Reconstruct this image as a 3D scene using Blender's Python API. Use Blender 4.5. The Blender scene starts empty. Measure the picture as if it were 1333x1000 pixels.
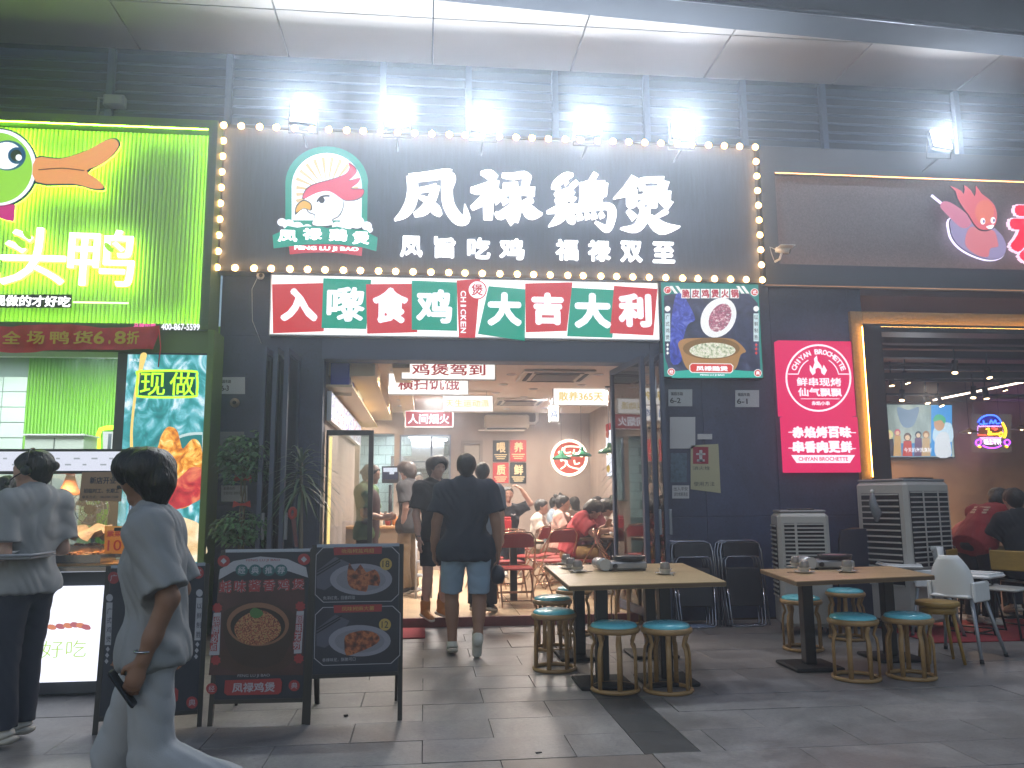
import bpy, bmesh, math, random
import numpy as np
from mathutils import Vector, Matrix
R = math.radians
random.seed(7)
SC = bpy.context.scene
COL = SC.collection

# ---------------------------------------------------------------- camera
CAMP = np.array([0.0, 0.0, 1.35])
FPX, YAW, PITCH, ROLL = 1050.0, R(6.2), R(8.25), R(-0.42)
def _dir(v):
    up = v[1]*math.cos(PITCH)+v[2]*math.sin(PITCH)
    fw = -v[1]*math.sin(PITCH)+v[2]*math.cos(PITCH)
    return np.array([v[0]*math.cos(YAW)+fw*math.sin(YAW), -v[0]*math.sin(YAW)+fw*math.cos(YAW), up])
def ray(px, py):
    x, y = px-666.5, 500.0-py
    c, s = math.cos(ROLL), math.sin(ROLL)
    return _dir((c*x-s*y, s*x+c*y, FPX))
cam = bpy.data.objects.new('camera', bpy.data.cameras.new('camera'))
COL.objects.link(cam); SC.camera = cam
cam.data.sensor_width = 36; cam.data.lens = 36*FPX/1333; cam.data.clip_end = 300; cam.data.clip_start = 0.05
_c, _s = math.cos(ROLL), math.sin(ROLL)
_r, _u, _b = _dir((_c, _s, 0)), _dir((-_s, _c, 0)), -_dir((0, 0, 1))
m = Matrix.Identity(4)
for i in range(3):
    m[i][0], m[i][1], m[i][2], m[i][3] = _r[i], _u[i], _b[i], CAMP[i]
cam.matrix_world = m

# ---------------------------------------------------------------- night sky, exposure
w = bpy.data.worlds.new('World'); SC.world = w; w.use_nodes = True
nt = w.node_tree; bg = nt.nodes['Background']
sky = nt.nodes.new('ShaderNodeTexSky'); sky.sky_type = 'NISHITA'; sky.sun_disc = False
sky.sun_elevation = R(38); sky.sun_rotation = R(200); sky.air_density = 1.6; sky.ozone_density = 3.0
nt.links.new(sky.outputs[0], bg.inputs[0]); bg.inputs[1].default_value = 0.085
vs = SC.view_settings; vs.view_transform = 'Standard'; vs.look = 'None'; vs.exposure = 0.15; vs.gamma = 1
vs.use_curve_mapping = False
SC.render.engine = 'CYCLES'
cy = SC.cycles
cy.use_denoising = True; cy.max_bounces = 6; cy.diffuse_bounces = 3; cy.glossy_bounces = 3
cy.transparent_max_bounces = 16; cy.transmission_bounces = 3; cy.caustics_reflective = False; cy.caustics_refractive = False
cy.sample_clamp_indirect = 4.0; cy.use_light_tree = True

def lamp(name, loc, to, power, size, color=(1, 1, 1), spread=180, shape='DISK', size_y=None):
    l = bpy.data.lights.new(name, 'AREA'); l.energy = power; l.shape = shape; l.size = size
    if size_y: l.size_y = size_y
    l.color = color; l.spread = R(spread)
    o = bpy.data.objects.new(name, l); COL.objects.link(o); o.location = loc
    d = Vector(to)-Vector(loc); o.rotation_euler = d.to_track_quat('-Z', 'Y').to_euler()
    return o

# ---------------------------------------------------------------- colour + materials
def lin(h):
    h = h.lstrip('#'); v = [int(h[i:i+2], 16)/255 for i in (0, 2, 4)]
    return tuple(x/12.92 if x <= .04045 else ((x+.055)/1.055)**2.4 for x in v)
MATS = {}
def M(name, col='#808080', rough=.5, metal=0.0, emit=0.0, noise=None, bump=None, spec=.5, ecol=None, stretch=None, clear=0.0, world=False):
    if name in MATS: return MATS[name]
    c = lin(col) if isinstance(col, str) else col
    mt = bpy.data.materials.new(name); mt.use_nodes = True
    n = mt.node_tree.nodes; L = mt.node_tree.links; p = n['Principled BSDF']
    p.inputs['Base Color'].default_value = (*c, 1); p.inputs['Roughness'].default_value = rough
    p.inputs['Metallic'].default_value = metal; p.inputs['Specular IOR Level'].default_value = spec
    p.inputs['Coat Weight'].default_value = clear
    if emit:
        e = lin(ecol) if isinstance(ecol, str) else (ecol or c)
        p.inputs['Emission Color'].default_value = (*e, 1); p.inputs['Emission Strength'].default_value = emit
    if noise or bump:
        tc = n.new('ShaderNodeTexCoord'); mp = n.new('ShaderNodeMapping'); ge = n.new('ShaderNodeNewGeometry')
        L.new(ge.outputs['Position'] if world else tc.outputs['Object'], mp.inputs[0])
        if stretch: mp.inputs['Scale'].default_value = stretch
    if noise:
        sc, amt = noise[0], noise[1]
        no = n.new('ShaderNodeTexNoise'); no.inputs['Scale'].default_value = sc; no.inputs['Detail'].default_value = 6
        no.inputs['Roughness'].default_value = .65
        L.new(mp.outputs[0], no.inputs['Vector'])
        mr = n.new('ShaderNodeMapRange'); mr.inputs[1].default_value = .3; mr.inputs[2].default_value = .7
        mr.inputs[3].default_value = 1-amt; mr.inputs[4].default_value = 1+amt
        L.new(no.outputs[0], mr.inputs[0])
        mx = n.new('ShaderNodeVectorMath'); mx.operation = 'SCALE'; mx.inputs[0].default_value = c
        L.new(mr.outputs[0], mx.inputs['Scale']); L.new(mx.outputs[0], p.inputs['Base Color'])
        rr = n.new('ShaderNodeMapRange'); rr.inputs[3].default_value = max(.05, rough-.12); rr.inputs[4].default_value = min(1, rough+.12)
        L.new(no.outputs[0], rr.inputs[0]); L.new(rr.outputs[0], p.inputs['Roughness'])
    if bump:
        nb = n.new('ShaderNodeTexNoise'); nb.inputs['Scale'].default_value = bump[0]; nb.inputs['Detail'].default_value = 4
        L.new(mp.outputs[0], nb.inputs['Vector'])
        bp = n.new('ShaderNodeBump'); bp.inputs['Strength'].default_value = bump[1]; bp.inputs['Distance'].default_value = .01
        L.new(nb.outputs[0], bp.inputs['Height']); L.new(bp.outputs[0], p.inputs['Normal'])
    MATS[name] = mt
    return mt
def weather(mt, s1=.9, dark=.72, speck=14, gum=.0):
    """worn stains and trodden-in specks over a stone or paint colour, fixed to the place"""
    n = mt.node_tree.nodes; L = mt.node_tree.links; p = n['Principled BSDF']; src = p.inputs['Base Color'].links[0].from_socket
    ge = n.new('ShaderNodeNewGeometry'); a = n.new('ShaderNodeTexNoise'); a.inputs['Scale'].default_value = s1; a.inputs['Detail'].default_value = 9; a.inputs['Roughness'].default_value = .7; a.inputs['Distortion'].default_value = .8
    L.new(ge.outputs['Position'], a.inputs['Vector'])
    m1 = n.new('ShaderNodeMapRange'); m1.inputs[1].default_value = .42; m1.inputs[2].default_value = .62; m1.inputs[3].default_value = dark-.06; m1.inputs[4].default_value = 1.08; L.new(a.outputs[0], m1.inputs[0])
    v = n.new('ShaderNodeTexVoronoi'); v.inputs['Scale'].default_value = speck; L.new(ge.outputs['Position'], v.inputs['Vector'])
    m2 = n.new('ShaderNodeMapRange'); m2.inputs[1].default_value = .07; m2.inputs[2].default_value = .12; m2.inputs[3].default_value = .62; m2.inputs[4].default_value = 1.0; L.new(v.outputs[0], m2.inputs[0])
    c2 = n.new('ShaderNodeTexNoise'); c2.inputs['Scale'].default_value = 42; c2.inputs['Detail'].default_value = 3; L.new(ge.outputs['Position'], c2.inputs['Vector'])
    m3 = n.new('ShaderNodeMapRange'); m3.inputs[1].default_value = .3; m3.inputs[2].default_value = .7; m3.inputs[3].default_value = .88; m3.inputs[4].default_value = 1.12; L.new(c2.outputs[0], m3.inputs[0])
    q1 = n.new('ShaderNodeMath'); q1.operation = 'MULTIPLY'; L.new(m1.outputs[0], q1.inputs[0]); L.new(m2.outputs[0], q1.inputs[1])
    q2 = n.new('ShaderNodeMath'); q2.operation = 'MULTIPLY'; L.new(q1.outputs[0], q2.inputs[0]); L.new(m3.outputs[0], q2.inputs[1])
    sc = n.new('ShaderNodeVectorMath'); sc.operation = 'SCALE'; L.new(src, sc.inputs[0]); L.new(q2.outputs[0], sc.inputs['Scale']); L.new(sc.outputs[0], p.inputs['Base Color'])
    return mt
def E(name, col, s=1.0):
    """something that gives off light"""
    if name in MATS: return MATS[name]
    mt = bpy.data.materials.new(name); mt.use_nodes = True
    n = mt.node_tree.nodes; n.remove(n['Principled BSDF'])
    e = n.new('ShaderNodeEmission'); e.inputs[0].default_value = (*(lin(col) if isinstance(col, str) else col), 1); e.inputs[1].default_value = s
    mt.node_tree.links.new(e.outputs[0], n['Material Output'].inputs[0])
    MATS[name] = mt
    return mt
def ramp_mat(name, stops, scale=3, emit=0.0, rough=.5, detail=6, stretch=None, distort=0.0, kind='noise', bump=0.0):
    """print, stone or food: a noise through a colour ramp"""
    if name in MATS: return MATS[name]
    mt = bpy.data.materials.new(name); mt.use_nodes = True
    n = mt.node_tree.nodes; L = mt.node_tree.links; p = n['Principled BSDF']; p.inputs['Roughness'].default_value = rough
    tc = n.new('ShaderNodeTexCoord'); mp = n.new('ShaderNodeMapping'); L.new(tc.outputs['Object'], mp.inputs[0])
    if stretch: mp.inputs['Scale'].default_value = stretch
    if kind == 'noise':
        no = n.new('ShaderNodeTexNoise'); no.inputs['Detail'].default_value = detail; no.inputs['Distortion'].default_value = distort
    else:
        no = n.new('ShaderNodeTexVoronoi')
    no.inputs['Scale'].default_value = scale; L.new(mp.outputs[0], no.inputs['Vector'])
    cr = n.new('ShaderNodeValToRGB'); L.new(no.outputs[0], cr.inputs[0])
    while len(cr.color_ramp.elements) < len(stops): cr.color_ramp.elements.new(.5)
    for el, (pos, cc) in zip(cr.color_ramp.elements, stops):
        el.position = pos; el.color = (*lin(cc), 1)
    if emit:
        p.inputs['Base Color'].default_value = (.02, .02, .02, 1)
        L.new(cr.outputs[0], p.inputs['Emission Color']); p.inputs['Emission Strength'].default_value = emit
    else: L.new(cr.outputs[0], p.inputs['Base Color'])
    if bump:
        bp = n.new('ShaderNodeBump'); bp.inputs['Strength'].default_value = bump; bp.inputs['Distance'].default_value = .02
        L.new(no.outputs[0], bp.inputs['Height']); L.new(bp.outputs[0], p.inputs['Normal'])
    MATS[name] = mt
    return mt
def glass_mat(name, tint=(1, 1, 1), refl=.08, rough=.02):
    if name in MATS: return MATS[name]
    mt = bpy.data.materials.new(name); mt.use_nodes = True
    n = mt.node_tree.nodes; L = mt.node_tree.links; n.remove(n['Principled BSDF'])
    t = n.new('ShaderNodeBsdfTransparent'); t.inputs[0].default_value = (*tint, 1)
    g = n.new('ShaderNodeBsdfGlossy'); g.inputs['Roughness'].default_value = rough
    fr = n.new('ShaderNodeFresnel'); fr.inputs[0].default_value = 1.45
    ad = n.new('ShaderNodeMath'); ad.operation = 'ADD'; ad.inputs[1].default_value = refl; ad.use_clamp = True
    mx = n.new('ShaderNodeMixShader'); L.new(fr.outputs[0], ad.inputs[0]); L.new(ad.outputs[0], mx.inputs[0])
    L.new(t.outputs[0], mx.inputs[1]); L.new(g.outputs[0], mx.inputs[2]); L.new(mx.outputs[0], n['Material Output'].inputs[0])
    MATS[name] = mt
    return mt

# ---------------------------------------------------------------- mesh builder
class MB:
    def __init__(s): s.v = []; s.f = []; s.m = []; s.sm = []
    def add(s, vs, fs, mi=0, smooth=False):
        b = len(s.v); s.v.extend([tuple(map(float, q)) for q in vs])
        for f in fs: s.f.append([b+i for i in f]); s.m.append(mi); s.sm.append(smooth)
        return s
    def box(s, x0, x1, y0, y1, z0, z1, mi=0, rz=0, c=None, M4=None, bev=0):
        x0, x1 = sorted((x0, x1)); y0, y1 = sorted((y0, y1)); z0, z1 = sorted((z0, z1))
        if bev:
            b = bev; vs = []; 
            for (z, i) in ((z0, b), (z0+b, 0), (z1-b, 0), (z1, b)):
                X0, X1, Y0, Y1 = x0+i, x1-i, y0+i, y1-i
                k = b if i == 0 else b*.3
                vs += [(X0+k, Y0, z), (X1-k, Y0, z), (X1, Y0+k, z), (X1, Y1-k, z), (X1-k, Y1, z), (X0+k, Y1, z), (X0, Y1-k, z), (X0, Y0+k, z)]
            fs = [[7, 6, 5, 4, 3, 2, 1, 0], list(range(24, 32))]
            for l in range(3):
                for i in range(8): fs.append([l*8+i, l*8+(i+1) % 8, l*8+8+(i+1) % 8, l*8+8+i])
        else:
            vs = [(x0, y0, z0), (x1, y0, z0), (x1, y1, z0), (x0, y1, z0), (x0, y0, z1), (x1, y0, z1), (x1, y1, z1), (x0, y1, z1)]
            fs = [[3, 2, 1, 0], [4, 5, 6, 7], [0, 1, 5, 4], [1, 2, 6, 5], [2, 3, 7, 6], [3, 0, 4, 7]]
        if M4 is not None: vs = [tuple(M4 @ Vector(q)) for q in vs]
        elif rz:
            cx, cyy = c if c else ((x0+x1)/2, (y0+y1)/2)
            vs = [(cx+(q[0]-cx)*math.cos(rz)-(q[1]-cyy)*math.sin(rz), cyy+(q[0]-cx)*math.sin(rz)+(q[1]-cyy)*math.cos(rz), q[2]) for q in vs]
        return s.add(vs, fs, mi)
    def prism(s, fr, uv, d0, d1, mi=0, smooth=False):
        a = sum(uv[i][0]*uv[(i+1) % len(uv)][1]-uv[(i+1) % len(uv)][0]*uv[i][1] for i in range(len(uv)))
        if a < 0: uv = uv[::-1]
        n = len(uv)
        vs = [fr.P(u, v, d0) for u, v in uv]+[fr.P(u, v, d1) for u, v in uv]
        fs = [list(range(n))[::-1], list(range(n, 2*n))]+[[i, (i+1) % n, n+(i+1) % n, n+i] for i in range(n)]
        return s.add(vs, fs, mi, smooth)
    def tube(s, pts, r, n=8, mi=0, closed=False, smooth=True, caps=True, flat=None):
        """r a number or one per point; flat=(normal,factor) squashes the section"""
        P = [Vector(p) for p in pts]; k = len(P); rr = r if isinstance(r, (list, tuple)) else [r]*k
        T = []
        for i in range(k):
            a = P[i-1] if (closed or i > 0) else P[i]; b = P[(i+1) % k] if (closed or i < k-1) else P[i]
            t = (b-a); T.append(t.normalized() if t.length > 1e-9 else Vector((0, 0, 1)))
        up = Vector((0, 0, 1)) if abs(T[0].z) < .9 else Vector((1, 0, 0))
        nrm = (up-T[0]*up.dot(T[0])).normalized(); vs = []
        for i in range(k):
            nrm = (nrm-T[i]*nrm.dot(T[i])).normalized(); bi = T[i].cross(nrm)
            for j in range(n):
                a = 2*math.pi*j/n; o = (nrm*math.cos(a)+bi*math.sin(a))*rr[i]
                if flat: fn = Vector(flat[0]); o = o-fn*o.dot(fn)*(1-flat[1])
                vs.append(P[i]+o)
        fs = [[i*n+j, i*n+(j+1) % n, ((i+1) % k)*n+(j+1) % n, ((i+1) % k)*n+j] for i in range(k if closed else k-1) for j in range(n)]
        s.add(vs, fs, mi, smooth)
        if not closed and caps:
            b = len(s.v)-k*n
            s.f.append([b+j for j in range(n)][::-1]); s.m.append(mi); s.sm.append(False)
            s.f.append([b+(k-1)*n+j for j in range(n)]); s.m.append(mi); s.sm.append(False)
        return s
    def lathe(s, prof, c=(0, 0, 0), n=20, mi=0, axis='z', smooth=True, sx=1, sy=1):
        vs = []
        for r, z in prof:
            for j in range(n):
                a = 2*math.pi*j/n; x, y = r*math.cos(a)*sx, r*math.sin(a)*sy
                q = (x, y, z) if axis == 'z' else ((x, -z, y) if axis == 'y' else (z, x, y))
                vs.append((c[0]+q[0], c[1]+q[1], c[2]+q[2]))
        k = len(prof)
        fs = [[i*n+j, i*n+(j+1) % n, (i+1)*n+(j+1) % n, (i+1)*n+j] for i in range(k-1) for j in range(n)]
        if prof[0][0] > 1e-5: fs.append(list(range(n))[::-1])
        if prof[-1][0] > 1e-5: fs.append([(k-1)*n+j for j in range(n)])
        return s.add(vs, fs, mi, smooth)
    def sphere(s, c, r, n=10, mi=0, sz=1):
        h = max(4, n//2)
        return s.lathe([(max(1e-6, r*math.sin(math.pi*i/h)), -r*sz*math.cos(math.pi*i/h)) for i in range(h+1)], c, n, mi)
WM = {}
def PM(p): return WM.get(p.name, Matrix.Identity(4)) if p is not None else Matrix.Identity(4)
def link(o, parent, world=True):
    COL.objects.link(o)
    if parent is not None:
        o.parent = parent
        if world: o.matrix_parent_inverse = PM(parent).inverted()
    WM[o.name] = (Matrix.Identity(4) if (world or parent is None) else PM(parent)) @ o.matrix_basis
    return o
def obj(name, mb, mats, parent=None, world=True):
    """one mesh object; world=True: coordinates are world ones, else the parent's own"""
    me = bpy.data.meshes.new(name)
    me.from_pydata(mb.v, [], mb.f)
    for mt in (mats if isinstance(mats, (list, tuple)) else [mats]): me.materials.append(mt)
    me.polygons.foreach_set('material_index', mb.m); me.polygons.foreach_set('use_smooth', mb.sm)
    me.update()
    return link(bpy.data.objects.new(name, me), parent, world)
def tag(o, label=None, cat=None, group=None, kind=None):
    if label: o['label'] = label
    if cat: o['category'] = cat
    if group: o['group'] = group
    if kind: o['kind'] = kind
    return o
def T(name, label, cat, loc=(0, 0, 0), rz=0, group=None):
    o = bpy.data.objects.new(name, None); o.empty_display_size = .1
    o.location = loc; o.rotation_euler = (0, 0, rz)
    COL.objects.link(o)
    WM[o.name] = Matrix.Translation(loc) @ Matrix.Rotation(rz, 4, 'Z')
    return tag(o, label, cat, group)
KIDS = {}
def dup(root, loc, rz=0, label=None, tilt=None):
    """copy a thing with its parts and sub-parts (all in the thing's own space)"""
    r = root.copy(); COL.objects.link(r); r.location = loc; r.rotation_euler = (tilt or 0, 0, rz)
    if label: r['label'] = label
    def rec(src, dst):
        for ch in [c for c in bpy.data.objects if c.parent == src] if src.name not in KIDS else KIDS[src.name]:
            c = ch.copy(); COL.objects.link(c); c.parent = dst; rec(ch, c)
    rec(root, r)
    return r

# ---------------------------------------------------------------- flat frames: facade, boards, screens
class Fr:
    def __init__(s, o, ux=(1, 0, 0), uz=(0, 0, 1)):
        s.o = Vector(o); s.ux = Vector(ux).normalized(); s.uz = Vector(uz).normalized(); s.n = s.ux.cross(s.uz)
    def uv(s, px, py):
        r = Vector(ray(px, py)); c = Vector(CAMP); t = (s.o-c).dot(s.n)/r.dot(s.n); p = c+r*t-s.o
        return (p.dot(s.ux), p.dot(s.uz))
    def P(s, u, v, d=0): return s.o+s.ux*u+s.uz*v+s.n*d
    def px(s, px, py, d=0): return s.P(*s.uv(px, py), d)
def FY(Y): return Fr((0, Y, 0))
def G(px, py, z=0):
    r = ray(px, py); t = (z-CAMP[2])/r[2]; return Vector(CAMP+r*t)
def W(px, py, Y):
    r = ray(px, py); return Vector(CAMP+r*(Y/r[1]))
def spl(pts, n=5, closed=True):
    P = [np.array(p, float) for p in pts]; k = len(P); out = []
    for i in range(k if closed else k-1):
        g = lambda j: P[j % k] if closed else P[min(max(j, 0), k-1)]
        a, b, c, d = g(i-1), g(i), g(i+1), g(i+2)
        for t in np.arange(n)/n:
            out.append(tuple(.5*((2*b)+(-a+c)*t+(2*a-5*b+4*c-d)*t*t+(-a+3*b-3*c+d)*t**3)))
    if not closed: out.append(tuple(P[-1]))
    return out
def shape(name, fr, pxs, d0, d1, mat, parent, smooth=0, mb=None):
    if smooth: pxs = spl(pxs, smooth)
    mb2 = mb or MB(); mb2.prism(fr, [fr.uv(*p) for p in pxs], d0, d1)
    return mb2 if mb else obj(name, mb2, mat, parent)
def circ(cx, cy, rx, ry=None, n=28, a0=0, a1=360, rot=0):
    ry = rx if ry is None else ry; k = n if abs(a1-a0) >= 360 else n+1
    o = [(rx*math.cos(R(a0+(a1-a0)*i/n)), ry*math.sin(R(a0+(a1-a0)*i/n))) for i in range(k)]
    c, s_ = math.cos(R(rot)), math.sin(R(rot))
    return [(cx+x*c-y*s_, cy+x*s_+y*c) for x, y in o]
def rect(x0, y0, x1, y1): return [(x0, y0), (x1, y0), (x1, y1), (x0, y1)]
def ribbon(pts, ws):
    """a stroke outline: centre line pts, half widths ws"""
    n = len(pts); ws = ws if isinstance(ws, (list, tuple)) else [ws]*n; L = []; Rr = []
    for i in range(n):
        a = np.array(pts[max(0, i-1)], float); b = np.array(pts[min(n-1, i+1)], float); t = b-a; t /= (np.hypot(*t)+1e-9); q = np.array([-t[1], t[0]])
        p = np.array(pts[i], float); L.append(tuple(p+q*ws[i])); Rr.append(tuple(p-q*ws[i]))
    return L+Rr[::-1]
def stroke(mb, fr, pts, ws, d0, d1, n=4):
    if len(pts) > 2: 
        ws = ws if isinstance(ws, (list, tuple)) else [ws]*len(pts)
        q = spl([(p[0], p[1], w_) for p, w_ in zip(pts, ws)], n, False); pts = [(a[0], a[1]) for a in q]; ws = [a[2] for a in q]
    mb.prism(fr, [fr.uv(*p) for p in ribbon(pts, ws)], d0, d1)
GL = {}
def glyphs(s, bold):
    if bold > .012:      # thicken by laying shifted copies over each other
        v, f = glyphs(s, 0.0); V = []; Fc = []
        n = 6 if bold < .03 else 8
        for k in range(n+1):
            r_ = bold*1.15 if k else 0; a = 2*math.pi*k/n
            q = v.copy(); q[:, 0] += r_*math.cos(a); q[:, 1] += r_*math.sin(a); q[:, 2] += .012*k
            Fc += [[i+len(v)*k for i in g] for g in f]; V.append(q)
        return np.concatenate(V), Fc
    bold = min(bold, .004) if bold > 0 else bold
    if (s, bold) not in GL:
        c = bpy.data.curves.new('t', 'FONT'); c.body = s; c.size = 1; c.offset = bold; c.extrude = .5; c.resolution_u = 3
        o = bpy.data.objects.new('t', c); me = bpy.data.meshes.new_from_object(o)
        v = np.empty(len(me.vertices)*3); me.vertices.foreach_get('co', v); v = v.reshape(-1, 3)
        f = [list(p.vertices) for p in me.polygons]
        bpy.data.objects.remove(o); bpy.data.curves.remove(c); bpy.data.meshes.remove(me)
        GL[(s, bold)] = (v, f)
    return GL[(s, bold)]
def text(fr, s, box, d, mat, parent, name='lettering', bold=.01, t=.004, rot=0, mb=None, uvbox=None, arc=None):
    """writing fitted to a box given in photograph pixels (or in the frame's own metres)"""
    v, f = glyphs(s, bold); v = v.copy()
    lo, hi = v.min(0), v.max(0)
    if uvbox: u0, v0, u1, v1 = uvbox
    else:
        cx, cyy = (box[0]+box[2])/2, (box[1]+box[3])/2
        u0 = fr.uv(box[0], cyy)[0]; u1 = fr.uv(box[2], cyy)[0]; v0 = fr.uv(cx, box[3])[1]; v1 = fr.uv(cx, box[1])[1]
    sc = np.array([(u1-u0)/(hi[0]-lo[0]), (v1-v0)/(hi[1]-lo[1])])
    x = (v[:, 0]-(lo[0]+hi[0])/2)*sc[0]; y = (v[:, 1]-(lo[1]+hi[1])/2)*sc[1]
    if s in 'I1': x = x*.4
    if rot: c_, s_ = math.cos(R(rot)), math.sin(R(rot)); x, y = x*c_-y*s_, x*s_+y*c_
    if arc:   # arc=(radius): text bent along a circle of that radius (metres), bulging up
        th = x/arc; x, y = (arc+y)*np.sin(th), (arc+y)*np.cos(th)-arc
    z = d+(v[:, 2]+.5)*t; cu, cv = (u0+u1)/2, (v0+v1)/2
    o, ux, uz, n = (np.array(q) for q in (fr.o, fr.ux, fr.uz, fr.n))
    Wd = o+np.outer(x+cu, ux)+np.outer(y+cv, uz)+np.outer(z, n)
    mb2 = mb or MB(); mb2.add(Wd, f)
    return mb2 if mb else obj(name, mb2, mat, parent)

# ---------------------------------------------------------------- soft bodies from blended limbs
def cap(a, b, ra, rb=None, n=None, f=1.0, k=.02, op='+', clip=()):
    return dict(a=np.array(a, float), b=np.array(b, float), ra=ra, rb=ra if rb is None else rb, n=None if n is None else np.array(n, float)/np.linalg.norm(n), f=f, k=k, op=op, clip=clip)
def sculpt(prims, res, folds=None):
    lo = np.min([np.minimum(p['a'], p['b'])-max(p['ra'], p['rb'])*1.05 for p in prims if p['op'] == '+'], 0)-3*res
    hi = np.max([np.maximum(p['a'], p['b'])+max(p['ra'], p['rb'])*1.05 for p in prims if p['op'] == '+'], 0)+3*res
    N = np.ceil((hi-lo)/res).astype(int)+1
    D = np.full(N, .2, np.float32)
    ax = [lo[i]+np.arange(N[i])*res for i in range(3)]
    for p in prims:
        pad = max(p['ra'], p['rb'])/min(1, 1)+p['k']*1.5+2*res
        i0 = np.maximum(np.floor((np.minimum(p['a'], p['b'])-pad-lo)/res).astype(int), 0)
        i1 = np.minimum(np.ceil((np.maximum(p['a'], p['b'])+pad-lo)/res).astype(int)+1, N)
        if np.any(i1 <= i0): continue
        X = ax[0][i0[0]:i1[0], None, None]; Y = ax[1][None, i0[1]:i1[1], None]; Z = ax[2][None, None, i0[2]:i1[2]]
        qx, qy, qz = X-p['a'][0]+0*Y+0*Z, Y-p['a'][1]+0*X+0*Z, Z-p['a'][2]+0*X+0*Y
        ab = p['b']-p['a']
        if p['n'] is not None:
            n = p['n']; g = 1/p['f']-1; dn = qx*n[0]+qy*n[1]+qz*n[2]
            ad = ab.dot(n); t0 = (qx*ab[0]+qy*ab[1]+qz*ab[2])/max(1e-9, ab.dot(ab)); t0 = np.clip(t0, 0, 1)
            dn = dn-t0*ad
            qx, qy, qz = qx+n[0]*dn*g, qy+n[1]*dn*g, qz+n[2]*dn*g
        L2 = ab.dot(ab)
        t = np.clip((qx*ab[0]+qy*ab[1]+qz*ab[2])/L2, 0, 1) if L2 > 1e-10 else 0*qx
        d = np.sqrt((qx-t*ab[0])**2+(qy-t*ab[1])**2+(qz-t*ab[2])**2)-(p['ra']+t*(p['rb']-p['ra']))
        if p['n'] is not None and p['f'] < 1: d = d*max(p['f'], .6)
        for (cp, cn) in p['clip']:
            cn = np.array(cn, float)/np.linalg.norm(cn)
            d = np.maximum(d, (X-cp[0])*cn[0]+(Y-cp[1])*cn[1]+(Z-cp[2])*cn[2])
        s = (slice(i0[0], i1[0]), slice(i0[1], i1[1]), slice(i0[2], i1[2])); o = D[s]; k = p['k']
        if p['op'] == '+':
            h = np.clip(.5+.5*(o-d)/k, 0, 1); D[s] = o*(1-h)+d*h-k*h*(1-h)
        else:
            d = -d; h = np.clip(.5-.5*(o-d)/k, 0, 1); D[s] = o*(1-h)+d*h+k*h*(1-h)
    if folds:
        amp, fq, seed = folds
        X, Y, Z = ax[0][:, None, None], ax[1][None, :, None], ax[2][None, None, :]
        a = np.sin(X*fq*1.1+seed+1.7*np.sin(Z*fq*.35+seed*2)+Y*fq*.4)*np.sin(Z*fq*.42+seed*3+1.3*np.sin(Y*fq*.7+X*fq*.5))
        b = 1-2*np.abs(np.sin((X*.9+Y*.8)*fq*1.15+Z*fq*.55+seed*5+1.6*np.sin(Z*fq*.42+seed+Y*fq*.5)))
        c2 = 1-2*np.abs(np.sin((X*.5-Y*.7)*fq*1.9-Z*fq*1.1+seed*3+2*np.sin(X*fq*.5+seed)))
        mk = .5+.5*np.sin(X*fq*.35+Z*fq*.28+seed*1.7)
        D += (amp*(.9*a+.55*b*mk+.45*c2*(1-mk))).astype(np.float32)
    S = D < 0
    c = S[:-1, :-1, :-1].astype(np.int8)
    tot = sum(S[i:N[0]-1+i, j:N[1]-1+j, l:N[2]-1+l].astype(np.int8) for i in (0, 1) for j in (0, 1) for l in (0, 1))
    idx = np.argwhere((tot > 0) & (tot < 8))
    if not len(idx): return np.zeros((0, 3)), np.zeros((0, 4), int)
    ids = -np.ones(c.shape, np.int32); ids[tuple(idx.T)] = np.arange(len(idx))
    acc = np.zeros((len(idx), 3)); cnt = np.zeros(len(idx))
    C = [(i, j, l) for i in (0, 1) for j in (0, 1) for l in (0, 1)]
    for A in C:
        for e in range(3):
            if A[e]: continue
            B = list(A); B[e] = 1
            da = D[tuple((idx+A).T)]; db = D[tuple((idx+B).T)]; x = (da < 0) != (db < 0)
            t = np.where(x, da/np.where(x, da-db, 1), 0)
            pt = np.array(A, float)[None]+(np.array(B)-np.array(A))[None]*t[:, None]
            acc += pt*x[:, None]; cnt += x
    V = (idx+acc/cnt[:, None])*res+lo
    Q = []
    for e in range(3):
        u, v = (e+1) % 3, (e+2) % 3
        s0 = [slice(None)]*3; s1 = [slice(None)]*3; s0[e] = slice(0, -1); s1[e] = slice(1, None)
        ed = np.argwhere(S[tuple(s0)] != S[tuple(s1)])
        ok = (ed[:, u] > 0) & (ed[:, v] > 0) & (ed[:, u] < N[u]-1) & (ed[:, v] < N[v]-1); ed = ed[ok]
        q = []
        for (du, dv) in ((0, 0), (-1, 0), (-1, -1), (0, -1)):
            g = ed.copy(); g[:, u] += du; g[:, v] += dv; q.append(ids[tuple(g.T)])
        q = np.stack(q, 1); fl = S[tuple(ed.T)]
        q[~fl] = q[~fl][:, ::-1]; q = q[(q >= 0).all(1)]; Q.append(q)
    return V, np.concatenate(Q)
def soft(name, prims, res, mat, parent, folds=None):
    V, Q = sculpt(prims, res, folds)
    me = bpy.data.meshes.new(name); me.vertices.add(len(V)); me.vertices.foreach_set('co', V.astype(np.float32).ravel())
    me.loops.add(len(Q)*4); me.loops.foreach_set('vertex_index', Q.astype(np.int32).ravel())
    me.polygons.add(len(Q)); me.polygons.foreach_set('loop_start', np.arange(0, len(Q)*4, 4, dtype=np.int32))
    me.polygons.foreach_set('use_smooth', np.ones(len(Q), bool)); me.update(calc_edges=True); me.materials.append(mat)
    return link(bpy.data.objects.new(name, me), parent, world=False)
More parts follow.
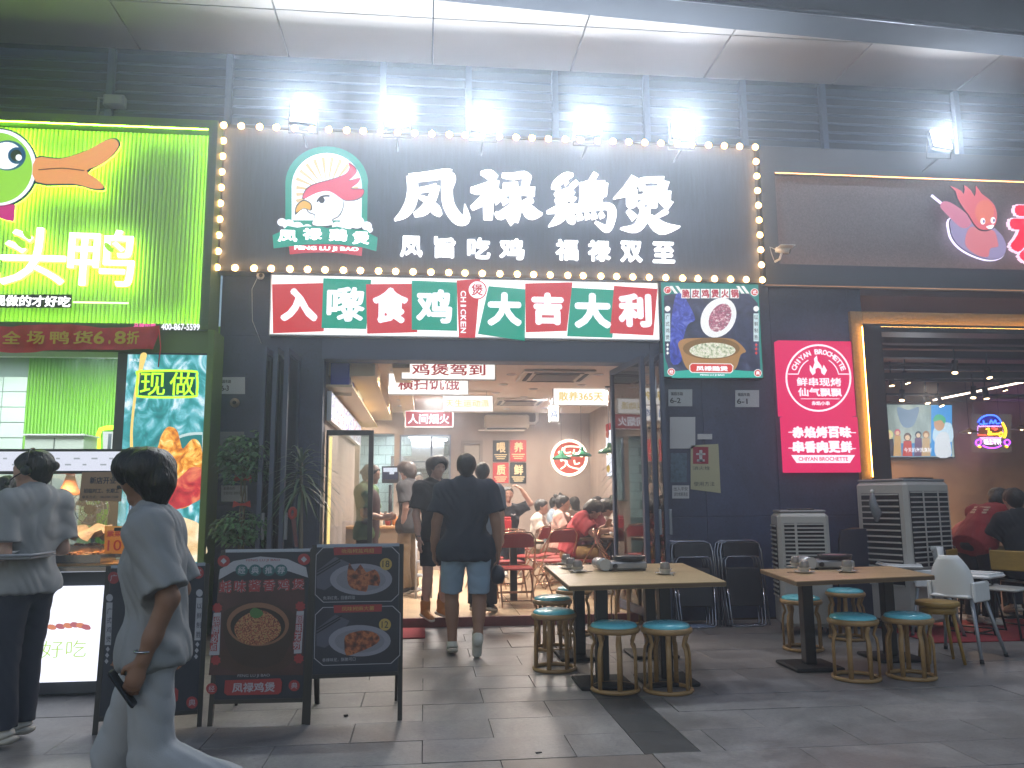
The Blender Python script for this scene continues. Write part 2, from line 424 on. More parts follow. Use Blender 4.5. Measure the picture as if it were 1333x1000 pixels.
# ================================================================ materials
WALL = M('dark_wall_paint', '#3a4664', .55, noise=(1.3, .16), bump=(40, .12), world=True); weather(WALL, 1.4, .8, 9)
WALL2 = M('dark_fascia', '#414d6a', .5, noise=(2, .12), world=True)
BLK = M('black_metal', '#15171c', .4, spec=.5)
BLKM = M('black_matte', '#101216', .75)
ALU = M('grey_aluminium_frame', '#7a8494', .35, metal=.6)
CHR = M('chrome_tube', '#b8bcc4', .18, metal=1.0)
WHT = M('white_plastic', '#d9dce0', .4)
GREEN = M('green_paint', '#5f8f1f', .45, noise=(3, .06))
GLS = glass_mat('clear_glass')
STONE = [M('grey_granite_%d' % i, c, .42, noise=(3.5, .22), bump=(45, .12), world=True) for i, c in enumerate(('#817f7f', '#7a7979', '#868484', '#7d7c7d'))]
for q_ in STONE: weather(q_)
STONED = M('dark_granite', '#33383c', .4, noise=(14, .3))
weather(STONED) if False else None
STONEB = M('brown_granite', '#6a625e', .45, noise=(12, .25))
FLOORT = M('beige_floor_tile', '#cdb799', .22, noise=(2.5, .08))
CONC = ramp_mat('concrete_render', [(.3, '#82766f'), (.5, '#978a82'), (.72, '#a59a92')], 1.6, rough=.85, stretch=(1, 1, .35), distort=.6, bump=.15)
CEIL = M('white_ceiling', '#cfc4ba', .8)

# ================================================================ ground
mb = MB(); mb.box(-60, 60, -30, 60, -.3, -.03)
tag(obj('ground', mb, M('mortar', '#3a3c40', .9, noise=(5, .2))), kind='structure')
pv = tag(bpy.data.objects.new('pavement', None), kind='structure'); COL.objects.link(pv)
slab_me = {}
def slab(x0, x1, y0, y1, mt, dz):
    k = (round(x1-x0, 3), round(y1-y0, 3), mt.name)
    if k not in slab_me:
        b = MB(); hx, hy = (x1-x0)/2-.002, (y1-y0)/2-.002; b.box(-hx, hx, -hy, hy, -.03, 0, bev=.001)
        me = bpy.data.meshes.new('paving_slab'); me.from_pydata(b.v, [], b.f); me.materials.append(mt); slab_me[k] = me
    o = bpy.data.objects.new('paving_slab', slab_me[k]); COL.objects.link(o); o.parent = pv
    o.location = ((x0+x1)/2, (y0+y1)/2, dz)
rnd = random.Random(3); row = 0; y = 3.65
while y < 9.0:
    y1 = min(y+.41, 9.09); x = -.35*y-1.2+(row % 2)*.41
    x = math.floor(x/.82)*.82+(row % 2)*.41
    while x < .72*y+1.3:
        cx, cyy = x+.41, (y+y1)/2; mt = rnd.choice(STONE)
        dz = rnd.uniform(-.0022, .0022)
        if 1.20 < cx-.03 < 1.62 and 4.4 < cyy < 6.2:
            pass
        if 1.15 <= x+.82 and x <= 1.49 and 4.45 < cyy < 6.1:   # the dark band cuts through the rows
            a, b = 1.19, 1.50
            if a-x > .05: slab(x, a, y, y1, mt, dz)
            if x < a+.02: slab(a, b, y, y1, STONED, dz)
            if x+.82-b > .05: slab(max(x, b), x+.82, y, y1, mt, dz)
        elif x <= .62 < x+.82 and cyy < 4.45: slab(x, x+.82, y, y1, STONEB, dz)
        elif 3.55 < cx < 4.2 and 4.0 < cyy < 8: slab(x, x+.82, y, y1, STONE[1], dz)
        else: slab(x, x+.82, y, y1, mt, dz)
        x += .82
    y = y1; row += 1
# ---- a red mat by the door and one before the barbecue shop
def mat_rug(x0, x1, y0, y1, label, z=.0):
    b = MB(); b.box(x0, x1, y0, y1, .002, .014, bev=.004); return tag(obj('door_mat', b, M('red_mat', '#8a2b33', .95, noise=(60, .25), bump=(300, .6))), label, 'door mat')
mat_rug(-.55, .02, 8.35, 9.0, 'red door mat on the paving beside the menu board and doorway')
mat_rug(4.75, 6.6, 7.35, 8.6, 'large red carpet mat in front of the barbecue shop opening')

# ================================================================ central shop shell
oR = W(846, 500, 9.1).x
LW, RW, BY, CZ = W(424, 520, 9.2).x-.02, W(768, 600, 15.3).x, 15.3, 3.02
FZ = .10
fl = tag(bpy.data.objects.new('shop_floor', None), kind='structure'); COL.objects.link(fl)
tm = None; yy = 9.12
while yy < 18.2:
    xx = LW-1.0
    while xx < RW+.1:
        if tm is None:
            b = MB(); b.box(-.397, .397, -.397, .397, -.03, .004, bev=.002); tm = bpy.data.meshes.new('floor_tile'); tm.from_pydata(b.v, [], b.f); tm.materials.append(FLOORT)
        o = bpy.data.objects.new('floor_tile', tm); COL.objects.link(o); o.parent = fl; o.location = (xx+.4, yy+.4, FZ-.004)
        xx += .8
    yy += .8
b = MB(); b.box(LW-1.2, RW+.2, 9.12, 18.4, -.06, FZ-.022); obj('floor_grout', b, M('grout', '#8b7a66', .9), fl)
b = MB(); b.box(LW, oR, 9.06, 9.115, -.02, FZ+.002, bev=.004); tag(obj('threshold', b, M('red_step', '#6b3330', .5, noise=(20,.2))), kind='structure')
# ceiling, bulkhead
ce = tag(obj('shop_ceiling', MB().box(LW-1.2, RW+.2, 9.3, 18.4, CZ, CZ+.1), CEIL), kind='structure')
bh = MB(); bh.box(LW+.02, LW+.55, 9.4, 14.6, 2.80, CZ-.002); bh.box(LW+.75, LW+.95, 9.4, BY, 2.9, CZ-.002)
obj('bulkhead', bh, M('cream_bulkhead', '#d8c9ab', .8), ce)
# walls of the shop
lw = tag(obj('left_shop_wall', MB().box(LW-.12, LW, 9.3, 13.4, 0, CZ-.002), CONC), 'grey rendered side wall behind the lit menu shelf inside the chicken restaurant', 'wall')
rw = tag(obj('right_shop_wall', MB().box(RW, RW+.12, 9.3, BY-.002, 0, CZ-.002), CONC), 'grey rendered side wall of the dining room with the white lit menu panel', 'wall')
def xw(px, Y): return W(px, 600, Y).x
def zw(py, Y, px=600): return W(px, py, Y).z
kx0, kx1, kz0, kz1 = xw(520, BY), xw(587, BY), zw(652, BY), zw(566, BY)
tx0, tx1 = xw(468, BY), xw(513, BY)
bw = MB()
bw.box(LW-1.2, tx0, BY, BY+.12, 0, CZ-.002); bw.box(tx1, kx0, BY, BY+.12, 0, CZ-.002)
bw.box(tx0, tx1, BY, BY+.12, kz1+.02, CZ-.002)
bw.box(kx0, kx1, BY, BY+.12, 0, kz0); bw.box(kx0, kx1, BY, BY+.12, kz1, CZ-.002)
bw.box(kx1, RW+.12, BY, BY+.12, 0, CZ-.002)
bwall = tag(obj('back_shop_wall', bw, CONC), 'grey rendered rear wall of the dining room with the kitchen hatch', 'wall')
# kitchen behind
KY = 17.6
TIL = M('white_wall_tile', '#c8d8d4', .25); 
kt = tag(obj('kitchen_wall', MB().box(LW-1.2, kx1+1, KY, KY+.1, 0, 2.9), M('tile_grout', '#7c8f8c', .8)), 'white tiled kitchen wall seen through the serving hatch', 'wall')
tme = bpy.data.meshes.new('tile'); b = MB(); b.box(-.145, .145, 0, .01, -.095, .095, bev=.003); tme.from_pydata(b.v, [], b.f); tme.materials.append(TIL)
for i in range(12):
    for j in range(9):
        o = bpy.data.objects.new('tile', tme); COL.objects.link(o); o.parent = kt; o.location = (LW-.75+i*.3+(j % 2)*.15, KY-.011, 1.05+j*.2)
for x0, x1 in ((LW-1.2, LW-1.15), (kx1+.7, kx1+.8)):
    tag(obj('kitchen_side_wall', MB().box(x0, x1, BY+.13, KY-.02, 0, 2.9), TIL), 'pale side wall of the kitchen at its %s end' % ('hatch' if x0 > 0 else 'counter'), 'wall')
# door in the back wall
dx0, dx1, dz1 = xw(602, BY), xw(626, BY), zw(578, BY)
d = T('interior_door', 'plain pale door in the rear wall next to the kitchen hatch', 'door', ((dx0+dx1)/2, BY, 0))
obj('door_leaf', MB().box(dx0+.03, dx1-.03, BY-.045, BY-.005, 0.02, dz1-.03, bev=.004), M('pale_door', '#a39c92', .5), d)
b = MB(); b.box(dx0-.03, dx0+.025, BY-.06, BY-.003, 0, dz1); b.box(dx1-.025, dx1+.03, BY-.06, BY-.003, 0, dz1); b.box(dx0-.03, dx1+.03, BY-.06, BY-.003, dz1+.001, dz1+.06)
obj('door_frame', b, M('door_trim', '#857d76', .5), d)
obj('door_handle', MB().tube([(dx0+.08, BY-.09, 1.0), (dx0+.08, BY-.09, 1.15)], .01), CHR, d)
# kitchen hatch frame, glass door strips and equipment
hf = T('kitchen_hatch', 'metal framed glass serving hatch looking into the bright kitchen', 'hatch', ((kx0+kx1)/2, BY, kz0))
b = MB()
for a in (kx0, kx1-.03, (kx0+kx1)/2+.1): b.box(a, a+.03, BY-.01, BY+.05, kz0, kz1)
b.box(kx0+.031, kx1-.031, BY-.01, BY+.05, kz1-.03, kz1-.001); b.box(kx0+.031, kx1-.031, BY-.008, BY+.048, (kz0+kz1)/2+.1, (kz0+kz1)/2+.12)
obj('frame', b, ALU, hf); obj('sill', MB().box(kx0-.03, kx1+.03, BY-.1, BY-.012, kz0-.03, kz0-.001, bev=.004), CHR, hf)
obj('pane', MB().box(kx0+.04, kx1-.04, BY+.018, BY+.022, kz0+.01, kz1-.04), GLS, hf)
hd = T('extractor_hood', 'brushed steel extractor hood hanging over the kitchen stove', 'extractor hood', ((kx0+kx1)/2, 16.6, 2.1))
b = MB(); b.box(kx0-.2, kx1+.3, 16.2, 17.4, 2.0, 2.25); b.box(kx0+.2, kx1-.1, 16.6, 17.2, 2.251, 2.88); obj('hood', b, CHR, hd)
st = T('kitchen_rack', 'steel kitchen shelf rack holding pans behind the hatch', 'rack', (kx0+.5, 17.2, 0))
b = MB()
for xx_ in (kx0-.1, kx1+.1): b.box(xx_-.02, xx_+.02, 17.1, 17.14, 0, 1.9)
obj('post', b, CHR, st); 
for z_ in (.9, 1.35, 1.8): obj('shelf', MB().box(kx0-.13, kx1+.13, 16.98, 17.4, z_-.015, z_+.015), CHR, st)
for i in range(5):
    t = T('cooking_pot', ['dented steel cooking pot at the hatch end of the kitchen shelf', 'small black pan on the kitchen shelf', 'steel stock pot in the middle of the kitchen shelf', 'blue enamel pot on the kitchen shelf', 'steel pot at the cook end of the kitchen shelf'][i], 'pot', (kx0+.0+i*.27, 17.2, 1.365))
    obj('pot_body', MB().lathe([(.085, 0), (.095, .02), (.095, .13), (.1, .135), (.088, .13), (.085, .03), (.0001, .02)], (kx0+i*.27, 17.2, 1.366), 14), [CHR, BLK, CHR, M('blue_enamel', '#24407a', .3), CHR][i], t)
    obj('handle', MB().tube([(kx0+i*.27+.09, 17.2, 1.46), (kx0+i*.27+.13, 17.17, 1.47)], .01), BLK, t)
lamp('kitchen_ceiling_light', ((kx0+kx1)/2-.3, 16.2, 2.8), ((kx0+kx1)/2-.3, 16.2, 0), 130, 1.2, (.85, .97, 1.0))
lb = T('kitchen_batten_light', 'white tube light on the kitchen ceiling', 'ceiling light', ((kx0+kx1)/2, 16.0, 2.75))
obj('diffuser', MB().tube([(kx0+.2, 15.9, 2.55), (kx0+.9, 15.9, 2.55)], .025), E('tube_light', '#f4fbff', 9), lb)
b = MB(); b.box(kx0+.15, kx0+.95, 15.87, 15.93, 2.58, 2.62); obj('batten', b, WHT, lb)

# ================================================================ facade walls (thick, navy-grey)
FYd = 9.10
x_left, oL, oR = xw(279, FYd), LW, xw(846, FYd)
zHead = zw(470, FYd, 620)
x_win = W(1128, 500, FYd).x; zWinT = zw(431, FYd, 1230)
fw = T('facade_wall', 'dark navy grey shopfront wall around the chicken restaurant doorway', 'wall', (0, FYd, 0))
b = MB()
b.box(x_left, oL, FYd, FYd+.25, 0, 5.62); b.box(oL+.001, oR, FYd, FYd+.25, zHead, 5.62); b.box(oR+.001, x_win, FYd+.001, FYd+.25, 0, 5.62)
obj('wall_body', b, WALL, fw)
# large cladding panels standing a little proud, joints between them
b0 = [(x_left+.004, oL-.62, .0, 3.9)]
pn = [(oR+.03, 3.22, 0.02, 1.15), (oR+.03, 3.22, 1.16, 3.2), (3.23, 4.1, .02, 1.15), (3.23, 4.1, 1.16, 3.92), (4.11, x_win-.18, .02, 1.15), (4.11, x_win-.18, 1.16, 3.92),
      (x_left+.01, LW-.02, .02, 1.33), (x_left+.01, LW-.02, 1.34, 3.2)]
for (x0, x1, z0, z1) in pn: obj('cladding_panel', MB().box(x0, x1, FYd-.012, FYd-.001, z0, z1, bev=.003), WALL, fw)
obj('lintel_panel', MB().box(LW-.02, oR+.02, FYd-.02, FYd-.001, zHead+.005, 3.21, bev=.003), WALL2, fw)
# far left and right building walls beyond what is open
tag(obj('party_wall', MB().box(x_left-.25, x_left-.003, FYd+.01, 15, 0, 3.3), M('green_inner_wall', '#78b03a', .6)), 'green painted dividing wall between the duck stall and the restaurant', 'wall')

# ================================================================ louvre band and soffit
lv = T('louvre_band', 'blue grey ventilation louvres running above all the shop signs', 'louvre', (0, 9.2, 5.6))
SL = M('louvre_metal', '#4a5c76', .75, spec=.2); LB = M('louvre_dark_back', '#27374c', .8)
obj('back_panel', MB().box(-9, 13, 9.4, 9.45, 5.5, 7.3), LB, lv)  # dark blue-grey back panel behind the slats
mull = [W(p, 100, 9.12).x for p in (-20, 145, 299, 499, 610, 722, 840, 965, 1068, 1240, 1400)]
mull[0] = -5.6; mull = [-8.2]+mull
for a, c in zip(mull[:-1], mull[1:]):
    obj('mullion', MB().box(c-.035, c+.035, 9.08, 9.16, 5.52, 6.546), SL, lv)
    for k in range(8):
        z = 5.60+k*.118
        M4 = Matrix.Translation(((a+c)/2, 9.19, z)) @ Matrix.Rotation(R(38), 4, 'X')
        w2 = (c-a)/2-.037
        obj('slat', MB().box(-w2, w2, -.055, .055, -.007, .007, M4=M4), SL, lv)
SZ = 6.55
so = tag(bpy.data.objects.new('canopy_soffit', None), kind='structure'); COL.objects.link(so)
SOF = M('soffit_panel_white', '#a5a3a2', .85, noise=(.8, .05), spec=.15)
jx = [W(p, q, 9.1).x for p, q in ((183, 65), (375, 75), (562, 86), (741, 95), (912, 103), (1081, 110), (1244, 119))]
st_ = (jx[-1]-jx[0])/6; jx = [jx[0]+st_*i for i in range(-3, 10)]
jy = [9.1, G(563, 24, SZ).y]; dyy = jy[0]-jy[1]; jy = [9.1-dyy*i for i in range(0, 5)]
b = MB(); b.box(jx[0], jx[-1], jy[-1]-.1, 9.3, SZ+.06, SZ+.12); obj('soffit_backing', b, BLKM, so)
for i in range(len(jx)-1):
    for j in range(len(jy)-1):
        if jy[j+1] < 3.5: pass
        obj('soffit_panel', MB().box(jx[i]+.008, jx[i+1]-.008, jy[j+1]+.008, jy[j]-.008, SZ, SZ+.05, bev=.004), SOF, so)
bm_ = T('canopy_beam', 'dark metal canopy edge beam crossing the top of the view', 'beam', (4, 6, 6.2))
a, c = G(560, 0, 6.15), G(1345, 76, 6.15); a2, c2 = G(962, 0, 6.15), G(1345, 29, 6.15)
dv = (c-a).normalized(); nn = Vector((dv.y, -dv.x, 0))
q = [a-dv*5, c+dv*3, c+dv*3+nn*.45, a-dv*5+nn*.45]
vs = [tuple(p)[:2]+(z,) for z in (6.15, 6.5) for p in q]
obj('beam_body', MB().add(vs, [[3, 2, 1, 0], [4, 5, 6, 7], [0, 1, 5, 4], [1, 2, 6, 5], [2, 3, 7, 6], [3, 0, 4, 7]]), M('dark_canopy_metal', '#454b54', .9, spec=.1, noise=(3, .1)), bm_)
b = MB(); b.tube([a+nn*.40-Vector((0, 0, .012))-dv*4, c+nn*.40-Vector((0, 0, .012))+dv*2], .012, 6); obj('drip_edge', b, ALU, bm_)
# recessed downlights in the soffit
def downlight(loc, r, label, pw, col, group, e=14):
    t = T('downlight', label, 'ceiling light', loc, 0, group)
    x, y, z = loc
    obj('trim_ring', MB().lathe([(r*1.25, -.004), (r*1.25, -.012), (r, -.014), (r, -.006)], loc, 20), WHT, t)
    obj('diffuser', MB().lathe([(.0001, -.005), (r*.98, -.005)], loc, 20), E('downlight_glow_%s_%g' % (group[:4], e), col, e), t)
    if pw:
        lamp('downlight_lamp', (x, y, z-.03), (x, y, 0), pw, r*1.6, lin(col), 150)
for k, (px, py) in enumerate(((886, 21), (1214, 36))):
    p = G(px, py, SZ); downlight((p.x, p.y, SZ), .09, ['round white downlight in the soffit above the restaurant sign', 'round white downlight in the soffit toward the barbecue shop'][k], 26, '#f2f4ff', 'downlights in the canopy soffit', 40)
for x_, y_ in ((-4.6, 6.4), (-1.0, 6.6), (2.2, 5.2)):
    pass

# ================================================================ floodlights on the sign top
flood_pts = [(394, 147), (517, 153), (629, 159), (765, 164), (889, 169), (1225, 182)]
FLW = E('floodlight_glow', '#fbfdff', 26)
names = ['first lit floodlight, above the chicken emblem end of the sign', 'second lit floodlight, above the first large character', 'third lit floodlight, above the second large character', 'fourth lit floodlight, above the third large character', 'fifth lit floodlight, above the last large character', 'lone lit floodlight above the barbecue shop fascia']
for k, (px, py) in enumerate(flood_pts):
    p = W(px, py, 8.55); t = T('floodlight', names[k], 'floodlight', tuple(p), 0, 'white floodlights on the fascias')
    M4 = Matrix.Translation(p) @ Matrix.Rotation(R(-(5+k % 3*4)), 4, 'X') @ Matrix.Rotation(R([2, -1, 3, -2, 2, 10][k]), 4, 'Z')
    obj('housing', MB().box(-.145, .145, .0, .05, -.125, .125, M4=M4), BLK, t)
    obj('lens', MB().box(-.125, .125, -.008, -.001, -.105, .105, M4=M4), FLW, t)
    b = MB()
    for i in range(5): b.box(-.1+i*.045, -.09+i*.045, .051, .08, -.1, .1, M4=M4)
    obj('cooling_fin', b, BLK, t)
    b = MB(); b.tube([p+Vector((-.155, .02, 0)), p+Vector((-.155, .08, -.2)), p+Vector((.155, .08, -.2)), p+Vector((.155, .02, 0))], .012, 6)
    b.tube([p+Vector((0, .08, -.2)), p+Vector((0, .5, -.24))], .014, 6); obj('bracket', b, BLK, t)
    lamp('flood_lamp', p+Vector((0, -.06, -.0)), p+Vector((0, -2, .0)), 64, .2, (.88, .94, 1.0), 170, 'SQUARE')
p = W(137, 132, 8.7); t = T('floodlight', 'unlit grey floodlight standing on top of the green sign', 'floodlight', tuple(p))
obj('housing', MB().box(p.x-.02, p.x+.2, p.y-.02, p.y+.08, p.z-.05, p.z+.08, bev=.01), ALU, t)
obj('lens', MB().box(p.x, p.x+.18, p.y-.03, p.y-.021, p.z-.03, p.z+.06), M('unlit_lens', '#8f9aa0', .2), t)
obj('bracket', MB().tube([p+Vector((-.08, .03, -.17)), p+Vector((-.08, .03, .05)), p+Vector((-.0, .03, .05))], .015, 6), ALU, t)
def ZC(ox, oy, s): return lambda pts: [(ox+p[0]/s, oy+p[1]/s)+tuple(q/s for q in p[2:]) for p in pts]
WL = E('white_lit_acrylic', '#ffffff', 2.2); WL1 = E('white_lightbox', '#f6f8ff', 1.25)
def pE(name, c, s=1.0): return E(name, c, s)
RD = pE('lit_red', '#c8383c', 1.05); TL = pE('lit_teal', '#0f9a80', 1.0); DK = M('print_black', '#1b1e28', .6)
# ================================================================ main sign
SY = 8.92; f = FY(SY)
sx0, sx1 = W(289, 250, SY).x, W(984, 250, SY).x; sz1, sz0 = W(640, 180, SY).z, W(640, 358, SY).z
ms = T('restaurant_sign', 'wide dark restaurant sign with four large white characters, chicken emblem and bulb border', 'sign', ((sx0+sx1)/2, 9.1, sz0))
PAN = M('brushed_sign_panel', '#434959', .62, noise=(7, .22), stretch=(6, 6, .5), bump=(30, .1))
obj('sign_panel', MB().box(sx0, sx1, SY, 9.09, sz0, sz1, bev=.006), PAN, ms)
b = MB()
for (x0, x1, z0, z1) in ((sx0-.02, sx1+.02, sz1+.001, sz1+.03), (sx0-.02, sx1+.02, sz0-.03, sz0-.001), (sx0-.03, sx0-.001, sz0, sz1), (sx1+.001, sx1+.03, sz0, sz1)): b.box(x0, x1, SY-.02, 9.09, z0, z1)
obj('border_frame', b, M('dark_trim', '#2b2d33', .5), ms)
BULB = E('bulb_glow', '#ffc070', 22)
bmb = MB(); bmb.sphere((0, 0, 0), .036, 12); bulb_me = None
smb = MB(); smb.lathe([(.02, .0), (.024, .03), (.026, .05)], n=10, axis='y'); 
def P_bulb(x, z):
    global bulb_me
    if bulb_me is None:
        bulb_me = []
        for nm, q, mt in (('bulb', bmb, BULB), ('bulb_socket', smb, M('socket_brass', '#7a6a4a', .4, metal=.7))):
            me = bpy.data.meshes.new(nm); me.from_pydata(q.v, [], q.f); me.materials.append(mt); me.polygons.foreach_set('use_smooth', [True]*len(q.f)); bulb_me.append(me)
    o = bpy.data.objects.new('bulb', bulb_me[0]); COL.objects.link(o); o.parent = ms; o.matrix_parent_inverse = PM(ms).inverted(); o.location = (x, SY-.055, z)
    s_ = bpy.data.objects.new('bulb_socket', bulb_me[1]); COL.objects.link(s_); s_.parent = o; s_.location = (0, .02, 0)
n = 33
for i in range(n):
    x = sx0+(sx1-sx0)*i/(n-1)+random.uniform(-.008, .008); P_bulb(x, sz1); P_bulb(x, sz0)
for i in range(1, 9):
    z = sz0+(sz1-sz0)*i/9; P_bulb(sx0, z); P_bulb(sx1, z)
# big brush characters
A = ZC(510, 215, 6.665); B = ZC(700, 215, 6.665)
CH = {0: [(A, [(175,112,48),(182,230,47),(165,340,48),(110,430,38),(25,490,5)]), (A, [(150,128,34),(300,112,36),(450,92,40),(490,105,58)]), (A, [(488,92,38),(492,130,62),(478,220,50),(490,350,48),(545,450,48),(600,492,42),(645,470,34),(630,355,3)]),
          (A, [(225,236,20),(320,218,22),(390,205,30)]), (A, [(392,195,26),(355,290,36),(285,400,40),(195,445,16)]), (A, [(232,285,10),(300,320,24),(380,400,40),(425,446,16)])],
      1: [(A, [(768,82,10),(840,95,38),(895,138,36)]), (A, [(680,228,18),(760,226,38),(870,185,32),(925,185,28)]), (A, [(900,200,38),(800,310,40),(690,388,18)]), (A, [(835,260,42),(835,400,44),(832,485,38)]), (A, [(880,285,6),(925,335,32)]),
          (A, [(952,102,14),(1050,112,27),(1140,98,25),(1175,132,36)]), (A, [(1172,115,38),(1150,205,34)]), (A, [(962,195,20),(1090,187,24)]), (A, [(900,265,22),(1080,240,28),(1235,245,38)]), (A, [(1065,250,44),(1068,400,52),(1050,500,46)]), (A, [(1050,515,30),(990,460,6)]),
          (A, [(955,290,14),(990,345,32)]), (A, [(1030,385,30),(940,450,34),(895,425,8)]), (A, [(1215,310,28),(1140,350,26)]), (A, [(1125,345,20),(1205,430,52),(1300,440,5)])],
      2: [(B, [(300,100,10),(235,115,34),(150,180,30),(135,220,20)]), (B, [(150,190,10),(175,228,24)]), (B, [(335,160,22),(285,205,24)]), (B, [(225,150,8),(250,180,18)]), (B, [(285,218,20),(200,260,26),(150,285,30)]), (B, [(300,240,22),(240,300,32),(155,345,34)]), (B, [(270,290,14),(312,325,30)]),
          (B, [(75,422,10),(200,392,36),(340,392,36)]), (B, [(215,350,30),(190,460,46),(90,543,5)]), (B, [(235,420,12),(285,480,38),(310,520,12)]), (B, [(385,168,26),(385,300,28),(372,410,32)]), (B, [(495,90,26),(450,165,26)]), (B, [(400,182,24),(500,178,24),(570,182,28)]), (B, [(572,175,28),(562,280,26)]),
          (B, [(415,234,17),(545,230,17)]), (B, [(415,286,17),(560,281,20)]), (B, [(400,334,18),(550,327,19)]), (B, [(360,390,22),(500,378,26),(600,372,26),(636,420,34),(622,520,32),(588,568,26),(490,505,4)]), (B, [(350,430,16),(365,488,25)]), (B, [(412,425,12),(432,480,25)]), (B, [(472,425,12),(488,478,25)]), (B, [(535,425,12),(555,470,20)])],
      3: [(B, [(840,125,44),(775,225,48),(650,302,4)]), (B, [(808,230,44),(808,350,44),(808,380,20)]), (B, [(888,130,18),(900,230,24)]), (B, [(895,145,20),(1000,140,22),(1080,145,28)]), (B, [(1085,155,44),(1070,222,38)]), (B, [(910,224,20),(1080,220,20)]), (B, [(860,292,14),(1000,276,28),(1140,282,38)]), (B, [(985,240,42),(985,380,40)]), (B, [(960,300,24),(865,370,22)]),
          (B, [(1040,300,14),(1140,372,40)]), (B, [(770,405,14),(835,478,28)]), (B, [(1110,410,24),(1010,468,14)]), (B, [(925,385,40),(905,480,46),(840,560,36),(710,562,4)]), (B, [(955,465,26),(1065,560,50),(1220,550,4)])]}
for k in CH:
    mb = MB()
    for j, (fn, st_) in enumerate(CH[k]):
        q = fn(st_); stroke(mb, f, [(a[0], a[1]) for a in q], [a[2] for a in q], .02, .07+j*.0006)
    obj('large_character', mb, WL, ms)
for k, (ch, x0, x1) in enumerate(zip('凤旨吃鸡福禄双至', (521, 565, 608, 650, 723, 765, 807, 849), (550, 593, 638, 682, 752, 794, 835, 877))):
    y0 = 308+k*1.1; text(f, ch, (x0, y0+.5, x1, y0+27.5), .01, WL, ms, 'small_character', bold=.028, t=.03)
# emblem
C = ZC(350, 185, 6.253)
em = obj('emblem_arch', MB().prism(f, [f.uv(*p) for p in C([(140,690),(140,330)]+circ(475,350,335,300,20,180,360)+[(805,330),(800,690)])], .01, .05), TL, ms)
shape('emblem_window', f, C([(192,650),(192,370)]+circ(476,375,284,270,20,180,360)+[(760,370),(756,650)]), .0505, .055, WL1, em)
mb = MB()
for a in range(8, 360, 15):
    if 20 < a < 150: continue
    c_, s_ = math.cos(R(a+0)), math.sin(R(a)); 
    r2 = min(300, 270/max(.25, abs(math.cos(R(a)))) )
    r2 = min(r2, 283/max(.01, abs(c_)))
    p0 = (480+60*c_, 420+60*s_); p1 = (480+r2*c_*.93, 420+r2*s_*(.93 if s_ < 0 else .7)); 
    mb.prism(f, [f.uv(*q) for q in C([p0, (p1[0]-s_*14, p1[1]+c_*14), (p1[0]+s_*14, p1[1]-c_*14)])], .0555, .058)
obj('sun_ray', mb, pE('lit_ray', '#e2c48e', 1.0), em)
comb = [(290,480),(300,425),(345,380),(410,355),(520,325),(610,290),(650,255),(660,215),(650,190),(700,225),(715,265),(690,300),(655,335),(740,315),(725,355),(670,400),(770,405),(765,450),(720,482),(650,492),(600,480),(500,420),(400,430)]
head = [(295,490),(350,435),(430,410),(510,412),(575,440),(608,500),(600,565),(565,620),(520,645),(520,690),(365,690),(385,610),(330,580)]
shape('emblem_outline', f, C([(p[0]+(6 if p[0] > 480 else -6), p[1]+(6 if p[1] > 400 else -6)) for p in head]), .0585, .061, DK, em, 4)
shape('rooster_head', f, C(head), .0615, .064, WL1, em, 4)
shape('comb_outline', f, C([(p[0]+(5 if p[0] > 560 else -6), p[1]+(6 if p[1] > 440 else -6)) for p in comb]), .0645, .066, DK, em, 3)
shape('comb', f, C(comb), .0665, .069, pE('lit_comb_red', '#e2405c', 1.0), em, 3)
shape('beak_outline', f, C([(222,610),(225,545),(255,505),(300,488),(352,520),(352,575),(285,560)]), .0645, .0655, DK, em, 4)
shape('beak', f, C([(232,590),(235,548),(262,512),(300,498),(345,525),(342,568),(290,555)]), .0658, .069, pE('lit_beak', '#efb64a', 1.0), em, 4)
mb = MB(); mb.prism(f, [f.uv(*q) for q in C(circ(437, 490, 24, 26, 16))], .0645, .067)
stroke(mb, f, *[[(a[0], a[1]) for a in C([(398,505),(425,468),(470,455),(500,458)])], 1.2], .0645, .067)
obj('eye', mb, DK, em)
for cx, cyy, r in ((115,670,38),(170,690,50),(240,710,50),(320,720,40),(560,700,40),(640,680,60),(720,670,60),(800,700,42),(820,730,30)):
    shape('cloud', f, C(circ(cx, cyy, r, r*.85, 18)), .0695, .0705+cx*1e-6+.0005, WL1, em)
rb = [(40,775),(120,740),(160,700),(240,715),(300,705),(440,705),(480,720),(560,705),(640,725),(700,730),(800,735),(830,765),(888,795),(878,905),(760,872),(600,850),(460,845),(300,850),(160,868),(48,882)]
shape('ribbon_green', f, C(rb), .072, .076, TL, em)
shape('ribbon_red', f, C([(172,868),(300,856),(460,850),(600,856),(765,878),(760,945),(600,922),(460,915),(300,920),(180,932)]), .0765, .079, pE('lit_rose', '#c93a4a', 1.0), em)
for ch, a in zip('凤禄鷄煲', ((85,735,240,830),(285,720,440,815),(495,725,645,825),(685,745,820,850))):
    q = C([(a[0], a[1]), (a[2], a[3])]); text(f, ch, (*q[0], *q[1]), .0765, WL, em, 'ribbon_character', bold=.03, t=.003)
q = C([(215,868),(735,908)]); text(f, 'FENG LU JI BAO', (*q[0], *q[1]), .0792, WL, em, 'ribbon_lettering', bold=.035, t=.002)

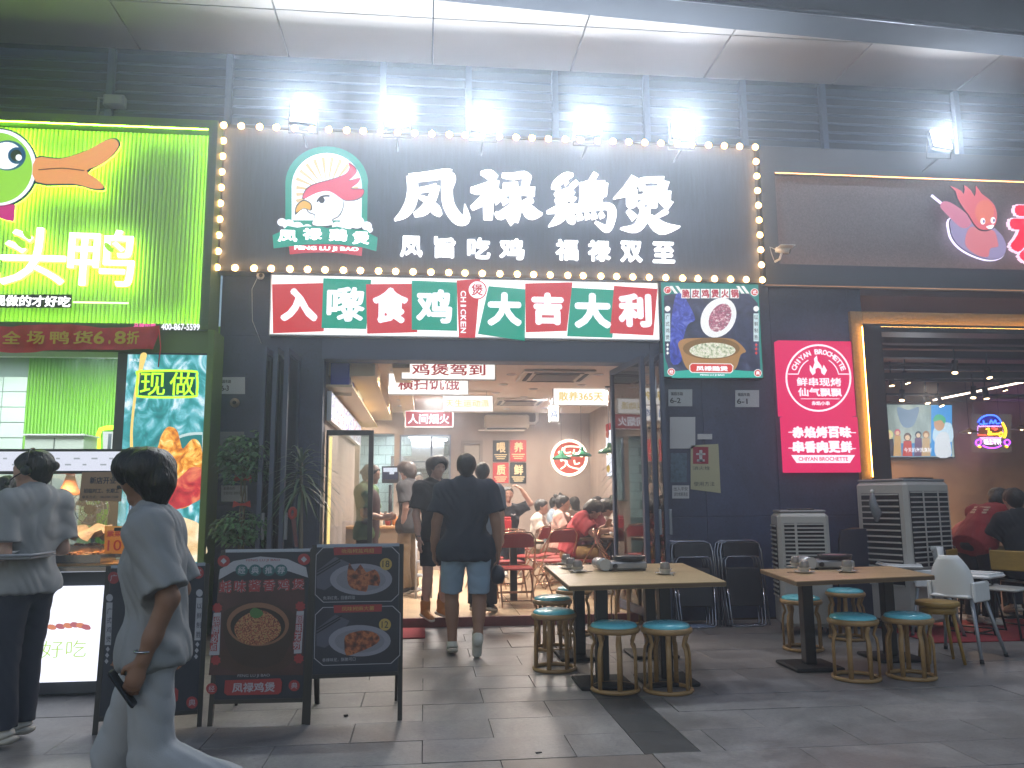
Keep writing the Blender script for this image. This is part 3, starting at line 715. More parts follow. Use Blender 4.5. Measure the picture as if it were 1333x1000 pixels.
# ================================================================ white lightbox with the coloured squares
LY = 8.98; f = FY(LY); x0, x1 = W(351, 400, LY).x, W(858, 400, LY).x; z1 = W(600, 362, LY).z; z0 = W(600, 440, LY).z
lb = T('slogan_lightbox', 'long white lightbox of red and teal squares with white characters', 'sign', ((x0+x1)/2, 9.1, z0))
obj('lightbox_case', MB().box(x0, x1, LY, 9.08, z0, z1, bev=.004), [WHT], lb)
obj('white_face', MB().box(x0+.015, x1-.015, LY-.006, LY-.0005, z0+.015, z1-.015), E('lightbox_face', '#ffffff', 1.25), lb)
D_ = ZC(280, 140, 3.3325); tiles = []
q2 = ZC(640, 140, 3.3325)
for ch, pts, ins, col in (('入', D_([(248,768),(470,763),(472,972),(252,980)]), D_([(285,785),(447,930)]), RD), ('嚟', D_([(470,742),(678,748),(656,962),(462,958)]), D_([(485,780),(650,930)]), TL),
        ('食', D_([(655,768),(855,766),(878,976),(660,982)]), D_([(683,782),(838,938)]), RD), ('鸡', D_([(853,752),(1050,760),(1050,970),(853,965)]), D_([(872,790),(1028,938)]), TL),
        ('大', [(636,373),(684,377),(683,444),(622,435)], (634,381,679,425), TL), ('吉', q2([(145,765),(350,760),(325,970),(148,976)]), q2([(172,805),(312,945)]), RD),
        ('大', [(744,375),(799,378),(797,440),(738,438)], (747,382,795,428), TL), ('利', q2([(530,775),(718,788),(700,990),(512,980)]), q2([(548,808),(692,955)]), RD)):
    k = len(tiles); s_ = shape('coloured_square', f, pts, .0065, .010+k*.0004, col, lb); tiles.append(s_)
    bx = ins if isinstance(ins, tuple) else (*ins[0], *ins[1])
    text(f, ch, bx, .0155, WL1, s_, 'character', bold={'嚟': .028, '鸡': .036, '食': .045}.get(ch, .05), t=.004)
s_ = shape('coloured_square', f, D_([(1048,752),(1150,745),(1128,1000),(1058,1000)]), .0065, .0148, RD, lb)
for i, ch in enumerate('CHICKEN'):
    text(f, ch, (599.5, 379+i*8, 606.5, 386+i*8), .0155, WL1, s_, 'letter', bold=.02, t=.002, rot=-90)
s_ = shape('round_badge', f, circ(621, 378, 12.5, 12.5), .015, .018, RD, lb)
shape('badge_face', f, circ(621, 378, 11, 11), .0182, .0195, WL1, s_); text(f, '煲', (613.5, 370.5, 628.5, 385.5), .0197, RD, s_, 'character', bold=.02, t=.002)

# ================================================================ poster lightbox to the right of it
PY = 8.97; f = FY(PY); P_ = ZC(860, 360, 7.143)
po = T('poster_lightbox', 'lit poster of an oval plate tipped over a clay soup pot', 'sign', tuple(W(930, 430, 9.1)))
pc = P_([(8,55),(912,60),(945,945),(70,940)])
xx0, xx1 = W(862.5, 430, PY).x, W(990, 430, PY).x; zz1, zz0 = W(925, 369, PY).z, W(925, 491, PY).z
obj('lightbox_case', MB().box(xx0-.015, xx1+.015, PY, 9.085, zz0-.015, zz1+.015, bev=.004), BLK, po)
bk = obj('printed_face', MB().box(xx0, xx1, PY-.004, PY-.0005, zz0, zz1), pE('poster_teal', '#33877f', 1.0), po)
def pp(nm, pts, d, mt, sm=0, prn=None, FR=None): return shape(nm, FR or f, pts, d, d+.0012, mt, prn or bk, sm)
pp('dark_ground', P_([(95,165),(820,160),(900,250),(925,880),(80,880),(40,760),(30,180)]), .0045, ramp_mat('poster_night', [(.35, '#141c33'), (.6, '#333d5e'), (.85, '#66708c')], 5, emit=.9, distort=1))
pp('blue_cloth', P_([(140,175),(200,170),(260,260),(320,400),(250,450),(200,620),(190,790),(90,790),(100,400)]), .006, ramp_mat('poster_blue', [(.3, '#16207a'), (.55, '#3a4fc0'), (.8, '#8795dd')], 9, emit=.9, distort=2), 3)
pp('plate', P_(circ(535, 385, 155, 195, 26, rot=32)), .0075, pE('poster_plate', '#eef0f2', 1.1))
pp('plate_food', P_(circ(550, 385, 95, 140, 22, rot=28)), .009, ramp_mat('poster_food', [(.3, '#f1ecec'), (.45, '#b9657e'), (.6, '#7c3350'), (.7, '#e9dfe2')], 38, emit=1, kind='noise', detail=3))
pp('pot', P_([(160,625),(205,585),(320,575),(600,575),(700,600),(790,695),(740,730),(700,850),(620,880),(300,880),(225,830),(180,700)]), .0105, pE('poster_clay', '#b58a57', .9), 3)
pp('pot_rim', P_(circ(468, 672, 265, 100, 26)), .012, pE('poster_rim', '#8b6b3c', .85))
pp('broth', P_(circ(478, 690, 215, 72, 24)), .0135, ramp_mat('poster_broth', [(.3, '#5f7a52'), (.45, '#c9cfae'), (.6, '#f2f0e4'), (.75, '#8a8055')], 30, emit=1, detail=3))
pp('teal_hill', P_([(100,945),(110,885),(300,868),(600,865),(850,885),(900,900),(938,943)]), .0135, pE('poster_teal2', '#35b0a0', 1.0), 0)
pp('name_band', P_([(262,830),(285,808),(650,812),(672,835),(668,885),(645,902),(285,898),(265,880)]), .015, pE('poster_white', '#f3f3f3', 1.1))
pp('name_band_inner', P_([(270,832),(288,815),(645,819),(664,838),(660,880),(642,895),(290,891),(272,876)]), .0165, pE('poster_red', '#d8473e', 1.0))
q = P_([(325,835),(620,882)]); text(f, '凤禄鷄煲', (*q[0], *q[1]), .018, WL1, bk, 'lettering', bold=.03, t=.001)
q = P_([(365,910),(590,930)]); text(f, 'FENG LU JI BAO', (*q[0], *q[1]), .016, WL1, bk, 'lettering', bold=.02, t=.001)
for i, ch in enumerate('脆皮鸡煲火锅'):
    a = 190+i*91; s_ = pp('title_square', P_([(a,118),(a+80,118),(a+80,205),(a,205)]), .009, pE('poster_white', '#f3f3f3', 1.1))
    q = P_([(a+5,122),(a+76,200)]); text(f, ch, (*q[0], *q[1]), .0105, pE('poster_crimson', '#b92c40', 1.0), s_, 'character', bold=.035, t=.001)
for a in (80, 135, 700, 745):
    pp('stripe', P_([(a,90),(a+28,90),(a+78,160),(a+50,160)]), .0065, pE('poster_white', '#f3f3f3', 1.1))
for (cx, cyy, ch) in ((60,130,'广'),(868,150,'式'),(95,888,'经'),(898,900,'典')):
    s_ = pp('round_seal', P_(circ(cx, cyy, 36, 36, 20)), .015, pE('poster_white', '#f3f3f3', 1.1))
    pp('seal_inner', P_(circ(cx, cyy, 30, 30, 20)), .0165, pE('poster_red', '#d8473e', 1.0), 0, s_)
    q = P_([(cx-18,cyy-18),(cx+18,cyy+18)]); text(f, ch, (*q[0], *q[1]), .018, WL1, s_, 'character', bold=.02, t=.001)
for (cx, s0) in ((62, '广式鸡煲'), (885, '以鲜制胜')):
    pp('side_badge', P_(circ(cx, 302, 26, 26, 18)), .009, pE('poster_white', '#f3f3f3', 1.1)); pp('side_strip', P_(rect(cx-24, 345, cx+24, 605)), .009, pE('poster_pale', '#cfe3e8', 1.0))
    for i, ch in enumerate(s0):
        q = P_([(cx-17,360+i*62),(cx+17,402+i*62)]); text(f, ch, (*q[0], *q[1]), .0105, DK, bk, 'character', bold=.01, t=.001)
    for i in range(3): pp('diamond', P_([(cx,622+i*38),(cx+13,638+i*38),(cx,654+i*38),(cx-13,638+i*38)]), .0105, [pE('poster_white', '#f3f3f3', 1.1), pE('poster_red', '#d8473e', 1.0)][cx > 500])

# ================================================================ green duck sign
GY = 8.68; f = FY(GY); gx1 = W(278, 290, GY).x; gz1 = W(140, 152, GY).z; gz0 = W(140, 427, GY).z
gs = T('duck_shop_sign', 'glowing lime green ribbed sign with a duck head and white characters', 'sign', (gx1-1.5, 9.1, gz0))
gx0 = gx1-5.2
FRM = M('sign_frame_green', '#4a6a38', .5)
b = MB(); b.box(gx0, gx1, GY-.02, 9.09, gz1-.07, gz1); b.box(gx0, gx1, GY-.02, 9.09, gz0-.002, gz0+.02); b.box(gx1-.065, gx1, GY-.021, 9.085, gz0+.021, gz1-.071)
b.box(gx0, gx1-.066, GY-.019, GY-.005, gz1-.095, gz1-.0705); b.box(gx0, gx1-.066, GY-.019, GY-.005, gz0+.0205, gz0+.048); b.box(gx1-.092, gx1-.0655, GY-.018, GY-.006, gz0+.049, gz1-.096)
obj('sign_frame', b, FRM, gs); obj('back_box', MB().box(gx0, gx1-.1, 8.86, 9.08, gz0+.06, gz1-.1), M('grey_green_panel', '#5e6f62', .6), gs)
b = MB(); x = gx0+.05; prof = [(-.02, 0), (-.014, .014), (0, .02), (.014, .014), (.02, 0)]
while x < gx1-.1:
    vs = []
    for z in (gz0+.055, gz1-.095):
        for (a, d) in prof: vs.append((x+a, 8.859-d, z))
    b.add(vs, [[i, i+1, 5+i+1, 5+i] for i in range(4)], 0, True); x += .0435
obj('ribbed_panel', b, M('ribbed_green_panel', '#9db68c', .5, clear=.2), gs)
LIME = E('lime_led', (.50, 1.0, .03), 48)
b = MB(); b.box(gx0, gx1-.12, 8.705, 8.72, gz1-.088, gz1-.078); b.box(gx0, gx1-.12, 8.705, 8.72, gz0+.030, gz0+.04); b.box(gx1-.082, gx1-.072, 8.705, 8.72, gz0+.08, gz1-.12)
obj('led_strip', b, LIME, gs)
K = ZC(0, 120, 2.941)
HALO = E('lime_halo', (.5, 1.0, .03), 12)
def raised(nm, pts, mt, d=.05, sm=0, halo=True, prn=None):
    o = shape(nm, f, pts, d, d+.02, mt, prn or gs, sm)
    if halo: shape('halo_backlight', f, pts, d-.02, d-.003, HALO, o, sm)
    return o
beak = [(140,255),(230,258),(330,228),(400,190),(440,182),(456,205),(430,245),(385,280),(333,302),(375,335),(398,362),(385,372),(345,368),(280,352),(140,345)]
hd = raised('duck_head', K(circ(-5, 290, 152, 152, 40)), pE('duck_outline', '#1e4a4c', .8), -.01)
shape('head_rim', f, K(circ(-5, 290, 146, 146, 40)), .0105, .0125, WL1, hd); shape('head_face', f, K(circ(-9, 292, 135, 135, 40)), .013, .015, pE('duck_green', '#9be04a', 1.0), hd)
bk_ = raised('duck_beak', K([(p[0]+(5 if p[0] > 200 else -8), p[1]+(5 if p[1] > 290 else -5)) for p in beak]), pE('duck_outline', '#1e4a4c', .8), -.012, 3)
shape('beak_face', f, K(beak), .0085, .0155, pE('beak_orange', '#f0a066', 1.0), bk_, 3)
mb = MB(); stroke(mb, f, K([(150,300),(240,294),(325,303)]), .7, .016, .018); obj('beak_line', mb, pE('duck_brown', '#7a3b22', .8), bk_)
shape('eye_ring', f, K(circ(32, 245, 70, 58, 26)), .0155, .017, pE('eye_blue', '#2c6f8c', .9), hd); shape('eye_white', f, K(circ(28, 246, 60, 52, 26)), .0175, .019, WL1, hd)
shape('iris', f, K(circ(68, 246, 34, 32, 22)), .0195, .021, pE('iris_blue', '#1d5a8a', .9), hd); shape('pupil', f, K(circ(66, 246, 22, 22, 20)), .0215, .023, DK, hd); shape('eye_glint', f, K(circ(76, 254, 12, 12, 16)), .0235, .025, WL1, hd)
bt = raised('bow_tie', K([(-10,438),(30,430),(58,432),(52,495),(20,490),(-10,478)]), pE('lit_magenta', '#d11f86', 1.0), -.01, 0)
WLs = E('lit_white_strong', '#ffffff', 2.5)
for ch, bx in (('头', K([(5,520),(252,738)])), ('鸭', K([(262,528),(515,742)]))):
    t_ = text(f, ch, (*bx[0], *bx[1]), -.01, WLs, gs, 'large_character', bold=.006, t=.03)
    text(f, ch, (*bx[0], *bx[1]), -.035, HALO, t_, 'halo_backlight', bold=.02, t=.02)
raised('large_character', K([(-60,690),(-5,690),(-2,720),(-60,735)]), WLs, -.01, 0)
for c_, a, b_ in (((80,578), 30, 14), ((108,550), 22, 11), ((420,598), 24, 11)):
    shape('leaf', f, K(circ(c_[0], c_[1], a, b_, 14, rot=48)), .022, .026, pE('leaf_lime', '#a6ea3a', 1.0), gs)
s_ = shape('slogan_strip', f, K(rect(-60, 776, 274, 826)), .0, .012, M('strip_black', '#101418', .5), gs)
q = K([(-25,780),(272,822)]); text(f, '现做的才好吃', (*q[0], *q[1]), .0125, WLs, s_, 'lettering', bold=.02, t=.004)
obj('neon_line', MB().box(W(96, 394, GY).x, W(168, 394, GY).x, GY-.02, GY-.008, W(130, 394.5, GY).z-.008, W(130, 394.5, GY).z+.008), E('pale_lime', '#e9ffb0', 2.5), gs)
f2 = FY(GY-.0215); q = K([(512,885),(596,908)]); text(f2, '品牌加盟', (*q[0], *q[1]), .0, pE('lit_pink', '#ff5fb0', 1.3), gs, 'lettering', bold=.02, t=.002)
q = K([(617,886),(765,912)]); text(f2, '400-867-5599', (*q[0], *q[1]), .0, WL1, gs, 'lettering', bold=.03, t=.002)
# red cloth banner hanging under it
b = MB(); NX, NZ = 60, 10; x0, x1 = gx1-3.3, W(207, 440, 8.6).x; zt = W(100, 424, 8.6).z; zb = W(100, 456, 8.6).z
for j in range(NZ+1):
    for i in range(NX+1):
        u, v = i/NX, j/NZ; x = x0+(x1-x0)*u; z = zb+(zt-zb)*v+.02*math.sin(u*9)*(1-v)-.015*math.sin(u*17)
        y = 8.61+.018*math.sin(u*38+v*3)+.012*math.sin(u*81-v*6)+(.03*(1-v)*math.sin(u*13))
        b.v.append((x-(1-v)*.06*(u > .97), y, z))
for j in range(NZ):
    for i in range(NX): a = j*(NX+1)+i; b.f.append([a, a+1, a+NX+2, a+NX+1]); b.m.append(0); b.sm.append(True)
bn = obj('promotion_banner', b, M('red_cloth', '#d02a36', .45, noise=(8, .15)), None); tag(bn, 'crumpled red cloth banner with yellow characters under the green sign', 'banner')
f3 = FY(8.57); mt = M('banner_yellow', '#d8bc3a', .6)
for ch, x0_, x1_ in zip('全场鸭货6.8折', (3, 35, 65, 95, 122, 141, 149, 165), (27, 58, 90, 121, 136, 144, 164, 181)):
    text(f3, ch, (x0_, 431 if ch != '.' else 443, x1_, 448), .0, mt, bn, 'character', bold=.02, t=.003)
obj('cord', MB().tube([W(207, 428, 8.6), W(209, 452, 8.6), W(206, 478, 8.6)], .006, 5), M('red_cloth', '#d02a36'), bn)

# ================================================================ right fascia of the barbecue shop
RY = 8.95; rx0 = W(994, 300, RY).x; fx = W(1008, 280, 9.02).x; zt, zb_ = 5.62, W(1150, 373, RY).z; rz1, rz0 = W(1150, 229, RY).z, W(1150, 347, RY).z
rs = T('barbecue_shop_fascia', 'long dark grey fascia with recessed lit panel above the barbecue shop', 'sign', (rx0, 9.1, zb_))
b = MB(); b.box(rx0, 13, RY, 9.085, rz1, zt); b.box(rx0, 13, RY, 9.085, zb_, rz0); b.box(rx0, fx, RY+.001, 9.085, rz0+.001, rz1-.001)
obj('fascia_frame', b, M('fascia_grey', '#40454f', .55, noise=(2, .12)), rs)
obj('recessed_panel', MB().box(fx+.002, 13, 9.05, 9.08, rz0+.002, rz1-.002), M('taupe_stucco', '#746c6e', .8, noise=(50, .25), bump=(90, .5)), rs)
WARM = E('warm_led', '#ffb066', 9)
b = MB(); b.box(fx+.02, 13, RY+.015, RY+.025, rz1-.006, rz1-.002); b.box(fx+.02, 13, RY+.015, RY+.025, rz0+.002, rz0+.004); b.box(fx+.003, fx+.006, RY+.015, RY+.025, rz0+.02, rz1-.02); obj('led_strip', b, WARM, rs)
b = MB(); b.box(rx0, 13, RY+.03, RY+.034, zb_-.008, zb_-.001); obj('lower_led_line', b, E('warm_led_dim', '#d9a27a', .9), rs)
f = FY(RY+.03); N_ = ZC(1200, 230, 8.33)
PINKE = pE('flame_pink', '#e86874', .95)
body = [(300,470),(300,600),(340,700),(430,790),(560,860),(700,900),(820,890),(885,830),(890,740),(850,650),(770,570),(640,470),(450,420)]
flame = [(430,360),(365,250),(340,170),(285,118),(400,170),(425,210),(440,150),(435,110),(500,160),(545,230),(560,170),(560,115),(620,200),(700,260),(760,330),(785,420),(780,500),(750,560),(680,590),(600,580),(540,520),(480,420)]
me_ = T('flame_emblem', 'pink flame shaped neon emblem with a blue oval on the barbecue fascia', 'emblem', tuple(W(1268, 290, 9.0)))
def rim(pts, k=1.045, sh=(-9, 6)):
    cx = sum(p[0] for p in pts)/len(pts); cyy = sum(p[1] for p in pts)/len(pts); return [((p[0]-cx)*k+cx+sh[0], (p[1]-cyy)*k+cyy+sh[1]) for p in pts]
shape('oval_rim', f, N_(rim(body)), .0, .02, E('pale_violet_led', '#e6dcff', 1.6), me_, 4); shape('oval_side', f, N_(rim(body, 1.02, (-2, 2))), .0205, .028, M('dark_side', '#3a2a3c', .5), me_, 4)
shape('oval_face', f, N_(body), .0285, .034, pE('oval_blue', '#a79cc8', .85), me_, 4)
shape('stick', f, N_(ribbon([(85,215),(190,300)], 12)), .03, .04, E('pale_violet_led', '#e6dcff', 1.6), me_)
shape('skewer_piece', f, N_([(190,300),(230,280),(300,300),(420,380),(520,480),(480,560),(400,560),(300,470),(230,400),(185,345)]), .0345, .04, pE('flame_rose', '#d77f9c', .95), me_, 4)
shape('flame_body', f, N_([(500,560),(640,590),(760,600),(800,720),(800,770),(720,790),(690,880),(560,850),(450,740)]), .0345, .039, pE('flame_peach', '#e0808a', .95), me_, 4)
shape('flame_rim', f, N_(rim(flame, 1.05, (-8, 0))), .0405, .043, M('dark_side', '#3a2a3c', .5), me_, 2)
shape('flame', f, N_(flame), .0435, .049, PINKE, me_, 2); shape('flame_heart', f, N_(circ(650, 400, 100, 130, 22)), .0495, .052, pE('flame_orange', '#f07c66', .95), me_)
for (cx, cyy) in ((630,500),(740,490)): shape('spark', f, N_(circ(cx, cyy, 26, 36, 16)), .0525, .055, WL1, me_); shape('spark_core', f, N_(circ(cx+8, cyy+2, 11, 17, 14)), .0555, .057, pE('spark_purple', '#8a6aa8', .8), me_)
shape('white_crescent', f, N_([(665,560),(700,545),(748,538),(735,575),(700,585)]), .0525, .055, WL1, me_, 3)
rl = T('red_character', 'large glowing red character cut off by the picture edge on the barbecue fascia', 'sign letter', tuple(W(1330, 290, 9.0)))
text(f, '赤', (1308, 258, 1400, 345), .0, E('violet_edge', '#ffd8f0', 1.3), rl, 'lit_rim', bold=.055, t=.02)
text(f, '赤', (1311, 260, 1400, 343), .022, E('hot_red', '#f0103a', 1.4), rl, 'red_face', bold=.04, t=.02)

# ================================================================ pink lightbox
KY_ = 8.98; f = FY(KY_); kx0_, kx1_ = W(1017, 530, KY_).x, W(1114.5, 530, KY_).x; kz1_, kzm, kz0_ = W(1065, 444, KY_).z, W(1065, 542, KY_).z, W(1065, 615, KY_).z
pk = T('pink_lightbox', 'hot pink lit wall sign of two stacked boxes with white characters', 'sign', (kx0_, 9.1, kz0_))
PNK = E('hot_pink', '#d92a62', 1.15)
obj('lower_box', MB().box(kx0_+.02, kx1_+.01, KY_, 9.085, kz0_, kzm-.004, bev=.006), PNK, pk); up_ = obj('upper_box', MB().box(kx0_, kx1_-.01, KY_-.01, 9.085, kzm+.004, kz1_, bev=.006), PNK, pk)
H = ZC(1010, 440, 5.56); PW = E('pink_white', '#ffe9f4', 1.25); f = FY(KY_-.011)
mb = MB(); mb.tube([f.px(*p) for p in H(circ(308, 290, 232, 238, 48))], .011, 6, closed=True); obj('ring', mb, PW, pk)
obj('inner_arc', MB().tube([f.px(*p) for p in H([(90,262)]+[(162,262)]+circ(308, 290, 148, 148, 10, 195, 240))], .007, 5), PW, pk); obj('inner_arc', MB().tube([f.px(*p) for p in H(circ(308, 290, 148, 148, 10, 300, 345)+[(452,262),(530,262)])], .007, 5), PW, pk)
for i, ch in enumerate('CHIYAN BROCHETTE'):
    if ch == ' ': continue
    a = -158+i*9.1; px_, py_ = H([(308+190*math.cos(R(a+0)), 290+190*math.sin(R(a)))])[0]
    text(f, ch, (px_-2.7, py_-3.4, px_+2.7, py_+3.4), .0, PW, pk, 'letter', bold=.03, t=.004, rot=-(a+90))
shape('flame_mark', f, H([(265,270),(245,235),(245,195),(265,225),(280,180),(275,150),(295,128),(300,165),(325,200),(335,225),(345,195),(368,235),(350,270),(330,255),(325,225),(305,215),(285,225),(285,255)]), 0, .006, PW, pk)
for s0, bx in (('鲜串现烤', (150,288,472,350)), ('仙气飘飘', (160,362,476,424)), ('赤焰小串', (258,458,388,488))):
    q = H([(bx[0], bx[1]), (bx[2], bx[3])]); text(f, s0, (*q[0], *q[1]), 0, PW, pk, 'lettering', bold=.02, t=.005)
mb = MB(); a, b_ = H([(180,441),(460,441)]); mb.tube([f.px(*a), f.px(*b_)], .004, 5); obj('rule_line', mb, PW, pk)
f = FY(KY_-.001)
for i, ch in enumerate('赤焰烤百味'): q = H([(118+i*86,640),(200+i*86,725)]); text(f, ch, (*q[0], *q[1]), 0, PW, pk, 'character', bold=.055 if ch in '赤百肉香' else .045, t=.006)
for i, ch in enumerate('串香肉更鲜'): q = H([(120+i*87,745),(203+i*87,832)]); text(f, ch, (*q[0], *q[1]), 0, PW, pk, 'character', bold=.055 if ch in '赤百肉香' else .045, t=.006)
for yy_ in (683, 798):
    mb = MB(); a, b_ = H([(90,yy_),(578,yy_+3)]); mb.tube([f.px(*a, .002), f.px(*b_, .002)], .006, 5); obj('skewer_line', mb, PW, pk)
pl = shape('name_plate', f, H([(110,848),(572,848),(535,905),(150,905)]), 0, .006, PW, pk); q = H([(162,862),(520,890)]); text(f, 'CHIYAN BROCHETTE', (*q[0], *q[1]), .0065, PNK, pl, 'lettering', bold=.015, t=.002)

# ================================================================ small wall signs and notices
def notice(nm, label, cat, pts, base, Y=9.085, lines=(), fig=None, thick=.004):
    fr = FY(Y); o = shape(nm, fr, pts, 0, thick, base, None); tag(o, label, cat)
    for (s0, bx, mt, bd) in lines: text(fr, s0, bx, thick+.0004, mt, o, 'lettering', bold=bd, t=.0006)
    return o, fr
PL = M('plaque_grey', '#c4ccd4', .5); PW2 = M('paper_white', '#b9bec4', .8); INK = M('ink_navy', '#1c2438', .7); QR = M('notice_grey_print', '#5a6570', .7)
for k, (x, y, num, lab) in enumerate(((282, 491, '6-3', 'grey address plaque reading 6-3 beside the green post'), (870, 507, '6-2', 'grey address plaque reading 6-2 beside the folded doors'), (957, 508, '6-1', 'grey address plaque reading 6-1 between poster and pink sign'))):
    o, fr = notice('address_plaque', lab, 'plaque', rect(x, y, x+37 if k == 0 else x+31, y+22), PL, lines=[('福园东路', (x+3, y+3.5, x+19, y+8), INK, .02), (num, (x+(6 if k == 0 else 2), y+11, x+16, y+18), INK, .02)])
notice('notice', 'grey paper notice on the dark wall below the 6-2 plaque', 'notice', rect(872, 543, 905, 584), PW2)[0]
notice('notice', 'small dark round-logo sticker on the wall beneath the grey notice', 'notice', rect(873, 590, 894, 628), M('dark_sticker', '#4b6478', .6, noise=(30, .5)))
notice('notice', 'small pale label below the dark sticker beside the folded doors', 'notice', rect(875, 632, 897, 649), PW2, lines=[('出入平安', (877, 634, 895, 639), INK, .0), ('请勿堵塞通道', (877, 641, 895, 646), INK, .0)])
notice('notice', 'narrow blank white label above the cream fire hydrant notice', 'notice', rect(908, 565, 927, 572), PW2)
o, fr = notice('hydrant_notice', 'cream fire hydrant instruction sheet with a red square', 'notice', [(899, 580), (935, 578), (938, 642), (899, 637)], M('cream_paper', '#a8a98c', .8), lines=[('消火栓', (902, 607, 924, 612), INK, 0), ('使用方法', (903, 627, 930, 633), INK, 0)])
shape('red_square', fr, rect(902, 582, 922, 604), .0045, .006, M('notice_red', '#8f2238', .7), o)
mb = MB()
for r_ in (rect(910, 586, 914, 601), rect(906, 590, 918, 592.5), rect(907, 598, 917, 601)): mb.prism(fr, [fr.uv(*p) for p in r_], .0065, .0075)
obj('hydrant_mark', mb, PW2, o)
notice('notice', 'faded paper notice behind the leaves of the money tree', 'notice', rect(281, 562, 318, 612), M('faded_paper', '#7d838a', .8))
o, fr = notice('notice', 'white paper notice behind the braided trunk of the money tree', 'notice', rect(288, 632, 322, 653), PW2, lines=[('空调开放 请随手关门', (291, 640, 319, 644), INK, 0), ('谢谢合作', (291, 634, 306, 638), INK, 0)])
# security cameras
def cctv(label, p, d, L=.16):
    p = Vector(p); d = Vector(d).normalized(); t = T('security_camera', label, 'camera', tuple(p))
    obj('camera_body', MB().tube([p-d*L/2, p+d*L/2], .04, 12, flat=((0, 0, 1), .8)), WHT, t)
    obj('hood', MB().box(p.x-.045-d.x*.02, p.x+.045+d.x*.08, p.y-.1, p.y+.08, p.z+.033, p.z+.042), WHT, t)
    obj('lens', MB().tube([p+d*(L/2), p+d*(L/2+.01)], .03, 12), BLK, t)
    obj('bracket', MB().tube([p, p+Vector((-.03, .03, -.1)), p+Vector((-.06, .1, -.11))], .014, 7), WHT, t)
    obj('cable', MB().tube([p-d*.08, p-d*.1+Vector((-.05, 0, .03)), p+Vector((-.12, .05, -.02)), p+Vector((-.07, .1, -.09))], .005, 5), WHT, t)
cctv('white bullet security camera on the wall between the two big signs', W(1019, 326, 8.8), (.9, -.5, -.25))
p = W(339, 359, 8.98); t = T('security_camera', 'small white dome camera with dangling cable left of the white lightbox', 'camera', tuple(p))
obj('dome', MB().sphere(p, .045, 12), WHT, t); obj('lens', MB().sphere(p+Vector((.01, -.03, -.005)), .024, 10), BLK, t)
obj('bracket', MB().tube([p, p+Vector((0, .1, .03))], .015, 6), WHT, t); obj('cable', MB().tube([p+Vector((-.03, 0, -.02)), p+Vector((-.09, .02, -.15)), p+Vector((-.08, .06, -.5)), p+Vector((.02, .09, -.75))], .004, 5), WHT, t)
p = W(305, 524, 9.02); t = T('wall_bell', 'small round pale wall sensor below the 6-3 plaque', 'sensor', tuple(p))
obj('base', MB().lathe([(.05, .03), (.05, 0), (.035, -.02)], (p.x, p.y+.04, p.z), 16, axis='y'), M('beige_plastic', '#a1948c', .5), t); obj('lens', MB().sphere(p+Vector((0, .0, 0)), .022, 10), BLK, t)
# ================================================================ restaurant interior
DLG = 'recessed downlights in the restaurant ceiling'
dl = [(515, 482), (521, 520), (522, 528), (666, 487), (655, 500), (645, 511), (682, 516), (660, 532), (708, 494), (779, 487), (757, 501), (694, 506), (709, 531), (793, 506), (480, 540), (484, 545)]
rows = {}
dls = []
for k, (px, py) in enumerate(dl):
    p = G(px, py, CZ)
    if p.y > BY-.3: p = Vector((p.x, BY-.5, CZ))
    dls.append(p)
order = sorted(range(len(dls)), key=lambda i: dls[i].y)
ORD = ['first', 'second', 'third', 'fourth', 'fifth', 'sixth', 'seventh', 'eighth', 'ninth', 'tenth', 'eleventh', 'twelfth', 'thirteenth', 'fourteenth', 'fifteenth', 'sixteenth']
for r_, k in enumerate(order):
    p = dls[k]; downlight((p.x, p.y, CZ), .055, '%s small ceiling downlight counted from the restaurant doorway' % ORD[r_], 22 if r_ % 2 == 0 else 0, '#ffe3c4', DLG, 18)
for i, (x, y) in enumerate(((.2, 10.6), (1.9, 10.6), (.2, 13), (2.0, 13))):
    lamp('ceiling_panel_glow', (x, y, CZ-.03), (x, y, 0), 165, .5, lin('#fff3ea'), 170)  # unseen area lamps without fixtures, added to brighten the dining room
lamp('bulkhead_cove_light', (LW+.3, 11.5, 2.76), (LW+.3, 11.5, 0), 12, .3, lin('#ffe6c4'), 170, 'RECTANGLE', 3.5)
# cassette air conditioners
def cassette(px, py, s, label):
    p = G(px, py, CZ); t = T('ceiling_air_conditioner', label, 'air conditioner', (p.x, p.y, CZ)); x, y, z = p
    obj('cover', MB().box(x-s, x+s, y-s, y+s, z-.035, z-.001, bev=.01), M('cassette_grey', '#b8b0a6', .5), t)
    for a in range(4):
        M4 = Matrix.Translation((x, y, z-.036)) @ Matrix.Rotation(R(90*a), 4, 'Z')
        obj('air_slot', MB().box(-s*.7, s*.7, s*.74, s*.86, -.006, 0, M4=M4), BLKM, t)
    obj('intake_grille', MB().box(x-s*.62, x+s*.62, y-s*.62, y+s*.62, z-.045, z-.036, bev=.004), M('grille_grey', '#4a4642', .6), t)
    for i in range(7): obj('grille_bar', MB().box(x-s*.6, x+s*.6, y-s*.5+i*s/6.2-.008, y-s*.5+i*s/6.2+.008, z-.052, z-.046), M('cassette_grey', '#b8b0a6'), t)
cassette(722, 488, .47, 'large square ceiling air conditioner near the yellow 365 lightbox')
cassette(676, 522, .42, 'ceiling air conditioner deeper in the room above the round wall sign')
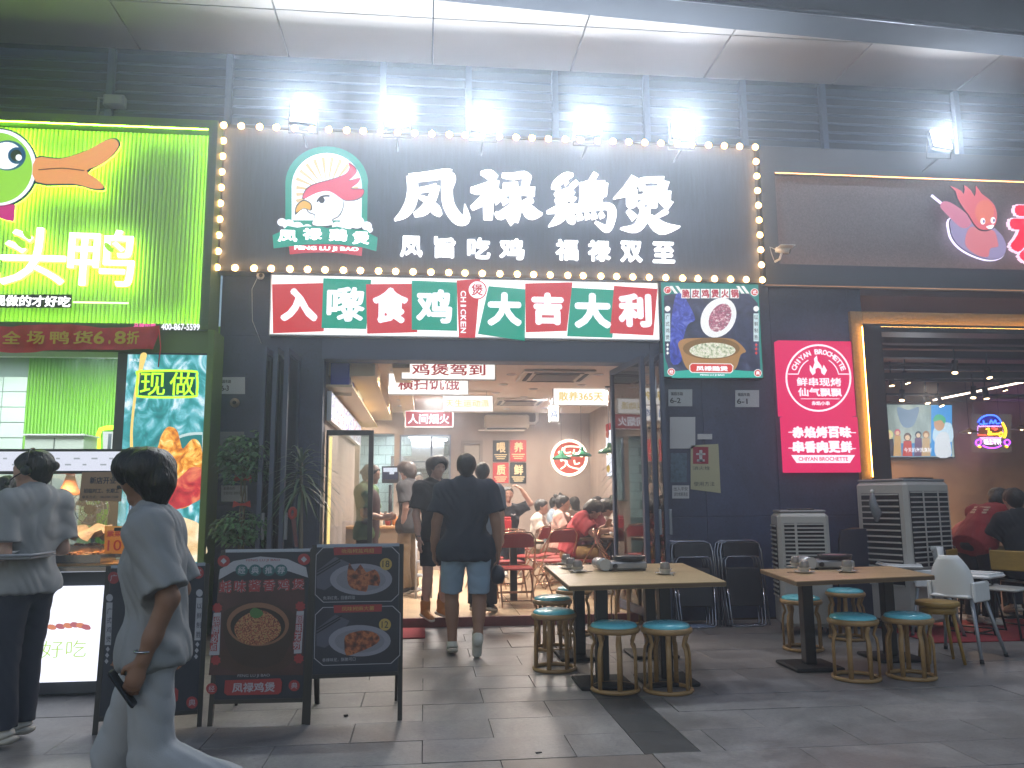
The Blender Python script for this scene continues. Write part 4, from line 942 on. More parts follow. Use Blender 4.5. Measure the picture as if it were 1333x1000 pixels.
# hanging lightbox signs
def hang(txt, x0, y0, x1, y1, Y, face, ink, label, tb=None, bold=.015):
    fr = FY(Y); (a, c), (d, e) = fr.uv(x0, y1), fr.uv(x1, y0); b0_, b1_ = min(c, e), max(c, e)
    t = T('hanging_sign', label, 'sign', ((a+d)/2, Y, b0_), 0, 'hanging signs in the restaurant')
    obj('box', MB().box(a, d, Y, Y+.08, b0_, b1_, bev=.006), WHT if 'white' in label else M('case_red', '#8c2a2a', .5), t); fc = obj('lit_face', MB().box(a+.012, d-.012, Y-.006, Y-.0005, b0_+.012, b1_-.012), face, t)
    if txt:
        bx = tb or (x0+(x1-x0)*.1, y0+(y1-y0)*.15, x1-(x1-x0)*.1, y1-(y1-y0)*.15); text(fr, txt, bx, .0065, ink, t, 'lettering', bold=bold, t=.002)
    for x in (a+.1, d-.1): obj('hanging_rod', MB().tube([(x, Y+.04, b1_), (x, Y+.04, CZ-.003)], .006, 5), CHR, t)
WB = E('hang_white', '#fff8f2', 1.35); INKR = pE('hang_red_ink', '#b0302c', .8); INKY = pE('hang_yellow_ink', '#f0cf6a', 1.0)
hang('鸡煲驾到', 522, 466, 645, 494, 9.75, WB, INKR, 'white hanging lightbox with red characters nearest the door, cut by the lintel', (536, 474, 632, 489), .02)
hang('横扫饥饿', 505, 485, 610, 514, 10.6, WB, INKR, 'white hanging lightbox with red characters behind the front one', (518, 492, 598, 508), .02)
hang('天生运动派', 576, 515, 642, 536, 12.2, WB, INKY, 'white hanging lightbox with yellow characters above the red sign', (580, 520, 637, 530))
hang('人间烟火', 527, 535, 590, 556, 13.6, pE('sign_red', '#bb3a36', .95), WL1, 'red hanging sign with white characters over the kitchen hatch', (531, 539, 585, 552), .03)
hang('散养365天', 720, 505, 791, 528, 11.9, WB, INKY, 'white hanging lightbox with yellow characters and the number 365', (727, 510, 785, 522))
hang('鸡', 715, 529, 727, 549, 13.0, WB, pE('sign_blue', '#4a6fae', .9), 'narrow white double-sided lightbox below the yellow 365 sign', (717, 533, 725, 544))
hang('', 809, 489, 828, 517, 9.95, E('hang_cool', '#dce8ff', 1.2), INKR, 'small white hanging lightbox beside the folded glass door')
# wall AC
fr = FY(BY-.2); a, c = fr.uv(631, 561); d_, e_ = fr.uv(689, 540)
t = T('wall_air_conditioner', 'long white air conditioner high on the rear wall', 'air conditioner', ((a+d_)/2, BY, c))
obj('casing', MB().box(a, d_, BY-.22, BY-.002, c+.05, e_, bev=.03), M('ac_white', '#d8cfc2', .4), t); obj('flap', MB().box(a-.12, d_-.1, BY-.28, BY-.15, c, c+.018), M('ac_white', '#d8cfc2'), t)
obj('vent', MB().box(a+.05, d_-.05, BY-.221, BY-.1, c+.035, c+.049), BLKM, t)
obj('pipe', MB().tube([(d_, BY-.06, e_-.15), (d_+.12, BY-.06, e_-.15), (d_+.17, BY-.06, e_-.1), (d_+.17, BY-.06, CZ)], .03, 8), M('ac_white', '#d8cfc2'), t)
# posters
fr = FY(BY-.012)
for k, (ch, bx, col, lab) in enumerate((('喂', (641.5, 573.5, 662, 601), '#23272a', 'black wall poster with a cream character, upper of the pair by the door'), ('养', (664, 573, 685, 601), '#b23a3c', 'red wall poster with a cream character, upper of the pair by the round sign'),
                          ('质', (641.5, 602.5, 662, 629), '#b23a3c', 'red wall poster with a cream character below the black one'), ('鲜', (664, 602.5, 685, 629.5), '#23272a', 'black wall poster with a cream character below the red one'))):
    o = shape('wall_poster', fr, rect(*bx), 0, .01, M('poster_'+col, col, .6), None); tag(o, lab, 'poster', 'four square character posters')
    text(fr, ch, (bx[0]+5, bx[1]+2.5, bx[2]-4, bx[1]+16), .0105, M('cream_print', '#e3cfa0', .6), o, 'character', bold=.03, t=.001)
    for i in range(3): shape('caption_line', fr, rect(bx[0]+2+i*1.5, bx[1]+18+i*2.6, bx[2]-2-i*1.5, bx[1]+19.2+i*2.6), .0105, .011, M('cream_print', '#e3cfa0'), o)
# round neon
fr = FY(BY-.04); t = T('round_neon_sign', 'round red wall sign with a glowing white ring and outlined character', 'neon sign', tuple(fr.px(741, 619)))
shape('disc', fr, circ(741, 596, 21, 21), -.03, .0, M('brick_red', '#a5402e', .5, emit=.35), t)
obj('ring', MB().tube([fr.px(*p) for p in circ(741, 596, 22.3, 22.3, 40)], .026, 7, closed=True), E('neon_cream', '#ffe9cf', 3.2), t)
mb = MB(); f9 = ZC(600, 430, 3.7)
for pts in ([(478,582),(470,588),(478,596)], [(490,565),(482,600),(480,612)], [(500,562),(530,560),(572,564),(570,580)], [(498,565),(500,590),(530,588)], [(545,575),(540,595)], [(480,630),(500,626),(503,650),(480,668)], [(508,628),(520,655),(570,668),(585,655)], [(545,625),(550,645),(572,640)], [(505,605),(540,604),(575,600)]):
    mb.tube([fr.px(*p, .012) for p in spl(f9(pts), 4, False)], .014, 5)
obj('neon_character', mb, E('neon_cream', '#ffe9cf', 3.2), t)
# pendants
for k, (px, py, Y, lab) in enumerate(((793, 590, 11.6, 'green enamel pendant lamp nearest the lit menu panel'), (731, 598, 13.6, 'green enamel pendant lamp in front of the round neon sign, lower one'), (757, 594, 12.8, 'green enamel pendant lamp overlapping the right edge of the round neon sign'))):
    p = W(px, py, Y); t = T('pendant_lamp', lab, 'lamp', (p.x, p.y, CZ), 0, 'green pendant lamps'); x, y, z = p
    obj('shade', MB().lathe([(.17, -.0), (.155, .03), (.06, .075), (.035, .11), (.03, .15), (.027, .15), (.03, .1), (.05, .07), (.15, .025), (.165, -.004)], (x, y, z), 18), M('green_enamel', '#1d5a3c', .25), t)
    obj('cord', MB().tube([(x, y, z+.15), (x, y, CZ-.02)], .004, 5), BLK, t); obj('ceiling_rose', MB().lathe([(.04, -.02), (.04, -.001)], (x, y, CZ), 12), BLK, t)
    obj('bulb', MB().sphere((x, y, z+.02), .035, 10), E('pendant_bulb', '#ffdcae', 6), t)
# lit menu panel on the right wall
fr = Fr((RW-.015, 0, 0), (0, -1, 0)); q = [fr.uv(790, 553), fr.uv(790, 620)]; u0 = q[0][0]; u1 = fr.uv(818, 547)[0]; z1_, z0_ = q[0][1], q[1][1]
t = T('menu_board', 'white backlit menu panel with small food pictures on the right side wall', 'menu board', (RW, -u0, z0_))
fc = obj('lit_face', MB().prism(fr, [(u0, z0_), (u1, z0_), (u1, z1_), (u0, z1_)], 0, .02), E('menu_white', '#f4f6ff', 1.3), t)
for i in range(3):
    for j in range(3):
        uu, zz = u0+.12+i*(u1-u0)/3, z0_+.12+j*(z1_-z0_)/3
        obj('food_picture', MB().prism(fr, [(uu+.13*math.cos(a), zz+.07*math.sin(a)) for a in np.arange(12)*math.pi/6], .0205, .022), [pE('dish_a', '#c9a44a', 1), pE('dish_b', '#8aa05a', 1), pE('dish_c', '#b0563a', 1)][(i+j) % 3], fc)
obj('title_strip', MB().prism(fr, [(u0, z1_-.12), (u0+.4, z1_-.12), (u0+.4, z1_), (u0, z1_)], .0205, .024), INKR, fc)
# left wall: lit menu strip, shelf with blue cartons
fr = Fr((LW+.02, 0, 0), (0, 1, 0)); u0, u1 = 9.33, fr.uv(466, 551)[0]; zt_, zb2 = fr.uv(440, 527)[1], fr.uv(433, 552)[1]
t = T('menu_lightbox', 'long backlit picture menu along the left side wall below the shelf', 'menu board', (LW, u0, zb2))
obj('casing', MB().prism(fr, [(u0, zb2-.02), (u1, zb2-.02), (u1, zt_+.02), (u0, zt_+.02)], 0, .05), WHT, t)
n_ = 6
for i in range(n_):
    a, c = u0+(u1-u0)*i/n_+.01, u0+(u1-u0)*(i+1)/n_-.01
    obj('menu_page', MB().prism(fr, [(a, zb2), (c, zb2), (c, zt_), (a, zt_)], .0505, .054), ramp_mat('menu_print_%d' % (i % 3), [(.35, ['#e9e6f2', '#e0e8f6', '#f4e4e2'][i % 3]), (.5, '#f7f7fb'), (.56, ['#6070b8', '#b0505a', '#7a5aa8'][i % 3]), (.7, '#e8ddd8')], 14, emit=1.15, detail=2), t)
sh = T('wall_shelf', 'cream wall shelf high along the left side of the restaurant', 'shelf', (LW, u0, zt_+.08)); obj('board', MB().box(LW+.002, LW+.3, u0, u1+.8, zt_+.07, zt_+.095), M('cream_bulkhead', '#d8c9ab'), sh)
obj('bracket', MB().box(LW+.001, LW+.25, u0+.5, u0+.53, zt_+.03, zt_+.069), M('cream_bulkhead', '#d8c9ab'), sh)
for i in range(9):
    y = u0+.12+i*.26; hgt = [.32, .34, .3, .2, .18, .26, .26, .26, .24][i]; mt = [M('carton_blue', '#26349a', .5), M('carton_white', '#d7dae6', .5), M('carton_blue', '#26349a'), M('carton_cream', '#cbbf9a', .6), M('carton_cream', '#cbbf9a', .6), E('shelf_glow', '#fff0c8', .9), E('shelf_glow', '#fff0c8', .9), E('shelf_glow', '#fff0c8', .9), M('carton_white', '#d7dae6')][i]
    t = T('shelf_box', ['blue carton at the door end of the wall shelf', 'white carton second along the wall shelf', 'blue carton third along the wall shelf', 'short cream carton fourth along the wall shelf', 'short cream carton before the glowing boxes', 'first glowing cream box on the wall shelf', 'middle glowing cream box on the wall shelf', 'last glowing cream box on the wall shelf', 'white carton at the far end of the wall shelf'][i], 'box', (LW+.15, y, zt_+.096))
    obj('carton', MB().box(LW+.05, LW+.26, y-.1, y+.1, zt_+.096, zt_+.096+hgt, bev=.004), mt, t); obj('carton_lid', MB().box(LW+.048, LW+.262, y-.102, y+.102, zt_+.0965+hgt, zt_+.101+hgt), WHT, t)
# glass partition just inside the doorway, with a yellow lit edge
PYY = 9.36; fr = FY(PYY); gx0_, gx1_ = W(424, 600, PYY).x, W(486, 600, PYY).x; gz_ = W(455, 560, PYY).z
t = T('glass_partition', 'black framed glass partition with a glowing yellow edge inside the doorway', 'partition', ((gx0_+gx1_)/2, PYY, FZ))
for nm, bx in (('frame_rail', (gx0_, gx1_, gz_-.06, gz_)), ('frame_rail', (gx0_, gx1_, FZ+.0, FZ+.12)), ('frame_post', (gx1_-.055, gx1_, FZ+.121, gz_-.061)), ('frame_post', (gx0_, gx0_+.025, FZ+.121, gz_-.061))):
    obj(nm, MB().box(bx[0], bx[1], PYY, PYY+.05, bx[2], bx[3]), BLK, t)
obj('pane', MB().box(gx0_+.026, gx1_-.056, PYY+.022, PYY+.028, FZ+.121, gz_-.061), glass_mat('smoky_glass', (.82, .84, .86), .10), t)
obj('led_edge', MB().box(gx0_+.03, gx0_+.06, PYY+.05, PYY+.065, FZ+.13, gz_-.07), E('warm_yellow_led', '#ffe08a', 2.2), t)
# till screen and counter at the back left
t = T('till_screen', 'black till monitor with white window beside the counter staff', 'monitor', tuple(W(505, 630, 12.3))); fr = FY(12.3)
shape('casing', fr, rect(497, 607, 519, 629), -.03, 0, BLK, t); s_ = shape('screen', fr, rect(498, 608.5, 518, 624), .0005, .002, pE('till_dark', '#38344a', .8), t); shape('window', fr, rect(499, 609, 517, 614.5), .0025, .003, pE('till_white', '#dfe6f2', 1), s_); shape('window', fr, rect(507, 614.5, 513, 617.5), .0025, .003, pE('till_white', '#dfe6f2', 1), s_)
p = W(508, 640, 12.3); obj('stand', MB().tube([(p.x, 12.33, 1.0), (p.x, 12.33, p.z+.1)], .025, 8), BLK, t)
t = T('service_counter', 'pale wooden service counter crowded with baskets behind the staff', 'counter', (W(500, 700, 12.2).x, 12.2, FZ))
cx0, cx1 = W(470, 700, 12.2).x, W(528, 700, 12.2).x
obj('worktop', MB().box(cx0-.4, cx1, 12.1, 12.8, .96, 1.0, bev=.006), M('counter_wood', '#b08a5e', .4, noise=(6, .15), stretch=(1, 8, 8)), t)
obj('front_panel', MB().box(cx0-.35, cx1-.05, 12.15, 12.75, FZ, .959), M('counter_front', '#8a7a68', .6), t)
for i in range(7):
    x = cx0+.05+i*.11; mt = [M('basket_orange', '#c07a30', .6), M('jar_green', '#3f7a3a', .4), M('bag_white', '#d8d4c8', .7), M('jar_red', '#9a3a34', .4)][i % 4]
    lab = ['orange basket', 'green jar', 'white paper bag', 'red sauce jar', 'small orange basket', 'small green jar', 'last white paper bag'][i]
    t = T('counter_item', lab+' on the service counter by the till screen', 'container', (x, 12.3, 1.0)); obj('vessel', MB().lathe([(.03, 0), (.042, .02), (.045, .09+.02*(i % 3)), (.03, .12+.02*(i % 3))], (x, 12.25+.07*(i % 2), 1.001), 12), mt, t); obj('lid', MB().lathe([(.032, .121+.02*(i % 3)), (.032, .135+.02*(i % 3))], (x, 12.25+.07*(i % 2), 1.001), 12), WHT, t)
# slim white shelf trolley
t = T('shelf_trolley', 'slim white wire shelf trolley standing behind the man in black', 'trolley', (W(550, 750, 10.9).x, 10.9, FZ)); a, c = W(542, 700, 10.9).x, W(562, 700, 10.9).x
for x in (a, c):
    for y in (10.9, 11.2): obj('post', MB().tube([(x, y, FZ), (x, y, 1.0)], .014, 6), WHT, t)
for z in (.2, .38, .56, .74, .97): obj('shelf', MB().box(a-.01, c+.01, 10.89, 11.21, z-.008, z+.008), WHT, t)

# ================================================================ folding glass doors
DG = M('door_frame_navy', '#3a4660', .45, metal=.2)
def leaf(p0, p1, z0, z1, t, glass=True, w_=.055, handle=None):
    p0, p1 = Vector((*p0, 0)), Vector((*p1, 0)); d = (p1-p0); L = d.length; d.normalize(); ang = math.atan2(d.y, d.x)
    M4 = Matrix.Translation(p0) @ Matrix.Rotation(ang, 4, 'Z')
    for nm, bx in (('stile', (0, w_, z0, z1)), ('stile', (L-w_, L, z0, z1)), ('rail', (w_+.0005, L-w_-.0005, z1-w_, z1)), ('rail', (w_+.0005, L-w_-.0005, z0, z0+.09))):
        obj(nm, MB().box(bx[0], bx[1], -.022, .022, bx[2], bx[3], M4=M4), DG, t)
    obj('pane', MB().box(w_, L-w_, -.004, .004, z0+.09, z1-w_, M4=M4), glass_mat('door_glass', (.62, .68, .78), .12), t)
    if handle is not None:
        M5 = M4 @ Matrix.Translation((handle, -.045, 0)); obj('handle', MB().box(-.015, .015, -.012, .02, .98, 1.25, M4=M5, bev=.004), ALU, t)
hl = [('folding_door', 'outermost left door leaf folded back beside the money tree'), ('folding_door', 'middle left door leaf in the folded stack'), ('folding_door', 'left door leaf next to the dark spiky plant')]
zt9 = zHead-.015
xs = [W(p, 600, 8.7).x for p in (346, 360, 374)]
for k, x in enumerate(xs):
    t = T('folding_door', hl[k][1], 'door', (x, 9.05, 0), 0, 'folding glass doors of the restaurant'); leaf((x, 8.42+.01*k), (x+.035, 9.04), .03, zt9+.02, t, handle=.03 if k != 1 else None)
# right side: one leaf standing open towards the viewer's left, two stacked
t = T('folding_door', 'half open glass door leaf on the plant side of the doorway', 'door', (W(800, 700, 9.0).x, 9.0, 0), 0, 'folding glass doors of the restaurant')
pa = W(801, 700, 9.62); pb = W(843, 700, 8.55); leaf((pa.x, pa.y), (pb.x, pb.y), .12, zt9+.0, t, w_=.06)
for k, (px, lab) in enumerate(((849, 'folded glass door leaf behind the half open one'), (862, 'outermost folded door leaf against the 6-2 plaque wall'))):
    x = W(px, 600, 8.6).x; t = T('folding_door', lab, 'door', (x, 9.05, 0), 0, 'folding glass doors of the restaurant'); leaf((x, 8.5), (x+.05, 9.04), .03, zt9+.02, t, handle=.02)

# ================================================================ duck stall: post, video screen, inside
t = T('green_post', 'tall olive green metal post framing the video screen', 'post', (gx1-.1, 8.7, 0)); pz1 = gz0-.003
obj('post_body', MB().box(W(273, 600, 8.7).x, gx1-.0, 8.66, 9.08, 0, pz1, bev=.006), M('post_green', '#5d7f34', .5), t)
obj('header', MB().box(W(150, 440, 8.8).x-3.6, W(273, 600, 8.7).x-.002, 8.75, 9.08, W(200, 459, 8.75).z, pz1), M('post_green', '#5d7f34', .5), t)
V_ = ZC(160, 440, 3.33); SCY = 8.74; f = FY(SCY); vx0, vx1 = W(158, 600, SCY).x, W(268, 600, SCY).x; vz1, vz0 = W(215, 462, SCY).z, W(215, 736, SCY).z
vd = T('video_screen', 'tall glowing screen of roast wings in teal smoke with green neon characters', 'screen', ((vx0+vx1)/2, 9, vz0))
obj('casing', MB().box(vx0-.10, vx1+.015, SCY, 9.06, vz0-.04, vz1+.02), BLK, vd)
sc_ = obj('screen_face', MB().box(vx0, vx1, SCY-.004, SCY-.0005, vz0, vz1), ramp_mat('teal_smoke', [(.3, '#146e72'), (.44, '#2a9296'), (.54, '#6ab8c4'), (.66, '#d8eaf4')], 3.0, emit=1.2, distort=2.5, stretch=(1.4, 1, .8)), vd)
ROAST = ramp_mat('screen_roast', [(.3, '#a34a10'), (.45, '#e08a20'), (.6, '#f8c860'), (.72, '#fff2c8')], 9, emit=1.2, distort=1.5)
def vs_(nm, pts, d, mt, sm=4): return shape(nm, f, V_(pts), d, d+.001, mt, sc_, sm)
vs_('bowl_bars', [(min(q[0], 346), q[1]) for q in circ(330, 470, 130, 62, 26)], .0045, pE('wire_white', '#cfe6e6', 1), 0); vs_('bowl_inner', [(min(q[0], 344), q[1]) for q in circ(330, 474, 120, 54, 26)], .0058, pE('wire_teal', '#2f8587', 1), 0)
vs_('honey_stream', [(78,70),(105,70),(92,120),(66,220),(50,330),(44,420),(46,520),(34,520),(32,420),(40,320),(52,220),(70,130)], .0072, pE('honey', '#f4d27a', 1.2), 3)
vs_('roast_wing', [(150,480),(165,430),(185,395),(205,385),(235,400),(250,450),(262,480),(300,440),(330,450),(345,500),(340,600),(355,660),(300,720),(240,740),(150,700),(100,600)], .0085, ROAST)
vs_('red_bowl', [(100,600),(160,640),(240,610),(300,560),(352,580),(350,680),(300,720),(240,742),(140,760),(80,700)], .0098, ramp_mat('screen_red', [(.3, '#7d1420'), (.5, '#c8303a'), (.7, '#f08a60')], 6, emit=1.1, distort=1))
vs_('cream_plate', [(60,800),(200,770),(300,790),(345,830),(345,965),(60,965)], .0085, ramp_mat('screen_cream', [(.3, '#d9a45a'), (.5, '#f6e2b8'), (.7, '#ffffff')], 4, emit=1.2, distort=1), 3)
NL = E('neon_lime', '#a6f02a', 2.2); vs_('neon_backing', [(74,146),(312,146),(316,250),(70,252)], .0072, pE('neon_backing_green', '#0c5a4a', .8), 0); mb = MB(); mb.tube([f.px(*p, .012) for p in V_(spl([(80,145),(300,145),(322,165),(322,235),(300,256),(85,256),(64,235),(66,165)], 3))], .012, 6, closed=True); obj('neon_frame', mb, NL, sc_)
for ch, bx in (('现', [(78,152),(185,250)]), ('做', [(205,150),(312,250)])):
    q = V_(bx); text(f, ch, (*q[0], *q[1]), .010, NL, sc_, 'neon_character', bold=.0, t=.01)
for i in range(2): q = V_([(28,80),(78,98)]); 
text(f, '鸭头王', (169, 467, 183, 471), .0055, WL1, sc_, 'lettering', bold=.01, t=.001)
# stall room
BX = ramp_mat('x', [(0, '#000000'), (1, '#ffffff')]) if False else None
gw = T('green_slat_wall', 'bright green ribbed wall inside the duck stall', 'wall', (-4.5, 11, 0)); x0_, x1_ = W(36, 500, 11).x, W(158, 500, 11).x
obj('wall_board', MB().box(x0_, x1_+.6, 11.03, 11.1, 0, 3.3), M('slat_green', '#6fae2c', .5), gw)
b = MB(); x = x0_
while x < x1_+.5: b.lathe([(.014, 0), (.014, 3.3)], (x, 11.025, 0), 6); x += .042
tag(obj('slat', b, M('slat_green', '#6fae2c', .5), gw), kind='stuff')
wt = T('white_tiled_wall', 'white tiled wall at the left end of the duck stall', 'wall', (-6, 11, 0)); obj('wall_board', MB().box(x0_-3, x0_-.01, 11.03, 11.1, 0, 3.3), M('tile_grout', '#7c8f8c'), wt)
for i in range(8):
    for j in range(10):
        o = bpy.data.objects.new('tile', tme); COL.objects.link(o); o.parent = wt; o.matrix_parent_inverse = PM(wt).inverted(); o.location = (x0_-.16-i*.3-(j % 2)*.0, 11.018, 1.1+j*.2)
tag(obj('stall_ceiling', MB().box(-9, -2.62, 8.9, 11.2, 3.25, 3.3), M('stall_white', '#d4dcd2', .7)), kind='structure')
tag(obj('stall_floor', MB().box(-9, -2.62, 9.1, 11.2, -.01, .006), FLOORT), kind='structure')
t = T('white_cupboard', 'low white cabinet against the green ribbed wall of the stall', 'cabinet', (W(75, 580, 10.6).x, 10.6, 0)); a, c = W(37, 580, 10.6).x, W(113, 580, 10.6).x; zc = W(75, 566, 10.6).z
obj('cabinet_body', MB().box(a, c, 10.5, 10.95, 0, zc-.02, bev=.005), M('cab_white', '#c4ccca', .4), t); obj('cabinet_top', MB().box(a-.02, c+.02, 10.47, 10.96, zc-.019, zc), WHT, t); obj('door_gap', MB().box((a+c)/2-.004, (a+c)/2+.004, 10.495, 10.4995, .1, zc-.05), BLKM, t)
t = T('lime_arch_window', 'small arched hatch outlined in glowing lime inside the stall', 'window', tuple(W(140, 580, 10.9))); f = FY(10.95)
obj('glow_rim', MB().tube([f.px(*p) for p in [(128, 640), (128, 566), (131, 559), (138, 557), (160, 556)]], .03, 7), E('lime_rim', '#c8ff3a', 2.4), t); shape('pane', f, rect(134, 562, 160, 600), -.01, .0, pE('pale_window', '#dfe8e4', 1.1), t)
for x in (W(141, 580, 10.95).x, W(150, 580, 10.95).x): obj('blind_bar', MB().box(x, x+.04, 10.925, 10.935, 1.9, 2.25), ALU, t)
for i, x in enumerate((-5.4, -3.9)):
    t = T('stall_ceiling_light', ['square white ceiling panel light at the tiled end of the stall', 'square white ceiling panel light by the video screen'][i], 'ceiling light', (x, 10, 3.25)); obj('diffuser', MB().box(x-.3, x+.3, 9.7, 10.3, 3.235, 3.248), E('stall_panel', '#f2fff4', 3.5), t); obj('rim', MB().box(x-.33, x+.33, 9.67, 10.33, 3.2485, 3.2495), ALU, t)
    lamp('stall_lamp', (x, 10, 3.2), (x, 10, 0), 46, .6, (.9, 1, .92))
# display counter on the pavement
YC = 6.25; f = FY(YC); cxr = W(171, 700, YC).x; cxl = cxr-3.6
ct = T('display_counter', 'glass food display counter with lit white front panel', 'display counter', ((cxl+cxr)/2, YC+.4, 0))
zA, zB, zTop, zS0, zS1 = W(100, 893, YC).z, W(100, 763, YC).z, W(100, 741, YC).z, W(100, 613, YC).z, W(100, 588, YC).z
CD = M('counter_dark', '#3c4148', .4, metal=.4)
obj('base_cabinet', MB().box(cxl, cxr, YC+.02, YC+.8, .02, zTop-.02, bev=.006), CD, ct)
xl = W(133, 830, YC).x; fc = obj('front_lightbox', MB().box(cxl+.05, xl, YC-.0, YC+.019, zA+.03, zB), E('counter_front_lit', '#eef2ff', 1.3), ct)
f2 = FY(YC-.001); text(f2, '好吃', (55, 834, 112, 856), 0, pE('pale_lime_print', '#b9dd62', 1.05), fc, 'lettering', bold=-.012, t=.002)
for i, (x, y) in enumerate(((66, 817), (77, 816), (87, 815), (96, 814), (104, 815), (111, 817))):
    shape('printed_prawn', f2, spl([(x-5, y), (x-2, y-4), (x+5, y-3), (x+7, y+2), (x+1, y+3)], 3), 0, .0006+.0002*i, pE(['prawn_a', 'prawn_b'][i % 2], ['#d98a6a', '#b86a72'][i % 2], 1), fc)
obj('counter_rail', MB().box(cxl, cxr+.01, YC-.03, YC+.85, zTop-.019, zTop+.02, bev=.005), CHR, ct)
obj('counter_bed', MB().box(cxl+.02, cxr-.02, YC+.05, YC+.75, zTop+.021, zTop+.03), M('warm_bed', '#c59a5c', .4), ct)
FOOD = [ramp_mat('tray_food_%d' % i, st_, 30, rough=.35, detail=3, bump=.9, distort=.6) for i, st_ in enumerate(([(.3, '#5a2a10'), (.5, '#b5702a'), (.7, '#e0b060')], [(.3, '#3c1c0c'), (.5, '#8e4a1c'), (.7, '#c98a4a')], [(.3, '#6a5a1a'), (.5, '#c89a3a'), (.7, '#f0dca0')]))]
for r_ in range(2):
    for k in range(6):
        x0t = cxr-.22-.42*(k+1)-(0.0); y0t = YC+.09+r_*.33; zt0 = zTop+.035+r_*.05
        t = T('food_tray', '%s tray of braised food in the %s row, counted from the counter end' % (ORD[k], ['front', 'rear'][r_]), 'food tray', (x0t+.2, y0t, zt0), 0, 'steel food trays in the counter')
        b = MB()
        for bx in ((x0t, x0t+.4, y0t, y0t+.012), (x0t, x0t+.4, y0t+.298, y0t+.31), (x0t, x0t+.012, y0t+.013, y0t+.297), (x0t+.388, x0t+.4, y0t+.013, y0t+.297)): b.box(*bx, zt0, zt0+.06)
        b.box(x0t+.013, x0t+.387, y0t+.013, y0t+.297, zt0, zt0+.005); obj('tray', b, CHR, t)
        b = MB(); rr = random.Random(k*7+r_)
        for i in range(46):
            a = rr.uniform(.04, .36); c = rr.uniform(.04, .27); s_ = rr.uniform(.018, .034); b.sphere((x0t+a, y0t+c, zt0+.035+rr.uniform(0, .03)), s_, 6, sz=.55)
        tag(obj('braised_food', b, FOOD[(k+r_) % 3], t), kind='stuff')
obj('front_glass', MB().box(cxl+.03, cxr-.05, YC+.0, YC+.006, zTop+.021, zS0-.03), GLS, ct)
obj('side_glass', MB().box(cxr-.03, cxr-.024, YC+.02, YC+.74, zTop+.021, zS0-.03), GLS, ct)
for (x, y) in ((cxr-.015, YC+.0), (cxr-.015, YC+.76), (cxl+.02, YC)): obj('corner_post', MB().tube([(x, y, zTop+.02), (x, y, zS0-.02)], .016, 8), CHR, ct)
for zz in (zTop+.28, zS0-.12): obj('glass_clip', MB().box(cxr-.12, cxr-.06, YC-.015, YC+.02, zz-.012, zz+.012, bev=.004), BLK, ct)
mb_ = T('counter_menu_strip', 'long white lit menu strip in a black frame above the food counter', 'menu board', ((cxl+cxr)/2, YC, zS0)); 
obj('frame', MB().box(cxl, cxr+.02, YC-.0, YC+.1, zS0-.02, zS1+.02, bev=.004), BLK, mb_); fc = obj('lit_face', MB().box(cxl+.02, cxr-.01, YC-.005, YC-.0005, zS0, zS1), E('strip_white', '#dfe3f2', 1.0), mb_)
for i in range(14):
    x = 4+i*11.5; y = 596+(i % 2)*8; shape('menu_entry', FY(YC-.0055), rect(x, y, x+(8 if i % 3 else 5), y+2), 0, .0006, pE('entry_grey', '#a8b0b8', .9), fc)
# things in and on the counter
o = shape('hiring_notice', FY(YC-.004), [(107, 615), (160, 614), (158, 653), (103, 652)], 0, .002, M('kraft_paper', '#a08468', .7), None); tag(o, 'kraft paper hiring notice taped to the display glass', 'notice'); f2 = FY(YC-.0065)
text(f2, '新店开业', (117, 621, 151, 630), 0, INK, o, 'lettering', bold=.02, t=.0006); text(f2, '招临时工、长期工', (109, 636, 155, 642), 0, INK, o, 'lettering', bold=.02, t=.0006); text(f2, '联系方式：18620817208', (107, 645, 154, 649), 0, INK, o, 'lettering', bold=.01, t=.0006)
f2 = FY(YC+.3); pr = T('price_card', 'orange price card reading 10 standing among the trays', 'price card', tuple(f2.px(160, 720))); s_ = shape('card', f2, rect(136, 685, 186, 721), -.003, .0, M('card_orange', '#e0901c', .6, emit=.25), pr); shape('card_stand', f2, rect(150, 721, 170, 726), -.03, .0, CHR, pr)
text(f2, '素菜', (139, 690, 159, 699), .0005, M('card_red', '#c01c10', .6, emit=.2), s_, 'lettering', bold=.03, t=.001); text(f2, '10', (140, 703, 158, 717), .0005, M('card_red', '#c01c10'), s_, 'lettering', bold=.01, t=.001); text(f2, '价', (176, 690, 185, 700), .0005, M('card_red', '#c01c10'), s_, 'lettering', bold=.03, t=.001)
for k, (px, py, lab) in enumerate(((90, 645, 'peach heat lamp hanging behind the kraft notice'), (22, 668, 'orange heat lamp glowing beside the edge customer'))):
    p = W(px, py, YC+.5); t = T('heat_lamp', lab, 'lamp', tuple(p)); obj('shade', MB().lathe([(.09, 0), (.07, .04), (.035, .12), (.03, .17), (.026, .17), (.066, .04), (.086, .0)], tuple(p), 16), M('peach_enamel', '#c98a6a', .4), t)
    obj('bulb', MB().sphere(p+Vector((0, 0, .03)), .04, 10), E('heat_bulb', '#ff9a58', 5), t); obj('cord', MB().tube([p+Vector((0, 0, .17)), (p.x, p.y, zS0-.02)], .006, 5), BLK, t)
lamp('counter_strip_lamp', ((cxl+cxr)/2+.6, YC+.35, zS0-.04), ((cxl+cxr)/2+.6, YC+.35, 0), 26, .1, lin('#ffc98a'), 170, 'RECTANGLE', 2.6).rotation_euler = (0, 0, R(90))
p = W(119, 663, 8.2); t = T('pedestal_fan', 'black pedestal fan with round wire guard inside the stall', 'fan', (p.x, p.y, 0))
